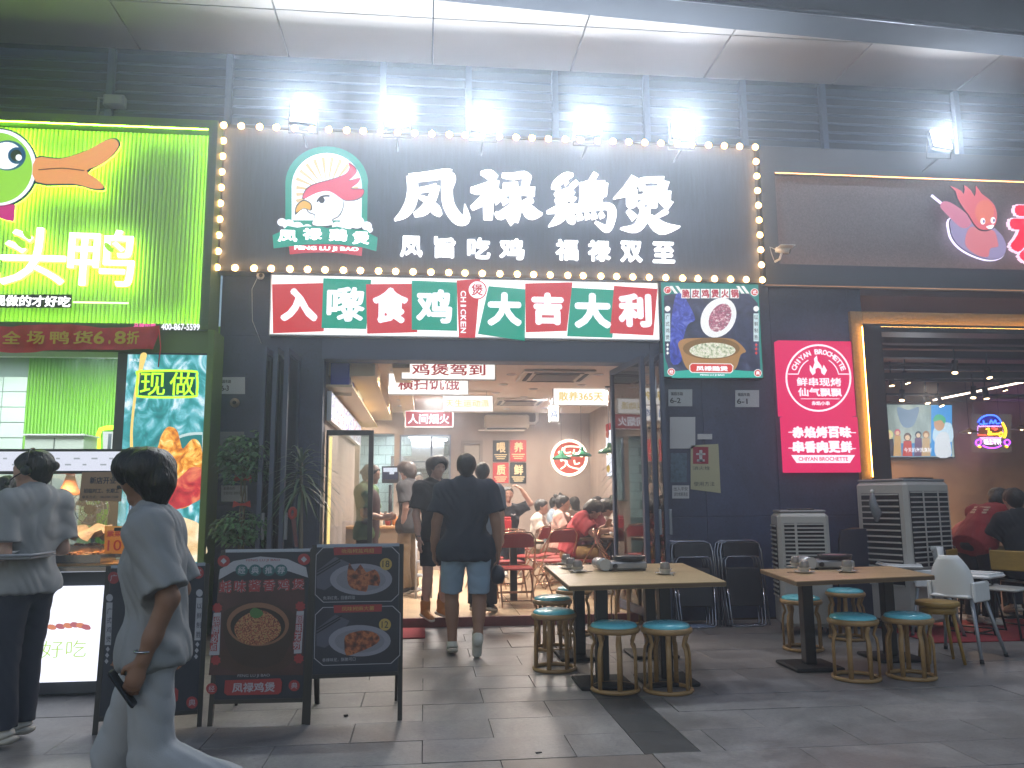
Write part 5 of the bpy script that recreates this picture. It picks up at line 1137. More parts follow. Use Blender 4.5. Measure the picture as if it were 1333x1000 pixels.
for r_ in (.18, .13, .08): obj('guard_ring', MB().tube([(p.x+r_*math.cos(a), p.y-.05, p.z+r_*math.sin(a)) for a in np.arange(28)*2*math.pi/28], .004, 4, closed=True), CHR, t)
b = MB()
for i in range(18): a = i*math.pi/9; b.tube([(p.x+.04*math.cos(a), p.y-.06, p.z+.04*math.sin(a)), (p.x+.18*math.cos(a), p.y-.05, p.z+.18*math.sin(a))], .002, 4)
obj('guard_wire', b, CHR, t)
for i in range(3): a = i*2.094+.4; obj('blade', MB().add([(p.x+.03*math.cos(a), p.y-.02, p.z+.03*math.sin(a)), (p.x+.16*math.cos(a-.4), p.y-.035, p.z+.16*math.sin(a-.4)), (p.x+.16*math.cos(a+.35), p.y-.01, p.z+.16*math.sin(a+.35)), (p.x+.16*math.cos(a-.4), p.y-.030, p.z+.16*math.sin(a-.4)), (p.x+.03*math.cos(a), p.y-.015, p.z+.03*math.sin(a)), (p.x+.16*math.cos(a+.35), p.y-.005, p.z+.16*math.sin(a+.35))], [[0, 1, 2], [3, 4, 5], [0, 4, 3, 1], [1, 3, 5, 2], [2, 5, 4, 0]]), M('fan_blade', '#4c5256', .3), t)
obj('hub', MB().tube([(p.x, p.y-.07, p.z), (p.x, p.y+.14, p.z)], .045, 12), BLK, t); obj('pole', MB().tube([(p.x, p.y+.08, .03), (p.x, p.y+.08, p.z-.04)], .02, 8), BLK, t); obj('base', MB().lathe([(.19, 0), (.18, .03), (.03, .045)], (p.x, p.y+.08, 0), 18), BLK, t)
p = W(95, 695, YC+.55); t = T('paper_wrap', 'crumpled white butcher paper lying over the rear trays', 'paper', tuple(p)); b = MB(); rr = random.Random(4)
for j in range(9):
    for i in range(12): b.v.append((p.x-.28+i*.05, p.y-.15+j*.035, p.z-.03+.05*math.sin(i*1.3+j)*math.cos(j*1.9)+rr.uniform(0, .05)+(.04 if 3 < j < 7 else 0)))
for j in range(8):
    for i in range(11): a = j*12+i; b.f.append([a, a+1, a+13, a+12]); b.m.append(0); b.sm.append(False)
obj('sheet', b, M('butcher_paper', '#b5aba0', .8), t)

# ================================================================ barbecue shop: window surround and room
f = FY(9.1); ox0 = W(1143, 520, 9.1).x; oz1 = W(1230, 437, 9.1).z; sx = W(1110, 500, 9.1).x; sz = W(1230, 409, 9.1).z
ws = T('window_surround', 'rough gold stucco surround washed by hidden warm light', 'window surround', (sx, 9.1, 0)); GST = M('gold_stucco', '#8a7654', .85, noise=(60, .3), bump=(120, 1.0))
ix0 = W(1129, 500, 9.0).x; iz1 = W(1230, 428, 9.0).z
obj('side_band', MB().box(x_win-.18, ix0+.02, 9.04, 9.2, 1.0, sz, bev=.004), GST, ws); obj('top_band', MB().box(ix0+.021, 13, 9.04, 9.2, iz1-.02, sz, bev=.004), GST, ws)
obj('plinth', MB().box(x_win-.18, ix0+.02, 9.045, 9.2, 0, .999), WALL, ws)
fr_ = T('shop_window_frame', 'thick black frame round the barbecue shop opening', 'window frame', (ix0, 9.0, 0))
obj('lip', MB().box(ix0-.045, ox0, 8.925, 8.9395, 0, iz1-.001), BLK, fr_); obj('lip', MB().box(ix0-.045, 13, 8.925, 8.9395, iz1-.0005, iz1+.03), BLK, fr_)
obj('frame_post', MB().box(ix0, ox0, 8.94, 9.24, 0, iz1-.001), BLK, fr_); obj('frame_head', MB().box(ox0+.001, 13, 8.94, 9.24, oz1, iz1-.001), BLK, fr_)
WLED = E('gold_led', '#ffb85a', 34); b = MB(); b.box(ix0-.010, ix0-.002, 9.0, 9.015, 1.6, iz1+.01); b.box(ix0, 13, 8.985, 9.0, iz1+.003, iz1+.012); obj('hidden_led_strip', b, WLED, ws)
QY, QZ = 14.2, 3.55
def xq(px, Y=QY): return W(px, 560, Y).x
OR_ = ramp_mat('ochre_plaster', [(.3, '#84664e'), (.5, '#9a7a5e'), (.7, '#ab8c70')], 1.2, rough=.85, distort=.7)
wz = W(1240, 523, QY).z
tag(obj('barbecue_back_wall', MB().box(RW+.14, 16, QY, QY+.1, 0, QZ+.3), OR_), 'ochre plaster rear wall of the barbecue shop carrying the television', 'wall')
obj('cornice', MB().box(RW+.14, 16, QY-.06, QY-.002, wz, wz+.12), M('pale_cornice', '#8d7a6a', .7), bpy.data.objects['barbecue_back_wall'])
tag(obj('barbecue_side_wall', MB().box(RW+.13, RW+.25, 9.36, QY-.01, 0, QZ+.3), OR_), 'ochre side wall dividing the barbecue shop from the restaurant', 'wall')
tag(obj('barbecue_floor', MB().box(RW+.26, 16, 9.1, QY, -.02, .02), M('dark_wood_floor', '#4a3529', .4, noise=(4, .2))), kind='structure')
tag(obj('barbecue_ceiling', MB().box(RW+.14, 16, 9.25, QY, QZ+.3, QZ+.4), M('brown_ceiling', '#a08070', .8)), kind='structure')
ck = T('ceiling_track_grid', 'dark beams and tracks hanging under the barbecue shop ceiling', 'ceiling beams', (7, 11, QZ))
for i in range(9):
    y = 9.5+i*.55; obj('beam', MB().box(RW+.26, 15.5, y, y+.12, QZ-.02+(i % 2)*.1, QZ+.09+(i % 2)*.1), M('beam_brown', '#3a2c2e', .6), ck)
for k, (y, z) in enumerate(((9.9, 3.32), (10.8, 3.25), (12.0, 3.2), (13.1, 3.12))): obj('track', MB().box(RW+.26, 15.5, y, y+.04, z, z+.035), BLKM, ck)
obj('diagonal_beam', MB().add([(RW+.3, 11.2, 3.05), (12, 12.6, 3.4), (12, 12.7, 3.4), (RW+.3, 11.3, 3.05), (RW+.3, 11.2, 3.15), (12, 12.6, 3.5), (12, 12.7, 3.5), (RW+.3, 11.3, 3.15)], [[3, 2, 1, 0], [4, 5, 6, 7], [0, 1, 5, 4], [1, 2, 6, 5], [2, 3, 7, 6], [3, 0, 4, 7]]), BLKM, ck)
tr = [(1160, 495, 11.9), (1179, 492, 12.0), (1174, 515, 12.9), (1206, 519, 13.3), (1223, 522, 12.6), (1267, 511, 12.0), (1283, 512, 12.0), (1306, 502, 12.9), (1243, 478, 10.8), (1286, 485, 11.5)]
for k, (px, py, Y) in enumerate(tr):
    p = W(px, py, Y); t = T('track_spotlight', '%s black track spotlight counted from the gold window surround' % ORD[sorted(range(10), key=lambda i: tr[i][0]).index(k)], 'spotlight', tuple(p), 0, 'black track spotlights in the barbecue shop'); d_ = Vector((.25*math.sin(k*2.1), -.2+.1*math.cos(k), -.95)).normalized()
    obj('can', MB().tube([p-d_*.1, p+d_*.09], .045, 12), BLKM, t); obj('lens', MB().tube([p+d_*.0905, p+d_*.096], .038, 12), E('spot_glow', '#ffd9a0', 12), t); obj('stem', MB().tube([p-d_*.08, (p.x, p.y, p.z+.3)], .012, 6), BLKM, t)
for k, (x, y) in enumerate(((5.9, 11.2), (7.6, 11.4), (7.0, 13.2), (5.6, 13.2))): lamp('spot_lamp', (x, y, 3.1), (x, y+.6, 0), 105, .15, lin('#ffdcbc'), 150)
PLED = E('purple_led', '#c05aff', 5); t = T('purple_led_cove', 'purple LED strip glowing along the ceiling edge of the barbecue shop', 'light strip', tuple(W(1300, 515, 13.9)))
a = W(1293, 517, 13.9); obj('led_strip', MB().box(a.x, 12, 13.9, 13.93, a.z, a.z+.02), PLED, t); obj('cove_board', MB().box(a.x-.05, 12, 13.86, 13.895, a.z-.03, a.z+.05), M('pale_cornice', '#8d7a6a'), t)
wl = T('white_led_line', 'slim white LED line slanting under the barbecue shop ceiling', 'light strip', tuple(W(1300, 500, 12.5))); a, c = W(1215, 521, 12.6), W(1345, 495, 12.6); obj('led_tube', MB().tube([a, c], .015, 6), E('led_line', '#ffe6d0', 5), wl); obj('led_channel', MB().tube([a+Vector((0, .01, .03)), c+Vector((0, .01, .03))], .02, 6), BLKM, wl)
# television: a plain made-up seaside cartoon picture in the photo's colours
f = FY(QY-.12); tv = T('television', 'wall television showing a pale blue and grey cartoon picture', 'television', tuple(f.px(1194, 595))); zz = lambda pts: ZC(1120, 420, 6.258)(pts)
tx0, tx1, tz0, tz1 = f.uv(1148.5, 560)[0], f.uv(1239.5, 560)[0], f.uv(1194, 595)[1], f.uv(1194, 527)[1]
obj('casing', MB().box(tx0-.02, tx1+.02, QY-.118, QY-.03, tz0-.02, tz1+.02, bev=.006), BLK, tv); s_ = obj('screen', MB().box(tx0, tx1, QY-.122, QY-.1185, tz0, tz1), ramp_mat('tv_rock', [(.3, '#6f8482'), (.5, '#9fb0aa'), (.7, '#c6d2c8')], 4, emit=.95, stretch=(1, 1, .3)), tv)
def tvs(nm, pts, d, c_, sm=3): return shape(nm, f, pts, d, d+.0012, pE('tv_'+c_, c_, 1.0), s_, sm)
tvs('tv_sky', rect(1212, 527.5, 1239, 594), .003, '#3f9ae0', 0); tvs('tv_cloud', [(1215, 560), (1222, 552), (1232, 550), (1239, 554), (1239, 575), (1216, 575)], .0045, '#c8e4f4')
tvs('tv_water', rect(1149, 577, 1212, 594.5), .003, '#4a90c4', 0)
for i, (x, y, r_, c_, c2) in enumerate(((1157, 566, 5.5, '#d8d48a', '#3a3c48'), (1168, 563, 4, '#c85a6a', '#c9a26a'), (1181, 569, 5, '#6a4a3a', '#c84a3a'), (1195, 566, 4.2, '#2c2f38', '#6a4a6a'), (1205, 566, 4.5, '#a87a4a', '#c8a87a'))):
    tvs('tv_figure_body', [(x-r_*1.3, 594), (x-r_, y+r_), (x+r_, y+r_), (x+r_*1.3, 594)], .0060+i*.0008, c2, 0); tvs('tv_figure_head', circ(x, y, r_, r_*1.1, 14), .0065+i*.0008, c_, 0); tvs('tv_figure_face', circ(x, y+1, r_*.65, r_*.7, 12), .0075+i*.0008+.0005, '#e8c8a0', 0)
tvs('tv_big_figure', [(1218, 594), (1217, 572), (1224, 563), (1233, 564), (1236, 575), (1237, 594)], .0045+.008, '#dfe6ec', 3); tvs('tv_big_head', circ(1222, 552, 7, 9, 16), .0142, '#cfa078', 0); tvs('tv_big_hair', [(1214, 549), (1217, 541), (1224, 540), (1230, 545), (1229, 552), (1224, 547)], .0158, '#4ab58a')
tvs('tv_rock_arch', [(1170, 545), (1168, 530), (1182, 534), (1196, 530), (1192, 548), (1186, 556), (1176, 556)], .0045, '#7d93a8')
text(f, '今天的海风真好', (1176, 583, 1212, 589), .02, WL1, s_, 'subtitle', bold=.01, t=.001)
lamp('tv_glow', f.px(1194, 560)+Vector((0, -.05, 0)), f.px(1194, 560)+Vector((0, -2, 0)), 8, .8, (.75, .88, 1))
# neon on acrylic
f = FY(13.6); ne = T('neon_sign', 'blue, yellow and purple neon sign hanging on clear acrylic in the barbecue shop', 'neon sign', tuple(f.px(1292, 585)))
q = ZC(1240, 520, 5.0)
obj('acrylic_sheet', MB().prism(f, [f.uv(*p) for p in q([(125,95),(385,95),(385,345),(125,345)])], -.012, -.004), glass_mat('acrylic', (.97, .95, 1), .04), ne)
NB, NYl, NR, NP, NW = E('neon_blue', '#3a6aff', 4), E('neon_yellow', '#ffc42a', 4), E('neon_red', '#ff4a3a', 3.5), E('neon_purple', '#b44aff', 4), E('neon_white', '#ffe8ff', 3)
def nt_(pts, mt, r_=.012, nm='neon_tube', sm=4, closed=False): obj(nm, MB().tube([f.px(*p, .01) for p in spl(q(pts), sm, closed)], r_, 5, closed=closed), mt, ne)
nt_([(165,150),(180,125),(220,105),(270,105),(300,125),(315,150)], NB); shape('blue_panel', f, q([(165,170),(170,135),(200,108),(285,108),(312,135),(318,170)]), -.003, -.001, pE('neon_blue_panel', '#2a22a8', .9), ne); shape('yellow_panel', f, q([(170,180),(325,180),(325,245),(170,245)]), -.003, -.001, pE('neon_amber_panel', '#8a4a1c', .9), ne); nt_([(175,160),(200,162),(198,138),(205,160),(225,158)], NB); nt_([(238,160),(250,135),(262,158),(275,135),(285,158),(305,155)], NB); nt_([(322,150),(342,190),(345,220),(335,250)], NYl, .02)
nt_([(215,195),(235,190),(232,215),(250,212)], NYl); nt_([(255,190),(290,192),(270,200)], NR); nt_([(228,228),(300,226)], NYl, .02); nt_([(305,218),(322,218),(320,240),(304,240)], NYl, .012, closed=True); nt_([(165,232),(215,234)], NR)
nt_([(150,275),(175,260),(185,280),(170,300),(155,295)], NP, closed=True); nt_([(335,275),(355,262),(372,278),(360,298),(342,292)], NP, closed=True); nt_([(165,300),(180,312)], NYl, .02); nt_([(345,300),(355,312)], NYl, .02); nt_([(195,300),(230,315),(280,315),(315,300)], NP)
text(f, '晚上干杯', (1281, 572, 1303, 579), .006, NW, ne, 'neon_character', bold=0, t=.01)
for x in (1267, 1300): obj('hanging_wire', MB().tube([f.px(x, 540), f.px(x, 540)+Vector((0, 0, .9))], .003, 4), BLK, ne)
lamp('neon_spill', f.px(1292, 560)+Vector((0, -.05, 0)), f.px(1292, 560)+Vector((0, 1, 0)), 9, .5, (.75, .35, 1))
for k, (px, py, Y) in enumerate(((1262, 563, 12.4), (1330, 559, 12.2))):
    p = W(px, py, Y); t = T('pendant_lamp', ['flat dark pendant shade beside the neon sign', 'flat dark pendant shade at the picture edge past the neon sign'][k], 'lamp', tuple(p)); obj('shade', MB().lathe([(.16, 0), (.04, .05), (.03, .07), (.035, .045), (.15, -.004)], tuple(p), 16), M('dark_shade', '#4a3830', .5), t); obj('cord', MB().tube([p+Vector((0, 0, .07)), p+Vector((0, 0, .9))], .004, 4), BLK, t); obj('bulb', MB().sphere(p+Vector((0, 0, .01)), .03, 8), E('pendant_bulb', '#ffdcae', 6), t)
# ================================================================ stools
WOOD = M('bronze_wood', '#94764c', .38, noise=(9, .25), stretch=(1, 1, 3)); CYAN = M('cyan_vinyl', '#62bccc', .28, noise=(4, .06), clear=.3)
def make_stool(label):
    t = T('stool', label, 'stool', (0, 0, 0), 0, 'round stools with turquoise seats'); t.name = 'stool'
    obj('base_ring', MB().tube([(.165*math.cos(a), .165*math.sin(a), .016) for a in np.arange(28)*2*math.pi/28], .016, 8, closed=True), WOOD, t, False)
    obj('top_ring', MB().lathe([(.15, .405), (.178, .408), (.186, .42), (.186, .435), (.178, .447), (.15, .45)], n=32), WOOD, t, False)
    obj('cushion', MB().lathe([(.165, .44), (.170, .452), (.160, .468), (.12, .479), (.06, .483), (.0001, .484)], n=32), CYAN, t, False)
    for k in range(7):
        a = k*2*math.pi/7+.2; c, s = math.cos(a), math.sin(a)
        obj('leg', MB().tube([(r*c, r*s, z) for r, z in ((.165, .02), (.165, .25), (.158, .30), (.140, .335), (.152, .375), (.165, .41))], .019, 8, flat=((c, s, 0), .55)), WOOD, t, False)
    return t
KIDS.clear()
def stool_at(k, p, rz, label):
    if k == 0: o = stool0; o.location = p; o.rotation_euler[2] = rz; o['label'] = label; WM[o.name] = Matrix.Translation(p)
    else: o = dup(stool0, p, rz, label)
stool0 = make_stool('x')
sp = [(G(801, 899), 'turquoise stool at the front of the near wooden table, left of the front pair'), (G(870, 900), 'turquoise stool at the front of the near wooden table, beside the front pair partner'),
      (G(722, 872), 'turquoise stool at the door corner of the near table, in front of its twin'), (G(720, 845), 'turquoise stool half hidden behind the corner stool of the near table'),
      (G(748, 826), 'turquoise stool tucked behind the near table, closest to the doorway'), (G(816, 812), 'turquoise stool seen between the pedestals behind the near table'),
      (G(1046, 846), 'turquoise stool at the cooler end of the far table, behind the pedestal'), (G(1104, 832), 'turquoise stool mostly hidden behind the far table pedestal'),
      (G(1115, 884), 'turquoise stool in front of the far table beside its pedestal'), (G(1187, 882), 'turquoise stool in front of the far table next to the high chair')]
for k, (p, lab) in enumerate(sp): stool_at(k, Vector((p.x, p.y, 0)), k*.7, lab)

# ================================================================ tables
TOPM = ramp_mat('table_wood', [(.3, '#9a8462'), (.5, '#b09a74'), (.7, '#c0aa86')], 3, rough=.35, stretch=(.6, 9, 9), distort=.4)
TOPM2 = ramp_mat('table_wood_red', [(.3, '#967c5c'), (.5, '#ac906c'), (.7, '#bea27c')], 3, rough=.35, stretch=(.6, 9, 9), distort=.4)
TZ = .75
def table(quad, label, mt, peds, group='wooden tables on the pavement'):
    """quad: top corners front-left, front-right, back-right, back-left on the height TZ"""
    c = sum(quad, Vector())/4; t = T('table', label, 'table', (c.x, c.y, 0), 0, group)
    vs = [tuple(p)[:2]+(z,) for z in (TZ-.035, TZ) for p in quad]
    obj('tabletop', MB().add(vs, [[3, 2, 1, 0], [4, 5, 6, 7], [0, 1, 5, 4], [1, 2, 6, 5], [2, 3, 7, 6], [3, 0, 4, 7]]), mt, t)
    e = MB(); q = [c+(p-c)*1.004 for p in quad]; vs = [tuple(p)[:2]+(z,) for z in (TZ-.033, TZ-.006) for p in q]; e.add(vs, [[0, 1, 5, 4], [1, 2, 6, 5], [2, 3, 7, 6], [3, 0, 4, 7]]); obj('edge_band', e, M('table_edge', '#5d4a32', .5), t)
    for (x, y) in peds:
        obj('pedestal', MB().box(x-.045, x+.045, y-.045, y+.045, .03, TZ-.036, bev=.006), BLK, t); obj('foot_plate', MB().box(x-.2, x+.2, y-.2, y+.2, .002, .03, bev=.008, rz=.0), BLKM, t)
        obj('top_plate', MB().box(x-.15, x+.15, y-.15, y+.15, TZ-.05, TZ-.037), BLKM, t)
FL, FR_, BR, BL = (G(x, y, TZ) for x, y in ((741, 763), (945, 757), (888, 733), (709, 736)))
mL, mR = FL.lerp(BL, .52), FR_.lerp(BR, .52); g_ = (mR-mL).normalized(); nrm = Vector((-g_.y, g_.x, 0))*.004
table([FL, FR_, mR-nrm, mL-nrm], 'near wooden table half at the front, with one tableware set near its free end', TOPM, [(FL.lerp(FR_, .25).x, FL.y+.34), (FL.lerp(FR_, .66).x, FL.y+.36)])
table([mL+nrm, mR+nrm, BR, BL], 'rear half of the near wooden table pair, carrying the black gas stove', TOPM, [(mL.lerp(mR, .22).x, mL.y+.42), (mL.lerp(mR, .72).x, mL.y+.42)])
a1, a2, a3, a4 = (G(x, y, TZ) for x, y in ((1037, 757), (1216, 749), (1160, 737), (990, 741)))
table([a1, a2, a3, a4], 'far wooden table with a gas stove and four wrapped tableware sets', TOPM2, [(G(1080, 880).x, G(1080, 868).y), (G(1080, 880).x+.85, G(1080, 868).y+.25)])
# wrapped tableware sets
CER = M('grey_ceramic', '#bdb8b0', .25, clear=.4)
def tableware(px, py, label, k):
    p = G(px, py, TZ); t = T('tableware_set', label, 'tableware', (p.x, p.y, TZ+.001), k*.9, 'wrapped tableware sets')
    if k == 0:
        obj('plate', MB().lathe([(.045, 0), (.08, .012), (.082, .015), (.045, .006), (.0001, .005)], n=24), CER, t, False)
        obj('bowl', MB().lathe([(.028, .0065), (.032, .012), (.055, .045), (.057, .046), (.05, .044), (.03, .016), (.0001, .014)], n=24), CER, t, False)
        obj('cup', MB().lathe([(.040, .03), (.042, .05), (.038, .085), (.03, .098), (.0001, .10)], n=20), M('smoked_glass', '#77716c', .15, clear=.5), t, False)
        obj('spoon', MB().tube([(-.09, -.01, .004), (-.02, -.03, .016), (.02, -.045, .02)], [.012, .004, .004], 6), CER, t, False)
        obj('chopsticks', MB().tube([(-.13, .0, .003), (.10, -.09, .004)], .003, 5), BLK, t, False)
        return t
for k, (px, py, lab) in enumerate(((737, 735, 'rearmost tableware set on the rear half of the near table'), (752, 745, 'tableware set beside the gas stove at the door end of the near table'), (866, 748, 'tableware set standing alone toward the free end of the near table'),
                                  (1036, 739, 'tableware set at the back corner of the far table'), (1047, 746, 'tableware set at the front corner of the far table'), (1103, 745, 'tableware set in the middle of the far table in front of the stove'), (743, 741, 'small tableware set between the two others at the near table door end'))):
    if k == 0: tw = tableware(px, py, lab, 0)
    else: p = G(px, py, TZ); dup(tw, (p.x, p.y, TZ+.001), k*.9, lab)
# cassette gas stoves
SIL = M('stove_silver', '#8d9096', .35, metal=.5)
def stove(px, py, rz, label, k):
    p = G(px, py, TZ)
    if k: return dup(stv, (p.x, p.y, TZ+.001), rz, label)
    t = T('gas_stove', label, 'gas stove', (p.x, p.y, TZ+.001), rz, 'cassette gas stoves')
    obj('stove_body', MB().box(-.17, .17, -.13, .13, .012, .075, bev=.012), SIL, t, False)
    obj('gas_compartment', MB().tube([(-.2, -.125, .055), (-.2, .125, .055)], .052, 16, flat=((0, 0, 1), .95)), M('stove_cover', '#a8acb2', .25, metal=.4), t, False)
    obj('griddle', MB().lathe([(.10, .076), (.135, .082), (.145, .118), (.14, .12), (.128, .09), (.0001, .088)], (.05, 0, 0), 26), BLK, t, False)
    obj('griddle_lid', MB().lathe([(.125, .108), (.09, .118), (.03, .122), (.0001, .122)], (.05, 0, 0), 24), M('griddle_grey', '#3a3e45', .3), t, False)
    for (x, y) in ((-.15, -.1), (.15, -.1), (-.15, .1), (.15, .1)): obj('foot', MB().lathe([(.015, 0), (.015, .014)], (x, y, 0), 8), BLK, t, False)
    obj('knob', MB().tube([(-.12, -.132, .045), (-.12, -.15, .045)], .02, 12), BLK, t, False)
    return t
stv = stove(812, 742, R(4), 'cassette gas stove with black griddle on the near table', 0); stove(1080, 740, R(-6), 'cassette gas stove with black griddle on the far table', 1)

# ================================================================ chairs
REDV = M('red_vinyl', '#8e2b2b', .4, noise=(5, .08)); CHT = M('chair_tube', '#b08c76', .25, metal=.85)
def make_chair(label):
    t = T('folding_chair', label, 'chair', (0, 0, 0), 0, 'red folding chairs')
    obj('seat', MB().box(-.2, .2, -.21, .19, .43, .462, bev=.015), REDV, t, False)
    b = MB(); n = 8
    for z0, z1, y0, y1 in ((.70, .86, .215, .25),):
        for i in range(n):
            u0, u1 = -.195+.39*i/n, -.195+.39*(i+1)/n; c0, c1 = .03*(1-(u0/.195)**2), .03*(1-(u1/.195)**2)
            r0, r1 = (.05 if i == 0 else 0), (.05 if i == n-1 else 0)
            b.add([(u0, y0+c0, z0), (u1, y0+c1, z0), (u1, y1+c1, z1-r1), (u0, y1+c0, z1-r0), (u0, y0+c0-.018, z0), (u1, y0+c1-.018, z0), (u1, y1+c1-.018, z1-r1), (u0, y1+c0-.018, z1-r0)], [[0, 1, 2, 3][::-1], [4, 5, 6, 7], [0, 1, 5, 4], [2, 3, 7, 6], [1, 2, 6, 5], [0, 3, 7, 4][::-1]])
    obj('backrest', b, REDV, t, False)
    obj('back_frame', MB().tube([(-.215, -.23, .012), (-.215, .20, .68), (-.21, .245, .80), (-.16, .262, .872), (0, .27, .885), (.16, .262, .872), (.21, .245, .80), (.215, .20, .68), (.215, -.23, .012)], .0115, 7), CHT, t, False)
    for s in (-1, 1): obj('leg', MB().tube([(s*.19, .28, .012), (s*.19, .05, .3), (s*.195, -.17, .44)], .011, 7), CHT, t, False)
    for (y, z) in ((.225, .08), (.15, .18)): obj('stretcher', MB().tube([(-.19, y, z), (.19, y, z)], .008, 6), CHT, t, False)
    obj('stretcher', MB().tube([(-.215, -.15, .135), (.215, -.15, .135)], .008, 6), CHT, t, False)
    return t
chair0 = make_chair('x'); first = True
def chair(px, Y, rz, label, z=FZ):
    global first
    p = (W(px, 700, Y).x, Y, z)
    if first: chair0.location = p; chair0.rotation_euler[2] = R(rz); chair0['label'] = label; first = False; return chair0
    return dup(chair0, p, R(rz), label)
for px, Y, rz, lab in ((671, 9.95, 180, 'red folding chair standing alone right behind the man in the navy shirt'), (662, 10.9, 185, 'red folding chair just behind the lone front one'), (642, 12.9, 170, 'red folding chair by the boy with raised arms'),
                       (757, 11.0, 252, 'red folding chair nearest the doorway at the long table'), (778, 11.5, 255, 'red folding chair seen beside the red shirted diner'), (733, 11.7, 250, 'red folding chair under the diner in the red shirt'), (722, 12.4, 250, 'red folding chair under the woman with the bun'),
                       (706, 13.1, 255, 'red folding chair under the boy in white'), (800, 10.4, 75, 'red folding chair half hidden by the open door leaf'), (800, 12.4, 70, 'red folding chair under the woman resting her chin'), (690, 12.0, 240, 'red folding chair turned sideways in the aisle'), (632, 11.8, 20, 'red folding chair behind the grey shirted man')):
    chair(px, Y, rz, lab)
# ---- folded chairs leaning on the wall
BLV = M('black_vinyl', '#1a1e28', .5); CHT2 = M('folded_tube', '#8f96a6', .22, metal=.9)
def folded(label):
    t = T('folded_chair', label, 'chair', (0, 0, 0), 0, 'folded black chairs leaning on the wall')
    obj('outer_frame', MB().tube([(-.235, 0, .015), (-.23, 0, .80), (-.21, 0, .88), (-.15, 0, .91), (.15, 0, .91), (.21, 0, .88), (.23, 0, .80), (.235, 0, .015)], .011, 7), CHT2, t, False)
    obj('inner_frame', MB().tube([(-.2, -.025, .50), (-.195, -.025, .70), (-.16, -.025, .74), (.16, -.025, .74), (.195, -.025, .70), (.2, -.025, .50)], .008, 6), CHT2, t, False)
    obj('floor_bar', MB().tube([(-.2, -.025, .40), (-.185, -.025, .03), (-.15, -.025, .012), (.15, -.025, .012), (.185, -.025, .03), (.2, -.025, .40)], .009, 6), CHT2, t, False)
    obj('seat', MB().box(-.19, .19, -.01, .012, .22, .62, bev=.008), BLV, t, False); obj('backrest', MB().box(-.205, .205, -.012, .012, .74, .895, bev=.008), BLV, t, False)
    return t
fc0 = folded('x')
ps = [(909, k, ['front folded chair of the stack beside the folded glass doors', 'second folded chair of the stack beside the folded glass doors', 'third folded chair of the stack beside the folded glass doors', 'rearmost folded chair of the stack beside the folded glass doors'][k]) for k in range(4)]+\
     [(974, k, ['front folded chair of the stack next to the small air cooler', 'second folded chair of the stack next to the small air cooler', 'third folded chair of the stack next to the small air cooler'][k]) for k in range(3)]
for i, (px, k, lab) in enumerate(ps):
    p = (W(px, 800, 8.55).x-.012*k, 8.55+.06*k, 0)
    if i == 0: o = fc0; o.location = p; o.rotation_euler[0] = R(-9)
    else: o = dup(fc0, p, 0, lab, tilt=R(-9))
    o['label'] = lab
# ---- dark folded tables between the coolers
def ftab(x, y, label, w_=.62, h_=1.02):
    t = T('folded_table', label, 'table', (x, y, 0), 0, 'folded dark tabletops stacked on edge')
    fr_ = Fr((x, y, 0), (1, .15, 0)); obj('tabletop', MB().prism(fr_, spl([(0, .06), (w_, .06), (w_, h_-.1), (w_-.1, h_), (.1, h_), (0, h_-.1)], 2), 0, .03), M('dark_laminate', '#2b3042', .3), t)
    obj('edge_rim', MB().tube([fr_.P(u, v, .015) for u, v in [(0, .06), (0, h_-.1), (.03, h_-.03), (.1, h_), (w_-.1, h_), (w_-.03, h_-.03), (w_, h_-.1), (w_, .06)]], .014, 6), BLK, t); obj('leg', MB().tube([fr_.P(.1, .0, -.02), fr_.P(.1, .7, -.02)], .012, 6), BLK, t)
for k in range(4): ftab(W(1088+k*9, 700, 8.3).x, 8.25+k*.1, ['front dark folded tabletop beside the small cooler', 'second dark folded tabletop beside the small cooler', 'third dark folded tabletop between the coolers', 'rearmost dark folded tabletop touching the large cooler'][k])

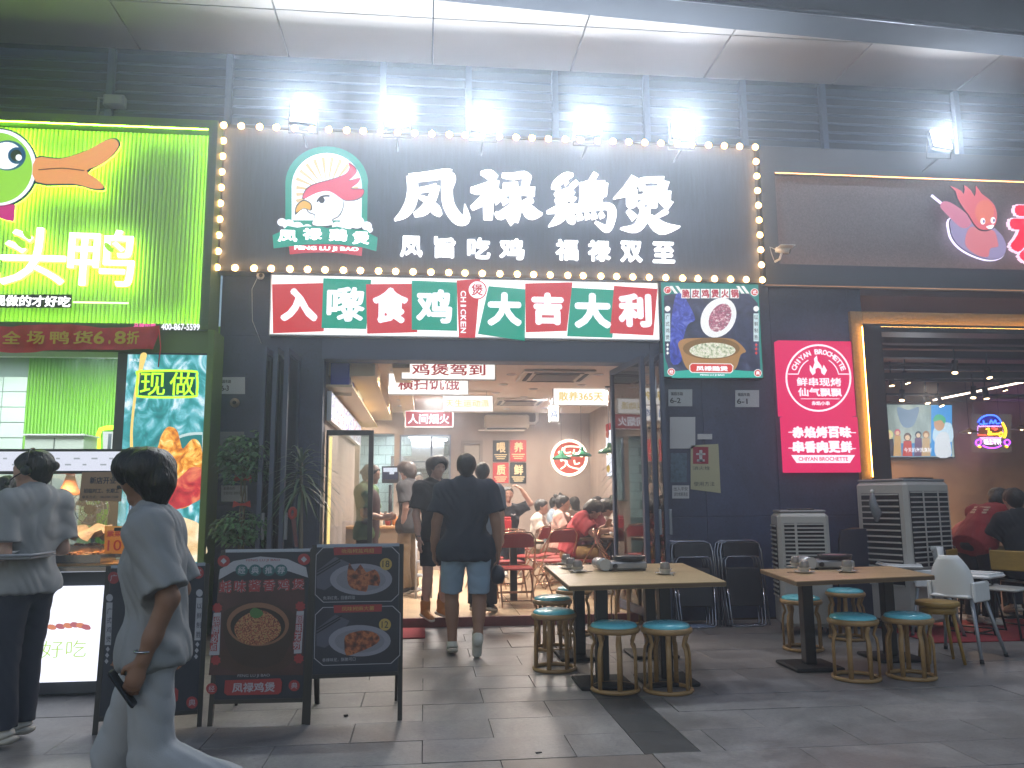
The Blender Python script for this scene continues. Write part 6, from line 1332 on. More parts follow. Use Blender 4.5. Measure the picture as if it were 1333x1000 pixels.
# ================================================================ air coolers
CG = M('cooler_grey', '#a8a8a6', .4, noise=(3, .05)); CG2 = M('cooler_dark_grey', '#7a7c80', .45)
def cooler(x0, x1, yF, dep, h, label, rz, two=True, lid=True):
    cx = (x0+x1)/2; t = T('air_cooler', label, 'air cooler', (cx, yF, 0), rz); hw = (x1-x0)/2
    obj('housing', MB().box(-hw, hw, 0, dep, .08, h, bev=.035), CG, t, False)
    obj('top_deck', MB().box(-hw+.02, hw-.02, .03, dep-.02, h+.001, h+.03, bev=.012), CG2, t, False)
    obj('control_panel', MB().box(-hw*.5, hw*.5, .05, .2, h+.031, h+.045, bev=.004), BLK, t, False)
    obj('grille_recess', MB().box(-hw+.06, hw-.06, -.006, -.001, h*.42, h-.1), BLKM, t, False)
    nsl = 16; z0, z1 = h*.42+.01, h-.11
    for k in range(nsl): z = z0+(z1-z0)*k/(nsl-1); obj('grille_slat', MB().box(-hw+.06, hw-.06, -.022, -.007, z-.008, z+.006), CG, t, False)
    for k in range(2 if two else 1): xx = -hw*.33+hw*.66*k; obj('grille_mullion', MB().box(xx-.012, xx+.012, -.026, -.0225, z0-.01, z1+.01), CG, t, False)
    obj('side_recess', MB().box(-hw-.006, -hw-.001, .08, dep-.08, h*.3, h-.12), BLKM, t, False)
    for k in range(nsl): z = h*.3+.01+(h*.7-.14)*k/(nsl-1); obj('side_slat', MB().box(-hw-.02, -hw-.007, .08, dep-.08, z-.01, z+.006), CG, t, False)
    for (x, y) in ((-hw+.06, .06), (hw-.06, .06), (-hw+.06, dep-.06), (hw-.06, dep-.06)): obj('caster', MB().lathe([(.0001, -.012), (.038, -.012), (.038, .012), (.0001, .012)], (x, y, .038), 12, axis='x'), BLK, t, False); obj('caster_fork', MB().box(x-.02, x+.02, y-.02, y+.02, .06, .085), CG2, t, False)
a, c = W(1016, 700, 7.95).x, W(1078, 700, 7.95).x; hz_ = W(1045, 668, 7.95).z
cooler(a, c, 7.95, .42, hz_, 'smaller grey evaporative air cooler beside the folded chairs', R(-14), False)
a, c = W(1168, 700, 8.0).x, W(1258, 700, 8.0).x; hz2 = W(1180, 627, 8.0).z
cooler(a, c, 8.0, .6, hz2, 'tall grey evaporative air cooler in front of the barbecue window', R(24))
p = W(1136, 655, 7.85); o = T('water_bag', 'limp clear plastic bag hanging from the tall air cooler', 'bag', tuple(p)); obj('bag_body', MB().tube([p+Vector((0, 0, .1)), p+Vector((-.01, -.02, 0)), p+Vector((.02, -.03, -.1)), p+Vector((.03, 0, -.18))], [.02, .04, .05, .02], 8), M('cloudy_plastic', '#6a7076', .2), o); obj('knot', MB().sphere(p+Vector((0, 0, .12)), .018, 8), WHT, o)

# ================================================================ high chairs
HW = M('highchair_white', '#d9dcde', .35); HT = M('highchair_leg', '#8c929b', .35, metal=.4)
def make_high(label):
    t = T('high_chair', label, 'high chair', (0, 0, 0), 0, 'white plastic high chairs')
    b = MB(); n = 14; ring = []     # rounded back shell
    for j in range(9):
        v = j/8
        for i in range(n+1):
            a = math.pi*(i/n); wv = .17-.02*v; top = 1-max(0, (v-.45)/.55)**2*.55
            x = math.cos(a)*wv*(top if v > .45 else 1)
            y = .05+math.sin(a)*.10*(1-v*.2)+.05*v; z = .52+v*.34
            b.v.append((x, y, z))
    for j in range(8):
        for i in range(n): k = j*(n+1)+i; b.f.append([k, k+1, k+n+2, k+n+1]); b.m.append(0); b.sm.append(True)
    base = len(b.v); off = (n+1)*9
    for q in list(b.v): b.v.append((q[0]*1.07, q[1]+.012, q[2]))
    for j in range(8):
        for i in range(n): k = off+j*(n+1)+i; b.f.append([k, k+n+1, k+n+2, k+1]); b.m.append(0); b.sm.append(True)
    for j in (8,):
        for i in range(n): k = j*(n+1)+i; b.f.append([k, k+1, off+k+1, off+k]); b.m.append(0); b.sm.append(True)
    for j in range(8):
        for i in (0, n): k = j*(n+1)+i; b.f.append([k, k+n+1, off+k+n+1, off+k]); b.m.append(0); b.sm.append(True)
    obj('back_shell', b, HW, t, False)
    obj('seat', MB().box(-.17, .17, -.15, .17, .50, .53, bev=.02), HW, t, False)
    for s in (-1, 1): obj('side_skirt', MB().box(s*.185-.015, s*.185+.015, -.16, .14, .47, .64, bev=.012), HW, t, False)
    obj('tray', MB().box(-.24, .24, -.42, -.08, .655, .685, bev=.014), HW, t, False)
    obj('tray_rim', MB().tube([(-.22, -.40, .69), (.22, -.40, .69), (.22, -.1, .69), (-.22, -.1, .69)], .008, 6, closed=True), HW, t, False)
    for sx_ in (-1, 1):
        for sy in (-1, 1):
            obj('leg', MB().tube([(sx_*.16, sy*.12, .50), (sx_*.25, sy*.24, .01)], [.018, .014], 8), HT, t, False)
            obj('foot_cap', MB().tube([(sx_*.246, sy*.235, .03), (sx_*.252, sy*.243, .002)], .018, 8), BLK, t, False)
    return t
h0 = make_high('white high chair in front, its tray reaching the picture edge'); p = G(1262, 862); h0.location = (p.x+.12, p.y+.25, 0); h0.rotation_euler[2] = R(122)
p = G(1225, 835); dup(h0, (p.x+.18, p.y+.45, 0), R(-105), 'white high chair behind, its tray over the far table end')
# wooden round stool, bar chairs, wooden chair by the barbecue shop
OAK = M('oak_wood', '#8f7230', .45, noise=(6, .2), stretch=(1, 1, 4))
p = G(1226, 862); t = T('wooden_stool', 'plain yellow oak round stool behind the front high chair', 'stool', (p.x, p.y, 0)); p = Vector((p.x, p.y, 0))
obj('seat', MB().lathe([(.16, .455), (.17, .46), (.17, .49), (.16, .495), (.0001, .495)], tuple(p), 24), OAK, t); obj('apron', MB().lathe([(.135, .40), (.14, .40), (.14, .454), (.13, .454)], tuple(p), 20), OAK, t)
for k in range(4): a = k*math.pi/2+.5; obj('leg', MB().tube([p+Vector((.12*math.cos(a), .12*math.sin(a), .44)), p+Vector((.19*math.cos(a), .19*math.sin(a), .005))], [.016, .013], 8), OAK, t)
def wire_chair(px, Y, rz, label):
    p = W(px, 700, Y); t = T('bar_chair', label, 'chair', (p.x, Y, 0), R(rz), 'black framed chairs by the barbecue shop')
    obj('seat', MB().box(-.19, .19, -.19, .19, .45, .475, bev=.01), M('white_seat', '#b2b6b4', .4), t, False); obj('back', MB().box(-.18, .18, .17, .19, .62, .82, bev=.01), OAK, t, False)
    for sx_ in (-1, 1):
        obj('back_post', MB().tube([(sx_*.17, .16, .45), (sx_*.18, .2, .84)], .01, 6), BLK, t, False)
        for sy in (-1, 1): obj('leg', MB().tube([(sx_*.15, sy*.15, .45), (sx_*.21, sy*.21, .01)], .011, 6), BLK, t, False)
        obj('floor_rail', MB().tube([(sx_*.21, -.21, .02), (sx_*.21, .21, .02)], .009, 6), BLK, t, False)
wire_chair(1262, 7.9, 40, 'black framed chair with wooden back nearest the tall air cooler'); wire_chair(1300, 7.6, -60, 'black framed chair at the edge of the red carpet'); wire_chair(1325, 8.3, 10, 'black framed chair farther inside at the picture edge')
p = W(1290, 760, 8.9); table([Vector((p.x-.35, 8.5, .75)), Vector((p.x+1.0, 8.5, .75)), Vector((p.x+1.0, 9.3, .75)), Vector((p.x-.35, 9.3, .75))], 'cluttered dining table inside the barbecue shop opening', TOPM2, [(p.x+.2, 8.9)], 'barbecue shop tables')
for k in range(5):
    x = p.x-.2+k*.2; t = T('table_bottle', ['amber bottle at the near end of the barbecue table', 'red sauce bottle on the barbecue table', 'tall amber bottle in the middle of the barbecue table', 'green bottle on the barbecue table', 'clear bottle at the far end of the barbecue table'][k], 'bottle', (x, 8.75, .751))
    obj('bottle_glass', MB().lathe([(.028, 0), (.03, .01), (.03, .11), (.012, .15), (.011, .19)], (x, 8.75+.1*(k % 2), .751), 12), M('bottle_%d' % k, ['#a8641c', '#9a2418', '#c07a20', '#2f6a34', '#a0a8a8'][k], .1), t); obj('cap', MB().lathe([(.013, .191), (.013, .205)], (x, 8.75+.1*(k % 2), .751), 10), WHT, t)
# ---- restaurant inner tables and dishes
def itable(px, Y, wd, dp, label):
    x = W(px, 700, Y).x; s_ = FZ; global TZ; old = TZ; TZ = .75+s_
    table([Vector((x-wd/2, Y-dp/2, 0)), Vector((x+wd/2, Y-dp/2, 0)), Vector((x+wd/2, Y+dp/2, 0)), Vector((x-wd/2, Y+dp/2, 0))], label, TOPM2, [(x, Y)], 'dining tables inside the restaurant'); TZ = old; return x
for px, Y, wd, dp, lab in ((668, 10.5, .7, .7, 'bare dining table hidden behind the lone red chair'), (800, 11.3, 1.1, .75, 'dining table nearest the open door leaf covered with dishes'), (772, 12.6, 1.1, .75, 'dining table in front of the red shirted diner group'), (745, 13.9, 1.1, .75, 'rear dining table below the round neon sign')):
    x = itable(px, Y, wd, dp, lab)
    if px == 668: continue
    for k in range(5):
        xx = x-.42+k*.2; yy_ = Y-.2+.25*((k*2) % 3)/1.5; z_ = .75+FZ+.001
        nm, cl = (('soup pot', 'soup_pot'), ('white dish of meat', 'dish'), ('white bowl', 'bowl'), ('red bowl', 'bowl'), ('plate of greens', 'dish'))[k]
        t = T(cl, '%s on the %s' % (nm, lab.split(' covered')[0].split(' hidden')[0]), nm.split()[-1] if k != 0 else 'pot', (xx, yy_, z_))
        r_ = (.13, .1, .06, .07, .1)[k]; hh_ = (.1, .03, .06, .07, .03)[k]
        obj('vessel', MB().lathe([(r_*.6, 0), (r_*.9, hh_*.4), (r_, hh_), (r_*.93, hh_), (r_*.8, hh_*.4), (.0001, hh_*.35)], (xx, yy_, z_), 18), [CHR, WHT, WHT, M('red_lacquer', '#a8281e', .3), WHT][k], t)
        obj('contents', MB().lathe([(r_*.85, hh_*.75), (r_*.4, hh_*.95), (.0001, hh_)], (xx, yy_, z_), 14), FOOD[k % 3], t)
t = T('paper_roll_box', 'red box of tissues on the table before the raised arms boy', 'box', tuple(W(657, 675, 12.0))); p = W(657, 683, 12.0); obj('box_body', MB().box(p.x-.1, p.x+.1, 11.95, 12.1, p.z-.16, p.z+.08, bev=.02), M('red_plastic', '#b3222a', .35), t); obj('box_lid', MB().box(p.x-.09, p.x+.09, 11.96, 12.09, p.z+.081, p.z+.11, bev=.008), M('red_plastic', '#b3222a'), t)

# ================================================================ A-frame menu boards
PM_ = lambda n_, c_: M('board_'+n_, c_, .55)
BKG, BRED, BGLD, BWH, BTL = PM_('ink', '#1c2230'), PM_('red', '#8c2c30'), PM_('gold', '#a88f4a'), PM_('white', '#9a9da6'), PM_('teal', '#2c5c60')
def aboard(lb, rb, ztop, label, lean=7):
    """lb, rb: front feet on the ground (world); the face leans back"""
    ux = (rb-lb).normalized(); nz = Vector((0, 0, 1)); back = nz.cross(ux).normalized()   # points away from viewer
    uz = (nz*math.cos(R(lean))+back*math.sin(R(lean))).normalized()
    fr_ = Fr(lb, ux, uz); L = (rb-lb).length
    t = T('menu_board', label, 'menu board', tuple((lb+rb)/2), 0, 'black A-frame menu boards'); H_ = ztop/math.cos(R(lean))
    return t, fr_, L, H_, back
def board_frame(t, fr_, L, H_, back, zb):
    for u in (0.012, L-.012): obj('front_leg', MB().prism(fr_, [(u-.014, .0), (u+.014, .0), (u+.014, H_), (u-.014, H_)], -.028, -.0005), BLK, t)
    obj('panel', MB().prism(fr_, [(0.027, zb), (L-.027, zb), (L-.027, H_-.015), (0.027, H_-.015)], -.02, -.001), BKG, t)
    obj('top_rail', MB().prism(fr_, [(0.027, H_-.0145), (L-.027, H_-.0145), (L-.027, H_+.005), (0.027, H_+.005)], -.028, .0005), ALU, t)
    obj('bottom_rail', MB().prism(fr_, [(0.027, zb-.025), (L-.027, zb-.025), (L-.027, zb-.0005), (0.027, zb-.0005)], -.026, .0), BLK, t)
    for u in (.03, L-.03):
        top = fr_.P(u, H_*.96, -.03); ft = fr_.P(u, 0, 0)+back*.52; ft.z = 0.0
        obj('back_leg', MB().tube([top, ft], .011, 5), BLK, t)
    obj('hinge_chain', MB().tube([fr_.P(.05, H_*.35, -.02), fr_.P(.05, H_*.35, -.02)+back*.3+Vector((0, 0, -.0))], .004, 4), ALU, t)
def bs(nm, fr_, pxs, d, mt, prn, sm=0): return shape(nm, fr_, pxs, d, d+.0009, mt, prn, sm)
Q = ZC(250, 690, 3.7037)
# board B (middle): feet
lbB, rbB = G(270, 946), G(398, 943); t, fB, L, H_, bk_ = aboard(lbB, rbB, 1.06, 'A-frame board of classic chicken clay pot with two white side ribbons'); topB = fB.uv(*Q([(130, 98)])[0])[1]; board_frame(t, fB, L, topB, bk_, fB.uv(*Q([(300, 815)])[0])[1])
pn_ = [c_ for c_ in bpy.data.objects if c_.parent == t and c_.name.startswith('panel')][0]
bs('brown_ground', fB, Q([(130,250),(545,230),(535,700),(80,700)]), .0, ramp_mat('board_brown', [(.3, '#2b1a1c'), (.6, '#45282a'), (.8, '#5a3a38')], 5, rough=.5), pn_)
bs('white_arc', fB, Q([(128,240),(135,190),(200,150),(330,128),(460,140),(550,180),(560,230),(470,200),(330,180),(200,200)]), .0012, BWH, pn_)
for (cx, ch) in zip((240, 305, 370, 430), '经典推荐'):
    s_ = bs('teal_seal', fB, Q(circ(cx, 194, 30, 28, 18)), .0024, BTL, pn_); q = Q([(cx-18,176),(cx+18,211)]); text(fB, ch, (*q[0], *q[1]), .0034, BWH, s_, 'character', bold=.02, t=.0005)
q = Q([(262,140),(425,154)]); text(fB, 'FENG LU JI BAO', (*q[0], *q[1]), .0024, BRED, pn_, 'lettering', bold=.01, t=.0005)
for (cx, cyy) in ((153,150),(540,142)): s_ = bs('red_seal', fB, Q(circ(cx, cyy, 30, 28, 18)), .0024, BRED, pn_); bs('seal_star', fB, Q([(cx, cyy-15), (cx+15, cyy), (cx, cyy+15), (cx-15, cyy)]), .0034, BWH, s_)
for i, ch in enumerate('蚝味酱香鸡煲'):
    q = Q([(132+i*70,242-i*1.5),(192+i*70,305-i*3)]); text(fB, ch, (*q[0], *q[1]), .0012, BWH, pn_, 'character_outline', bold=.05, t=.0004); text(fB, ch, (*q[0], *q[1]), .002, BRED, pn_, 'character', bold=.02, t=.0005)
bs('pot_shadow', fB, Q(circ(300, 620, 185, 75, 26)), .0012, PM_('dish_brown', '#3f2a22'), pn_)
bs('clay_pot', fB, Q([(150,400),(230,360),(330,350),(420,370),(495,410),(490,500),(460,580),(420,640),(320,665),(220,640),(170,570),(150,480)]), .0024, PM_('clay', '#33241f'), pn_, 4)
bs('pot_rim', fB, Q(circ(318, 455, 150, 105, 30)), .0036, PM_('rim', '#7d5a45'), pn_); bs('pot_inner', fB, Q(circ(318, 462, 132, 88, 28)), .0048, PM_('pot_inner', '#241a18'), pn_)
bs('stew', fB, Q([(205,480),(230,430),(290,395),(350,390),(410,430),(430,480),(400,525),(320,555),(240,540)]), .006, ramp_mat('board_stew', [(.35, '#4a1f18'), (.48, '#8a4030'), (.58, '#a8875a'), (.7, '#3a4a26')], 110, rough=.4, detail=3), pn_, 4)
bs('coriander', fB, Q([(280,395),(300,375),(330,385),(345,405),(320,425),(290,420)]), .0072, PM_('coriander', '#3f6a38'), pn_, 3)
for (x0, x1, s0, ya) in ((105,140,'招牌必点',0),(505,540,'回味无穷',-8)):
    st__ = bs('white_strip', fB, Q([(x0,400+ya),(x1,398+ya),(x1-8,602+ya),(x0-22,604+ya)] if x0 < 300 else [(x0,400+ya),(x1,398+ya),(x1-12,602+ya),(x0-14,604+ya)]), .0024, BWH, pn_)
    for i, ch in enumerate(s0): q = Q([(x0-i*6+2,420+ya+i*42),(x1-i*5-6,456+ya+i*42)]); bs('red_square', fB, rect(q[0][0]-.5, q[0][1]-.5, q[1][0]+.5, q[1][1]+.5), .0034, BRED, st__); text(fB, ch, (*q[0], *q[1]), .0044, BWH, st__, 'character', bold=.02, t=.0004)
    for yy_ in (376, 628): bs('burst_seal', fB, Q([( (x0+x1)/2-(8 if yy_ > 500 else 0)+(26 if k % 2 else 20)*math.cos(k*math.pi/8), yy_+ya+(26 if k % 2 else 20)*math.sin(k*math.pi/8)) for k in range(16)]), .0024, BRED, pn_)
s_ = bs('name_band', fB, Q([(160,725),(425,715),(435,735),(430,780),(415,792),(170,797),(155,785)]), .0024, BRED, pn_); q = Q([(195,735),(400,782)]); text(fB, '凤禄鸡煲', (*q[0], *q[1]), .0034, BWH, s_, 'lettering', bold=.02, t=.0005)
q = Q([(220,695),(375,712)]); text(fB, 'FENG LU JI BAO', (*q[0], *q[1]), .0014, BWH, pn_, 'lettering', bold=.0, t=.0004)
for (cx, cyy, ch) in ((95,765,'经'),(493,750,'典')): s_ = bs('red_seal', fB, Q(circ(cx, cyy, 27, 27, 18)), .0024, BRED, pn_); q = Q([(cx-15,cyy-15),(cx+15,cyy+15)]); text(fB, ch, (*q[0], *q[1]), .0034, BWH, s_, 'character', bold=.01, t=.0005)
# board C (right): two plates
lbC, rbC = G(398, 944), G(523, 938); t, fC, L, H_, bk_ = aboard(lbC, rbC, 1.1, 'A-frame board with two framed plates of snacks, nearest the doorway'); board_frame(t, fC, L, fC.uv(*Q([(800, 70)])[0])[1], bk_, fC.uv(*Q([(780, 690)])[0])[1])
pn_ = [c_ for c_ in bpy.data.objects if c_.parent == t and c_.name.startswith('panel')][0]
FOODB = ramp_mat('board_wings', [(.35, '#3a1810'), (.5, '#7a3a22'), (.62, '#a8643a'), (.75, '#5a2418')], 30, rough=.4, detail=3)
for k, dy in enumerate((0, 278)):
    oct_ = [(630,85+dy),(965,80+dy),(1000,115+dy),(998,310+dy),(962,345+dy),(632,350+dy),(592,312+dy),(597,120+dy)] if k == 0 else [(630,372),(968,365),(1005,400),(1003,605),(960,645),(630,655),(588,620),(593,408)]
    bs('frame_line', fC, Q(oct_), .0, BWH, pn_); cx = sum(p[0] for p in oct_)/8; cyy = sum(p[1] for p in oct_)/8
    bs('photo_ground', fC, Q([((p[0]-cx)*.985+cx, (p[1]-cyy)*.975+cyy) for p in oct_]), .0012, ramp_mat('board_table', [(.3, '#191a24'), (.6, '#232533'), (.8, '#33343f')], 3), pn_)
    bs('cloth', fC, Q([(600,200+dy),(690,130+dy),(760,160+dy),(700,250+dy),(640,290+dy),(600,280+dy)]), .0024, PM_('cloth', '#4d4f5e'), pn_)
    for q_ in (((600,205+dy),(722,135+dy)), ((600,220+dy),(715,150+dy))): bs('chopstick', fC, Q(ribbon(q_, 3)), .0036, PM_('stick_black', '#0c0c10'), pn_)
    px_, py_ = (815, 238) if k == 0 else (808, 534)
    bs('plate', fC, Q(circ(px_, py_, 150, 76, 30)), .0048, PM_('plate', '#82838f'), pn_); bs('plate_well', fC, Q(circ(px_, py_+2, 120, 56, 26)), .006, PM_('plate_well', '#74757f'), pn_)
    food = ([(750,200),(760,160),(785,200),(812,165),(840,205),(880,190),(905,225),(900,270),(850,265),(840,298),(770,280),(750,245)], [(735,560),(740,510),(790,490),(840,485),(890,500),(905,530),(870,560),(800,590),(745,605)])[k]
    bs('snack', fC, Q(food), .0072, FOODB, pn_, 2)
    s_ = bs('title_band', fC, Q([(682,85+dy),(916,80+dy),(914,115+dy),(685,122+dy)]), .0024, BRED, pn_); q = Q([(722,90+dy),(878,112+dy)]); text(fC, ['吮指椒盐鸡翅', '凤味椒麻大薯'][k], (*q[0], *q[1]), .0034, BGLD, s_, 'lettering', bold=.01, t=.0005)
    s_ = bs('price_badge', fC, Q(circ(935 if k == 0 else 930, 165 if k == 0 else 456, 29, 29, 20)), .0084, BGLD, pn_); q = Q([((918 if k == 0 else 914), (148 if k == 0 else 440)), ((952 if k == 0 else 946), (180 if k == 0 else 472))]); text(fC, ['18', '12'][k], (*q[0], *q[1]), .0094, BKG, s_, 'lettering', bold=.01, t=.0004)
    q = Q([(632,318),(785,336)] if k == 0 else [(628,616),(788,634)]); text(fC, ['色泽红亮，回香四溢', '香辣味足，酥脆可口'][k], (*q[0], *q[1]), .0024, BWH, pn_, 'lettering', bold=.0, t=.0004)
# board A (left, behind the walking person)
lbA, rbA = G(120, 958), G(262, 946); t, fA, L, H_, bk_ = aboard(lbA, rbA, 1.04, 'A-frame board mostly hidden behind the walking person in grey'); J = ZC(0, 560, 2.2727); topA = fA.uv(*J([(330, 402)])[0])[1]; board_frame(t, fA, L, topA, bk_, fA.uv(*J([(480, 835)])[0])[1])
pn_ = [c_ for c_ in bpy.data.objects if c_.parent == t and c_.name.startswith('panel')][0]
for (cx, cyy, ch) in ((336,437,'广'),(586,422,'式'),(568,806,'典')): s_ = bs('red_seal', fA, J(circ(cx, cyy, 17, 18, 18)), .0, BRED, pn_); q = J([(cx-10,cyy-10),(cx+10,cyy+10)]); text(fA, ch, (*q[0], *q[1]), .0012, BWH, s_, 'character', bold=.01, t=.0005)
for (cx, y0, s0, dx) in ((324,496,'广式鸡煲',-3), (590,482,'以鲜制胜',-4)):
    bs('badge', fA, J(circ(cx, y0, 10, 11, 16)), .0, BWH, pn_); st__ = bs('white_strip', fA, J([(cx-9,y0+14),(cx+9,y0+14),(cx+dx+7,y0+140),(cx+dx-11,y0+140)]), .0, BWH, pn_)
    for i, ch in enumerate(s0): q = J([(cx-7-i,y0+30+i*28),(cx+7-i,y0+48+i*28)]); text(fA, ch, (*q[0], *q[1]), .0012, BKG, st__, 'character', bold=.01, t=.0004)
    for i in range(3): cc = (cx+dx-2-i*2, y0+152+i*18); bs('diamond', fA, J([(cc[0],cc[1]-8),(cc[0]+6,cc[1]),(cc[0],cc[1]+8),(cc[0]-6,cc[1])]), .0, BWH, pn_)
bs('pot_side', fA, J(circ(460, 640, 110, 85, 28)), .0, ramp_mat('board_stew', [(0, '#000000')]), pn_)
s_ = bs('name_band', fA, J([(360,775),(520,762),(528,770),(526,800),(515,806),(362,812)]), .0012, BRED, pn_); q = J([(385,778),(505,800)]); text(fA, '凤禄鸡煲', (*q[0], *q[1]), .0024, BWH, s_, 'lettering', bold=.01, t=.0005)

# ================================================================ plants
LEAF = M('money_tree_leaf', '#557f58', .35, noise=(12, .25)); LEAF2 = M('dark_spiky_leaf', '#42604f', .35, noise=(10, .2))
def leafq(b, p, d, L, w_, droop=.3, mi=0):
    d = d.normalized(); s = d.cross(Vector((0, 0, 1)));
    if s.length < .1: s = Vector((1, 0, 0))
    s.normalize(); u = s.cross(d)
    a = p; c = p+d*L*.5+u*L*.06; e = p+d*L-Vector((0, 0, L*droop))
    b.add([a, c+s*w_, e, c-s*w_, c-u*.004], [[0, 4, 1], [1, 4, 2], [2, 4, 3], [3, 4, 0]], mi)
rr = random.Random(11)
def money_tree(px, Y, label):
    base = W(px, 780, Y); x, y = base.x, Y
    t = T('money_tree', label, 'potted tree', (x, y, 0))
    obj('pot', MB().lathe([(.15, 0), (.19, .06), (.21, .32), (.22, .34), (.2, .34), (.185, .30), (.0001, .30)], (x, y, 0), 24), M('plant_pot_dark', '#2c3038', .3), t)
    z1 = W(310, 625, Y).z; 
    for k in range(3): obj('trunk', MB().tube([(x+.025*math.cos(k*2.1+i*.9), y+.025*math.sin(k*2.1+i*.9), .28+i*(z1-.2)/12) for i in range(13)], [.014-.0005*i for i in range(13)], 6), M('braided_bark', '#6f6654', .8), t)
    for (pyc, r_, hh_, n_, nm) in ((597, .24, .28, 330, 'crown'), (688, .27, .16, 260, 'crown')):
        zc = W(px, pyc, Y).z; b = MB()
        for i in range(n_):
            a = rr.uniform(0, 2*math.pi); ph = rr.uniform(-1, 1); rad = rr.uniform(.25, 1)**.6
            p = Vector((x+math.cos(a)*r_*rad*math.sqrt(1-ph*ph*.8), y+math.sin(a)*r_*rad*.9*math.sqrt(1-ph*ph*.8), zc+ph*hh_*rad))
            for q_ in range(3): leafq(b, p, Vector((math.cos(a+q_*.9-.9), math.sin(a+q_*.9-.9), rr.uniform(-.3, .45))), rr.uniform(.07, .12), rr.uniform(.016, .026), .35)
        tag(obj(nm, b, LEAF, t), kind='stuff'); b = MB()
        for i in range(9): a = i*.7; obj('twig', MB().tube([(x, y, zc-hh_*.8), (x+math.cos(a)*r_*.7, y+math.sin(a)*r_*.7, zc+rr.uniform(-.3, .8)*hh_)], .004, 4), M('braided_bark', '#6f6654'), t)
    for pyc in (624, 657):
        zc = W(px, pyc, Y).z; obj('red_ribbon', MB().tube([(x+.035*math.cos(a), y+.035*math.sin(a), zc) for a in np.arange(10)*.628], .014, 5, closed=True), M('ribbon_red', '#a8322c', .5), t)
        for s in (-1, 1): obj('ribbon_bow', MB().prism(Fr((x, y-.04, zc)), [(0, 0), (s*.08, .04), (s*.09, -.03)], 0, .006), M('ribbon_red', '#a8322c'), t)
money_tree(311, 8.55, 'two tiered money tree with braided trunk and red ribbons by the doors')
def spiky(px, py, Y, h_tip, n_, L, label, cat='plant', pot=True, lean=0, z0=None):
    c = W(px, py, Y); t = T('spiky_plant', label, cat, (c.x, Y, 0)); base = z0 if z0 is not None else 0
    if pot: obj('pot', MB().lathe([(.13, 0), (.17, .05), (.18, .28), (.165, .28), (.0001, .25)], (c.x, Y, base), 20), M('plant_pot_dark', '#2c3038'), t)
    obj('stem', MB().tube([(c.x, Y, base+.2), (c.x+.02, Y, (base+c.z)/2), (c.x, Y, c.z+.1)], [.03, .022, .016], 8), M('grey_stem', '#59554c', .8), t)
    for i in range(n_):
        a = i*2.399; el = 1.2-1.7*(i/n_); z = c.z+.12-.35*(i/n_); d = Vector((math.cos(a)*math.cos(el), math.sin(a)*math.cos(el), math.sin(el))); LL = L*rr.uniform(.8, 1.1)
        pts = [Vector((c.x, Y, z))+d*LL*s_+Vector((0, 0, -LL*.65*s_*s_)) for s_ in (0, .25, .5, .75, 1)]; sd = d.cross(Vector((0, 0, 1))).normalized()
        b = MB(); ws_ = (.008, .014, .013, .009, .001); vs = []
        for p, w_ in zip(pts, ws_): vs += [p-sd*w_, p+Vector((0, 0, -.004)), p+sd*w_]
        b.add(vs, [[j*3+k, j*3+k+1, j*3+k+4, j*3+k+3] for j in range(4) for k in (0, 1)], 0, True); obj('leaf', b, LEAF2, t)
    return t
spiky(392, 612, 8.5, 0, 60, .42, 'dark drooping dracaena standing against the navy wall left of the doorway')
p = W(381, 668, 8.45); t = bpy.data.objects['spiky_plant']; obj('red_ribbon', MB().tube([p+Vector((.03*math.cos(a), -.01, .05*math.sin(a))) for a in np.arange(10)*.628], .018, 5, closed=True), M('ribbon_red', '#a8322c'), t)
obj('ribbon_tail', MB().prism(FY(8.44), [FY(8.44).uv(*q_) for q_ in ((378, 668), (384, 668), (388, 712), (384, 712))], 0, .004), M('ribbon_dull', '#6d4248', .6), t)
spiky(812, 598, 10.3, 0, 34, .36, 'dark spiky dracaena inside the doorway behind the open door leaf', z0=FZ)
p = W(1318, 650, 9.6); t = T('dried_branch_vase', 'vase of dried dark twigs on the barbecue shop table', 'vase', tuple(p)); obj('vase_body', MB().lathe([(.03, 0), (.05, .06), (.03, .16), (.035, .18)], (p.x, 9.0, .752), 14), WHT, t)
for i in range(9): a = i*.7; obj('twig', MB().tube([(p.x, 9.0, .9), (p.x+.06*math.cos(a), 9.0+.05*math.sin(a), 1.15), (p.x+.16*math.cos(a), 9.0+.1*math.sin(a), 1.42+.05*(i % 3))], [.005, .004, .002], 5), M('twig_brown', '#4a3a30', .8), t)
# small litter on the paving
p = G(450, 933); tag(obj('litter', MB().box(p.x-.012, p.x+.014, p.y-.01, p.y+.012, .002, .014, rz=.4, bev=.003), BLK), 'tiny black scrap lying on the paving below the two plate board', 'litter')
p = G(675, 987); tag(obj('litter', MB().box(p.x+.1, p.x+.135, p.y+.06, p.y+.075, .002, .008, rz=.3, bev=.002), BLK), 'small dark scrap on the paving near the bottom of the dark stripe', 'litter')
for px, Y, rz, lab in ((752, 14.0, 20, 'red folding chair at the rear table below the round neon sign'), (722, 11.0, 200, 'red folding chair turned toward the doorway in the aisle'), (700, 13.8, 240, 'red folding chair against the rear wall under the posters')):
    chair(px, Y, rz, lab)
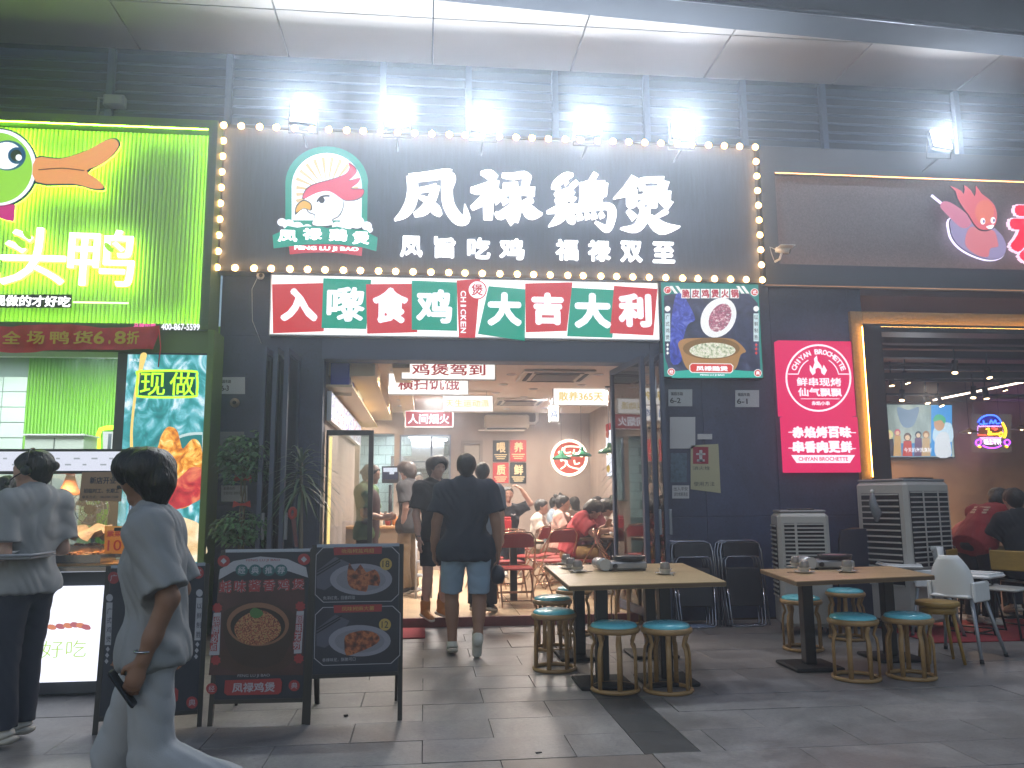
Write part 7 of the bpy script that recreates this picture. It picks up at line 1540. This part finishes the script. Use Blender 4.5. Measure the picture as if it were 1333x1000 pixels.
# ================================================================ people
SKIN = M('skin', '#b39080', .5, noise=(14, .06), spec=.35); SKIN2 = M('skin_tan', '#8c6a57', .5, noise=(14, .06), spec=.35)
HAIR = M('black_hair', '#16130f', .45, noise=(30, .3), stretch=(1, 1, .25), bump=(90, .8)); HAIRB = M('brown_hair', '#2b1c13', .5, noise=(30, .3), bump=(90, .8))
EYE = M('eye_dark', '#0d0a08', .15)
def cloth(nm, c, rough=.85): return M('cloth_'+nm, c, rough, noise=(5, .07), bump=(260, .25))
J0 = dict(pel=(0, .01, .94), wai=(0, 0, 1.08), che=(0, .0, 1.26), nek=(0, .02, 1.45), hed=(0, -.015, 1.615), sL=(.18, .01, 1.40), eL=(.225, .03, 1.13), wL=(.235, -.02, .89), fL=(.235, -.05, .72),
          hL=(.088, 0, .92), kL=(.10, -.02, .50), aL=(.10, .03, .085), tL=(.115, -.13, .03))
def human(label, loc, rz, shirt, pants, J=None, face=(0, -1, 0), sleeve=.78, hem=.02, leg=.95, hair='short', hairm=None, shoe=None, skin=None, res=.011, h=1.75, group=None, loose=1.0, collar=False, palm=None, fat=1.0, fold=.006, belly=0, shoes=True, visible=('legs',), sock=None, open_hand=False, apron=None):
    skin = skin or SKIN; hairm = hairm or HAIR; shoe = shoe or M('shoe_white', '#b9b6b0', .6)
    P = {k: np.array(v, float) for k, v in J0.items()}
    for k in list(P):
        if k.endswith('L') and len(k) == 2: P[k[0]+'R'] = P[k]*np.array([-1, 1, 1])
    for k, v in (J or {}).items(): P[k] = np.array(v, float)
    s = h/1.75
    P = {k: v*s for k, v in P.items()}
    t = T('person', label, 'person', tuple(loc), rz, group); F = fat*s
    def un(v): return v/(np.linalg.norm(v)+1e-9)
    spine = un(P['nek']-P['pel']); right = un(P['sL']-P['sR']); fwd = un(np.cross(right, spine)); 
    hr = un(P['hL']-P['hR']); 
    f = un(np.array(face, float)); up = un(P['hed']-P['nek']); up = un(up*.6+np.array([0, 0, 1])*.7); up = un(up-f*up.dot(f)); r = np.cross(f, up); c = P['hed']
    def torso(e, hemz=None, kk=.04):
        q = [cap(P['hL'], P['hR'], (.105+e)*F, n=fwd, f=.92, k=kk), cap(P['pel'], P['wai'], (.140+e)*F, (.128+e+belly)*F, n=fwd, f=.72, k=kk),
             cap(P['wai'], P['che'], (.128+e+belly)*F, (.152+e)*F, n=fwd, f=.70, k=kk), cap(P['che'], P['che']*.25+P['nek']*.75, (.152+e)*F, (.115+e)*F, n=fwd, f=.64, k=kk),
             cap(P['sL'], P['sR'], (.058+e)*F, k=.05)]
        for S in 'LR': q.append(cap(P['nek']-spine*.015*s, P['s'+S]-spine*.0, (.052+e*.7)*s, (.05+e)*s, k=.05))
        return q
    # ---- body
    B = torso(-.012)+[cap(P['nek']-spine*.05*s, c-up*.05*s-f*.015*s, .058*s, .052*s, k=.03)]
    for S in 'LR':
        B += [cap(P['s'+S], P['e'+S], .050*F, .041*F, k=.02), cap(P['e'+S], P['e'+S]*.35+P['w'+S]*.65, .042*F, .034*F, k=.02), cap(P['e'+S]*.4+P['w'+S]*.6, P['w'+S], .034*F, .026*F, k=.02)]
        if 'legs' in visible:
            kn, an = P['k'+S], P['a'+S]; back = un(np.cross(un(kn-an), hr))
            B += [cap(P['h'+S], kn, .082*F, .054*F, k=.03), cap(kn, an, .052*F, .036*F, k=.02), cap(kn*.78+an*.22-back*0, kn*.5+an*.5, .056*F, .046*F, k=.03), cap(an, P['t'+S], .034*s, .028*s, k=.02)]
        # hand
        d = un(P['f'+S]-P['w'+S]); w0 = P['w'+S]; sg = 1 if S == 'L' else -1
        side = (palm or {}).get(S, np.array([0, -1, 0])); side = un(np.array(side, float)-d*d.dot(side)); nr = un(np.cross(d, side))
        if nr[0]*sg > 0 and not (palm or {}).get(S+'n'): nr = -nr
        if (palm or {}).get(S+'n'): nr = nr*(palm or {})[S+'n']
        curl = .25 if open_hand else .75
        B.append(cap(w0, w0+d*.075*s, .026*s, .036*s, n=nr, f=.55, k=.012))
        for i, (off, ln) in enumerate(((.027, .072), (.009, .080), (-.009, .074), (-.026, .058))):
            b0_ = w0+(d*.082+side*off)*s; m1 = b0_+(d+nr*.25*curl)*ln*.5*s; m2 = m1+un(d+nr*1.2*curl)*ln*.52*s
            B += [cap(b0_-d*.02*s, m1, .0092*s, .0085*s, k=.004), cap(m1, m2, .0083*s, .0072*s, k=.003)]
        th = w0+(d*.025+side*.026)*s; t1 = th+un(d*.7+side*.75+nr*.2)*.035*s; t2 = t1+un(d+side*.15+nr*.4)*.03*s
        B += [cap(th, t1, .013*s, .0105*s, k=.006), cap(t1, t2, .0102*s, .0085*s, k=.003)]
    # ---- head with face
    def q_(a, b_=0, c_=0): return c+(f*a+up*b_+r*c_)*s
    B += [cap(q_(-.02, .028), q_(.012, .026), .088*s, .086*s, n=r, f=.86, k=.02), cap(q_(.035, .0), q_(.05, -.062), .060*s, .040*s, n=r, f=.95, k=.035), cap(q_(.05, -.066), q_(.066, -.078), .030*s, .022*s, k=.02),
          cap(q_(.05, -.0, .032), q_(.05, -.0, -.032), .036*s, k=.03)]
    B += [cap(q_(.086, .012), q_(.104, -.018), .0085*s, .0125*s, k=.008), cap(q_(.092, -.02, .011), q_(.092, -.02, -.011), .0085*s, k=.008), cap(q_(.082, -.046, .018), q_(.082, -.046, -.018), .0085*s, k=.008), cap(q_(.080, -.055, .013), q_(.080, -.055, -.013), .008*s, k=.008),
          cap(q_(.077, .030, .045), q_(.084, .030, -.0), .011*s, k=.015), cap(q_(.077, .030, -.045), q_(.084, .030, .0), .011*s, k=.015)]
    for sd in (-1, 1):
        B += [cap(q_(-.012, .018, .080*sd), q_(-.006, -.026, .076*sd), .0165*s, .011*s, n=r, f=.5, k=.008)]
        B.append(cap(q_(.098, .012, .031*sd), q_(.098, .012, .033*sd), .013*s, k=.010, op='-'))
    if leg < .95 or 'legs' in visible: pass
    body = soft('body', B, res, skin, t)
    for sd in (-1, 1):
        mb = MB(); mb.sphere(tuple(q_(.080, .012, .031*sd)), .0095*s, 8); obj('eye', mb, EYE, t, False)
        mb = MB(); mb.tube([tuple(q_(.088, .031, .016*sd)), tuple(q_(.090, .036, .032*sd)), tuple(q_(.074, .031, .052*sd))], .0035*s, 5); obj('eyebrow', mb, HAIR, t, False)
    mb = MB(); mb.tube([tuple(q_(.0865, -.051, .02)), tuple(q_(.0915, -.049, 0)), tuple(q_(.0865, -.051, -.02))], [.002, .0035, .002], 5); obj('mouth', mb, M('lips', '#7d4038', .5), t, False)
    # ---- hair
    Hh = [cap(q_(-.03, .034), q_(.010, .036), .099*s, .095*s, n=r, f=.9, k=.02), cap(q_(-.045, .0), q_(-.05, -.03), .078*s, .062*s, n=r, f=.95, k=.02)]
    if hair in ('bun', 'pony', 'tied'):
        Hh.append(cap(q_(-.105, .03 if hair != 'bun' else .10), q_(-.125, .02 if hair != 'bun' else .12), .034*s, .030*s, k=.01))
        if hair == 'pony': Hh.append(cap(q_(-.13, .02), q_(-.14, -.16), .03*s, .016*s, k=.01))
        if hair == 'bun': Hh.append(cap(q_(-.04, .12), q_(-.05, .145), .034*s, .028*s, k=.01))
    if hair == 'full': Hh += [cap(q_(-.02, .05, .03), q_(.04, .06, .03), .085*s, k=.03), cap(q_(-.02, .05, -.03), q_(.04, .06, -.03), .085*s, k=.03), cap(q_(-.07, -.02), q_(-.06, -.07), .07*s, .05*s, k=.03), cap(q_(.07, .06, .03), q_(.085, .035, -.02), .025*s, k=.02)]
    if hair == 'bob': Hh += [cap(q_(-.05, -.02), q_(-.05, -.12), .075*s, .07*s, n=r, f=1.0, k=.02)]
    Hh += [cap(q_(.122, -.020), q_(.118, -.035), (.098 if hair != 'full' else .09)*s, k=.012, op='-'), cap(q_(.05, -.10), q_(.0, -.11), .055*s, k=.02, op='-')]
    for sd in (-1, 1): Hh.append(cap(q_(.03, -.03, .085*sd), q_(.01, -.06, .085*sd), .028*s, k=.01, op='-'))
    soft('hair', Hh, min(res, .008), hairm, t, folds=(.0035, 75, len(label) % 7))
    # ---- shirt
    e = .016*loose; S_ = torso(e)
    hz_ = P['pel']-spine*hem*s
    S_ = [dict(p) for p in S_]; S_[0]['clip'] = ((hz_, -spine),)
    S_.append(cap(P['hL']-spine*.03*s, P['hR']-spine*.03*s, (.112+e)*F, n=fwd, f=.94, k=.04, clip=((hz_, -spine),)))
    S_.append(cap(P['pel'], P['pel']-spine*.1*s, (.142+e)*F, (.144+e*1.1)*F, n=fwd, f=.80, k=.04, clip=((hz_, -spine),)))
    S_[1]['clip'] = ((hz_, -spine),)
    for S in 'LR':
        a, b_ = P['s'+S], P['e'+S]; w_ = P['w'+S]
        if sleeve <= 1:
            en = a+(b_-a)*sleeve; d = un(b_-a); S_.append(cap(a-d*.0, a+(b_-a)*(sleeve+.15), (.060+e)*F, (.058+e*1.7)*F, k=.04, clip=((en, d),)))
        else:
            S_ += [cap(a, b_, (.056+e)*F, (.05+e)*F, k=.04), cap(b_, b_+(w_-b_)*(sleeve-1), (.05+e)*F, (.038+e)*F, k=.03, clip=((b_+(w_-b_)*(sleeve-1), un(w_-b_)),))]
    if collar: S_.append(cap(P['nek']-spine*.0*s, P['nek']+spine*.028*s, .070*s, .066*s, k=.008))
    S_.append(cap(P['nek']+spine*.045*s+fwd*.03*s, P['nek']+spine*.09*s+fwd*.02*s, .058*s, k=.008, op='-'))
    soft('shirt', S_, res, shirt, t, folds=(fold, 30/s, len(label) % 11))
    # ---- trousers / shorts
    e2 = .010*min(loose, 1.2)+.004; e3 = .004; wz = P['pel']+spine*.09*s
    Q_ = [cap(P['hL'], P['hR'], (.106+e3)*F, n=fwd, f=.95, k=.05, clip=((wz, spine),)), cap(P['pel'], P['wai'], (.139+e3)*F, n=fwd, f=.74, k=.05, clip=((wz, spine),))]
    for S in 'LR':
        h_, kn, an = P['h'+S], P['k'+S], P['a'+S]
        if leg < .6:
            tt = leg/.5; en = h_+(kn-h_)*tt; d = un(kn-h_); Q_.append(cap(h_, h_+(kn-h_)*(tt+.1), (.082+e2)*F, (.066+e2*1.2)*F, k=.008, clip=((en, d),)))
        else:
            Q_ += [cap(h_, kn, (.082+e2)*F, (.058+e2*1.5)*F, k=.015), cap(kn, kn+(an-kn)*min(1, leg+.06), (.058+e2*1.5)*F, (.046+e2*1.5)*F, k=.02, clip=((kn+(an-kn)*leg, un(an-kn)),))]
    soft('trousers' if leg > .6 else 'shorts', Q_, res, pants, t, folds=(fold*.8, 26/s, len(label) % 5+2))
    if shoes:
        for S in 'LR':
            an, to = P['a'+S], P['t'+S]; d = un(to-an); dn = un(np.cross(hr, d)) if False else None
            hl = an-(d*.03)*s; dn = un(np.array([0, 0, -1.])-d*d.dot([0, 0, -1.])) if abs(d[2]) < .9 else un(np.cross(d, hr)); fl_ = to+dn*.012*s
            o_ = soft('shoe', [cap(an-d*.015*s+dn*.02*s, to, .048*s, .037*s, k=.02, clip=((fl_+dn*.012*s, dn),)), cap(an-dn*.02*s, an, .045*s, k=.02)], min(res, .009), shoe, t)
            sl = soft('sole', [cap(an-d*.03*s+dn*.05*s, to+d*.01*s+dn*.012*s, .050*s, .042*s, n=dn, f=.45, k=.01)], min(res, .009), M('sole_pale', '#a9a59c', .7), None); sl.parent = o_; 
    if apron is not None:
        soft('apron', [cap(P['che']+fwd*.02*s, P['pel']+fwd*.02*s, (.152+e+.012)*F, (.155+e+.012)*F, n=fwd, f=.72, k=.01, clip=((P['che']-fwd*.01, -fwd),)), cap(P['pel']+fwd*.02*s, P['pel']-spine*.4*s+fwd*.02*s, (.155+e)*F, (.15+e)*F, n=fwd, f=.7, k=.02, clip=((P['che']-fwd*.01, -fwd),))], res, apron, t)
    t['h_'] = 0; del t['h_']
    return t, P, (c, f, up, r, s)
def place(px, Y, z=0.0): p = W(px, 600, Y); return (p.x, Y, z)
def glasses(t, hd, mt=BLK):
    c, f, up, r, s = hd
    for sd in (-1, 1):
        cc = c+(f*.1+up*.012+r*.031*sd)*s; obj('lens_rim', MB().tube([tuple(cc+(r*math.cos(a)*.021+up*math.sin(a)*.017)*s) for a in np.arange(14)*2*math.pi/14], .0018, 5, closed=True), mt, t, False)
        obj('temple', MB().tube([tuple(c+(f*.098+up*.015+r*.052*sd)*s), tuple(c+(f*-.01+up*.02+r*.084*sd)*s)], .0016, 4), mt, t, False)
GT = cloth('grey_tee', '#8f9294'); NV = cloth('navy_trousers', '#1d2333'); GTR = cloth('pale_grey_trousers', '#a2a5a9')
# --- near walker in grey, heading left, one lower leg swinging up behind
JW = dict(pel=(0, .0, .92), che=(0, -.02, 1.25), nek=(0, -.035, 1.45), hed=(0, -.07, 1.61), sL=(.17, -.02, 1.40), sR=(-.17, -.02, 1.40),
          eL=(.235, .08, 1.14), wL=(.24, .00, .91), fL=(.235, -.05, .77), eR=(-.22, .06, 1.13), wR=(-.23, -.10, .93), fR=(-.22, -.18, .80),
          kL=(.11, .03, .51), aL=(.18, .38, .39), tL=(.20, .50, .30), hR=(-.088, -.02, .90), kR=(-.09, -.15, .49), aR=(-.09, -.17, .07), tR=(-.09, -.32, .04))
t, P, hd = human('person walking left in grey tee and pale grey trousers, head turned away', place(214, 3.25), R(-82), GT, GTR, JW, face=(-.75, -1, -.05), hair='full', res=.008, h=1.56, fold=.007, loose=1.3, skin=SKIN2, sleeve=.88, hem=.05, shoe=M('shoe_tan', '#8d8478', .6))
w_ = P['wL']; obj('phone', MB().box(-.035, .035, -.006, .006, -.075, .075, bev=.005, M4=Matrix.Translation(Vector(P['fL'])+Vector((-.015, -.02, .03))) @ Matrix.Rotation(R(35), 4, 'X')), BLK, t, False)
obj('bracelet', MB().tube([tuple(w_+np.array([.030*math.cos(a), .03*math.sin(a), .03])) for a in np.arange(12)*.5236], .004, 5, closed=True), CHR, t, False)
# --- woman with headset and tray
JT = dict(pel=(0, .0, .93), hed=(0, -.02, 1.60), eL=(.22, .04, 1.12), wL=(.14, -.20, 1.08), fL=(.10, -.34, 1.10), eR=(-.22, .03, 1.12), wR=(-.14, -.22, 1.09), fR=(-.08, -.36, 1.11), kL=(.09, -.03, .5), aL=(.10, .02, .08), aR=(-.10, -.06, .08), tR=(-.11, -.21, .03), kR=(-.095, -.06, .5))
t, P, hd = human('woman in grey tee and navy trousers with a headset, carrying a tray by the counter', place(47, 5.15), R(-112), GT, NV, JT, face=(.45, -1, -.15), hair='tied', res=.0085, h=1.69, fold=.006, loose=1.3, sleeve=.8, hem=.04, palm={'L': (0, 0, 1), 'R': (0, 0, 1)}, shoe=M('shoe_white', '#b9b6b0'))
c, f_, up, r_, s_ = hd
obj('headset_band', MB().tube([tuple(c+(r_*.1*math.sin(a)+up*(.03+.115*math.cos(a))-f_*.01)*s_) for a in np.linspace(-1.6, 1.6, 13)], .006, 6), BLK, t, False)
for sd in (-1, 1): obj('ear_pad', MB().sphere(tuple(c+(r_*.098*sd+up*.0)*s_), .03, 10), BLK, t, False)
for sd in (1, -1)[:1]: obj('microphone_boom', MB().tube([tuple(c+(r_*-.1)*s_), tuple(c+(r_*-.09+f_*.07-up*.03)*s_), tuple(c+(r_*-.05+f_*.125-up*.055)*s_)], .004, 5), BLK, t, False); obj('microphone', MB().sphere(tuple(c+(r_*-.045+f_*.13-up*.057)*s_), .016, 8), BLK, t, False)
p = W(8, 724, 5.0); tr_ = T('serving_tray', 'pale grey tray of food held by the woman with the headset', 'tray', tuple(p)); obj('tray_base', MB().box(p.x-.22, p.x+.20, 4.85, 5.15, p.z-.012, p.z+.004, bev=.006), M('tray_grey', '#8d9096', .3), tr_); obj('tray_rim', MB().tube([(p.x-.22, 4.85, p.z+.01), (p.x+.2, 4.85, p.z+.01), (p.x+.2, 5.15, p.z+.01), (p.x-.22, 5.15, p.z+.01)], .009, 6, closed=True), M('tray_grey', '#8d9096'), tr_)
obj('dish', MB().lathe([(.05, .005), (.09, .03), (.085, .03), (.0001, .012)], (p.x-.02, 5.0, p.z), 18), WHT, tr_)
# --- edge person with ponytail, phone at ear
t, P, hd = human('dark haired person cut off by the left picture edge behind the tray', place(10, 5.9), R(-150), cloth('dark_grey', '#3c434e'), cloth('slate', '#3d4a58'), dict(eL=(.25, -.04, 1.2), wL=(.14, -.14, 1.42), fL=(.12, -.12, 1.55), eR=(-.25, -.04, 1.2), wR=(-.13, -.16, 1.40), fR=(-.11, -.13, 1.53)), hair='pony', h=1.55, fold=.006)
# --- man in navy walking in through the doorway
JM = dict(che=(0, 0, 1.27), eL=(.26, .03, 1.14), wL=(.285, -.03, .90), fL=(.28, -.07, .76), eR=(-.26, .04, 1.14), wR=(-.285, .0, .90), fR=(-.28, -.03, .76), sL=(.195, .01, 1.41), sR=(-.195, .01, 1.41),
          hL=(.105, 0, .92), hR=(-.105, 0, .92), kL=(.125, -.08, .50), aL=(.12, -.04, .08), tL=(.13, -.19, .03), kR=(-.115, .02, .49), aR=(-.095, .20, .16), tR=(-.09, .15, .04))
t, P, hd = human('broad man in navy tee and pale denim shorts walking into the restaurant, back to camera', place(607, 7.42), R(178), cloth('navy_tee', '#1c2636'), cloth('pale_denim', '#7f95a8'), JM, hair='short', res=.009, h=1.79, fat=1.1, leg=.46, hem=.12, fold=.008, loose=1.4, collar=True, skin=SKIN2, shoe=M('sneaker_green_white', '#b5b9b4', .6), sleeve=.72)
b = MB(); q = P['fR']; b.lathe([(.0001, -.13), (.05, -.12), (.07, -.06), (.06, .0), (.02, .04)], tuple(q+np.array([0, -.02, -.02])), 12); 
bg_ = T('handbag', 'small dark drawstring bag in the hand of the man in navy shorts', 'bag', tuple(Vector(place(607, 7.42))+Vector((-q[0], -q[1], q[2])))); 
wp = PM(t) @ Vector(q); obj('bag_body', MB().lathe([(.0001, -.17), (.05, -.16), (.07, -.10), (.055, -.03), (.02, .0)], tuple(wp), 12), M('bag_dark', '#232734', .5), bg_); obj('drawstring', MB().tube([wp, wp+Vector((.01, 0, .05))], .005, 5), M('strap_purple', '#5a4a78', .6), bg_)
# --- man in black with glasses and tan boots, just inside
BK1 = cloth('black_shirt', '#17171b'); KH = cloth('khaki', '#7d6a50')
JB = dict(eL=(.24, -.0, 1.14), wL=(.22, -.12, .90), fL=(.20, -.19, .76), eR=(-.23, .02, 1.12), wR=(-.22, -.04, .87), fR=(-.22, -.06, .71), kL=(.10, -.05, .5), tL=(.14, -.12, .03))
PXB = G(566, 806, FZ)
t, P, hd = human('man in black polo and black shorts with glasses and tan boots, looking sideways', (PXB.x, PXB.y, FZ), R(28), BK1, cloth('black_shorts', '#121318'), JB, face=(.05, -1, -.06), hair='full', res=.0095, h=1.74, leg=.42, hem=.10, collar=True, open_hand=True, shoe=M('boot_tan', '#a56a2a', .6, noise=(8, .15)), loose=1.2)
glasses(t, hd, CHR); PB_ = t
for S in 'LR': an = P['a'+S]; o_ = soft('boot_shaft', [cap(an+[0, 0, .0], an+[0, 0, .09], .05, .056, k=.01)], .009, M('boot_tan', '#a56a2a'), t); o2 = soft('sock', [cap(an+[0, 0, .09], an+[0, 0, .16], .046, .046, k=.01)], .009, cloth('brown_sock', '#5a3a28'), t)
obj('wrist_watch', MB().tube([tuple(P['wR']+np.array([.03*math.cos(a), .03*math.sin(a), .02])) for a in np.arange(12)*.5236], .007, 5, closed=True), CHR, t, False)
# --- man in dark tee with printed back, facing left
JK = dict(eL=(.22, .08, 1.14), wL=(.2, .02, .93), fL=(.17, -.04, .84), eR=(-.22, .06, 1.13), wR=(-.2, -.06, .92), fR=(-.17, -.12, .83), hed=(0, -.03, 1.61))
t, P, hd = human('man in charcoal tee with white back print and khaki trousers, facing left', place(533, 11.3, FZ), R(-118), cloth('charcoal_tee', '#2c2b2d'), KH, JK, face=(-.2, -1, 0), hairm=HAIRB, hair='full', res=.011, h=1.80, hem=.12, loose=1.4, shoe=BLK)
for i in range(5):
    z = 1.36-.055*i; obj('back_print', MB().tube([(x, .148-abs(x)*.12-.012*(i > 2), z) for x in np.linspace(-.10+.015*(i % 2), .10-.02*(i % 3), 6)], .007, 4), M('print_white', '#aab0b8', .7), t, False)
# --- green shirted staff woman behind the glass
JG = dict(eL=(.22, -.03, 1.13), wL=(.15, -.22, 1.06), fL=(.12, -.34, 1.10), eR=(-.22, -.04, 1.13), wR=(-.14, -.24, 1.08), fR=(-.10, -.36, 1.12), hed=(0, -.05, 1.60))
t, P, hd = human('staff woman in green tee and dark red apron seen through the glass partition', place(479, 10.0, FZ), R(75), cloth('green_tee', '#4a6a44'), cloth('dark_red', '#2a1518'), JG, face=(0, -1, -.15), hair='tied', hairm=HAIRB, h=1.72, fat=1.06, hem=.10, palm={'L': (0, 0, 1), 'R': (0, 0, 1)}, apron=cloth('apron_dark_red', '#331a1e'))
# --- cook behind the hatch
t, P, hd = human('cook in green tee seen behind the kitchen hatch glass', place(545, 16.05, FZ), R(10), cloth('cook_green', '#2f6a4a'), NV, None, h=1.83)
# --- man hidden behind the navy man
t, P, hd = human('man in grey shirt mostly hidden behind the man in navy', place(628, 9.4, FZ), R(165), cloth('blue_grey_shirt', '#6f7783'), cloth('dark_trousers', '#23252d'), dict(eL=(.22, -.03, 1.14), wL=(.2, -.15, .98), fL=(.2, -.22, .88)), h=1.70, loose=1.2, shoe=BLK)
# --- seated people
def seated(up_=0.0, **k):
    J = dict(pel=(0, .0, .54), wai=(0, -.005, .68), che=(0, -.03, .86), nek=(0, -.05, 1.05), hed=(0, -.10, 1.21), sL=(.18, -.04, 1.0), sR=(-.18, -.04, 1.0), eL=(.25, -.15, .80), wL=(.15, -.36, .80), fL=(.12, -.48, .80), eR=(-.25, -.15, .80), wR=(-.15, -.36, .80), fR=(-.12, -.48, .80),
             hL=(.088, -.02, .53), hR=(-.088, -.02, .53), kL=(.12, -.42, .52), kR=(-.12, -.42, .52), aL=(.12, -.42, .085), aR=(-.12, -.42, .085), tL=(.12, -.57, .03), tR=(-.12, -.57, .03)); J.update(k); return J
ARM = dict(hed=(0, -.06, 1.235), eL=(.36, -.08, 1.10), wL=(.20, -.12, 1.33), fL=(.08, -.13, 1.40), eR=(-.36, -.08, 1.10), wR=(-.22, -.12, 1.33), fR=(-.10, -.13, 1.40))
t, P, hd = human('smiling seated boy in black tee with both arms raised over his head', place(660, 12.7, FZ+.13), R(4), cloth('black_tee_print', '#15181f'), NV, seated(**ARM), face=(.05, -1, .02), h=1.72, res=.0095, hem=.0, palm={'L': (0, -1, 0), 'R': (0, -1, 0)}); obj('chest_print', MB().tube([(.03, -.165, .92), (.07, -.16, .90), (.10, -.14, .92)], .008, 5), M('print_white', '#aab0b8'), t, False)
t, P, hd = human('seated boy in white tee facing right at the back table', place(697, 13.0, FZ), R(70), cloth('white_tee', '#c9bfb4'), cloth('beige_short', '#8d8270'), seated(), face=(.05, -1, -.12), h=1.66, hem=.0)
t, P, hd = human('seated woman with hair bun in pale pink tee, arm stretched forward', place(724, 12.6, FZ), R(75), cloth('pale_pink', '#c9a79c'), cloth('beige_short', '#8d8270'), seated(eL=(.24, -.2, .97), wL=(.14, -.42, .98), fL=(.12, -.54, .97)), face=(0, -1, -.05), hair='bun', hairm=HAIR, h=1.74, hem=.0)
LEAN = dict(che=(0, -.12, .84), nek=(0, -.22, 1.0), hed=(0, -.34, 1.10), sL=(.19, -.18, .97), sR=(-.19, -.18, .97), eL=(.26, -.33, .78), wL=(.12, -.50, .88), fL=(.06, -.56, .98), eR=(-.26, -.36, .80), wR=(-.16, -.55, .84), fR=(-.12, -.66, .86))
t, P, hd = human('big diner in red tee leaning over the long table, khaki shorts', place(739, 11.2, FZ), R(72), cloth('red_tee', '#97343a'), cloth('khaki_short', '#8a6c3c'), seated(**LEAN), face=(.1, -1, -.45), h=1.78, fat=1.12, loose=1.4, leg=.5, hem=.0, hair='full', res=.0095)
t, P, hd = human('diner with black hair in maroon top just beyond the red shirted diner', place(757, 11.9, FZ), R(80), cloth('maroon_top', '#6b2a33'), NV, seated(**LEAN), face=(.1, -1, -.35), h=1.80, hair='full')
t, P, hd = human('low bent diner in dark top behind the arms of the red shirted diner', place(777, 13.0, FZ), R(20), cloth('near_black', '#1c1a20'), NV, seated(), face=(0, -1, -.5), h=1.50)
t, P, hd = human('seated woman with bun in grey top resting her chin on her hand, facing left', place(799, 12.6, FZ), R(-75), cloth('oatmeal_top', '#8f8a84'), cloth('dark_skirt', '#2c2a30'), seated(eR=(-.2, -.26, .84), wR=(-.1, -.27, 1.05), fR=(-.06, -.2, 1.13), eL=(.2, -.26, .84), wL=(.08, -.4, .90), fL=(.04, -.48, .98)), face=(0, -1, -.1), hair='bun', h=1.68, hem=.0)
for px_, Y_, rz_, lab_, c_, hr_ in ((716, 14.3, 75, 'far diner in pale blue top at the rear table by the wall', '#8fa0b0', 'short'), (750, 14.4, 200, 'far diner with bob hair at the rear table, back to the doorway', '#6a5a52', 'bob'), (782, 14.2, -80, 'far diner in cream top at the rear table near the menu panel', '#c2b49c', 'tied')):
    human(lab_, place(px_, Y_, FZ), R(rz_), cloth('far_top_'+c_, c_), NV, seated(), face=(0, -1, -.15), h=1.72, hair=hr_, res=.013)
# --- barbecue shop people
BEND = dict(pel=(0, .05, .92), wai=(0, -.04, 1.04), che=(0, -.20, 1.14), nek=(0, -.36, 1.22), hed=(0, -.46, 1.34), sL=(.19, -.30, 1.20), sR=(-.19, -.30, 1.20), eL=(.25, -.42, .98), wL=(.16, -.60, .90), fL=(.12, -.70, .86), eR=(-.25, -.42, .98), wR=(-.16, -.60, .90), fR=(-.12, -.70, .86))
REDT = cloth('staff_red', '#7e1f24')
t, P, hd = human('barbecue staff in red tee with white back print bending over the table', place(1262, 8.3), R(110), REDT, cloth('staff_black', '#15151a'), BEND, face=(.05, -1, -.35), hair='full', h=1.72, res=.0095, fat=1.08, hem=.12, loose=1.4)
bx_ = np.array([0, -.03, 0])+P['che']; sp_ = (P['nek']-P['pel']); sp_ = sp_/np.linalg.norm(sp_); nb = np.cross(sp_, [1, 0, 0]); nb = nb/np.linalg.norm(nb)
if nb[2] < 0: nb = -nb
for i in range(3): q0 = P['che']+nb*.128+sp_*(.03-.045*i); obj('back_print', MB().tube([tuple(q0+np.array([x, 0, 0])) for x in (-.09, .09)], .018, 6, flat=(tuple(nb), .3)), M('print_cream', '#b8a08c', .7), t, False)
t, P, hd = human('second staff member in red tee behind the bending one', place(1243, 9.3), R(60), REDT, cloth('staff_black', '#15151a'), BEND, face=(.1, -1, -.4), hair='full', h=1.60, loose=1.3)
JS2 = seated(); t, P, hd = human('customer in black top seated at the right picture edge, back to camera', place(1322, 7.95), R(175), cloth('black_top2', '#14161c'), NV, {k: (v[0], v[1], v[2]+.10) for k, v in JS2.items()}, h=1.76, fat=1.08)
# ================================================================ added haze imitating lens bloom round the lamps and veiling glare
hz = MB(); hz.box(-14, 20, -4, 25, -1.3, 9)
hm = bpy.data.materials.new('lens_bloom_haze'); hm.use_nodes = True
n = hm.node_tree.nodes; n.remove(n['Principled BSDF']); v = n.new('ShaderNodeVolumePrincipled')
v.inputs['Color'].default_value = (.74, .85, 1, 1); v.inputs['Density'].default_value = .016; v.inputs['Anisotropy'].default_value = .80
hm.node_tree.links.new(v.outputs[0], n['Material Output'].inputs['Volume'])
tag(obj('bloom_haze', hz, hm), kind='stuff')
cy.volume_bounces = 0
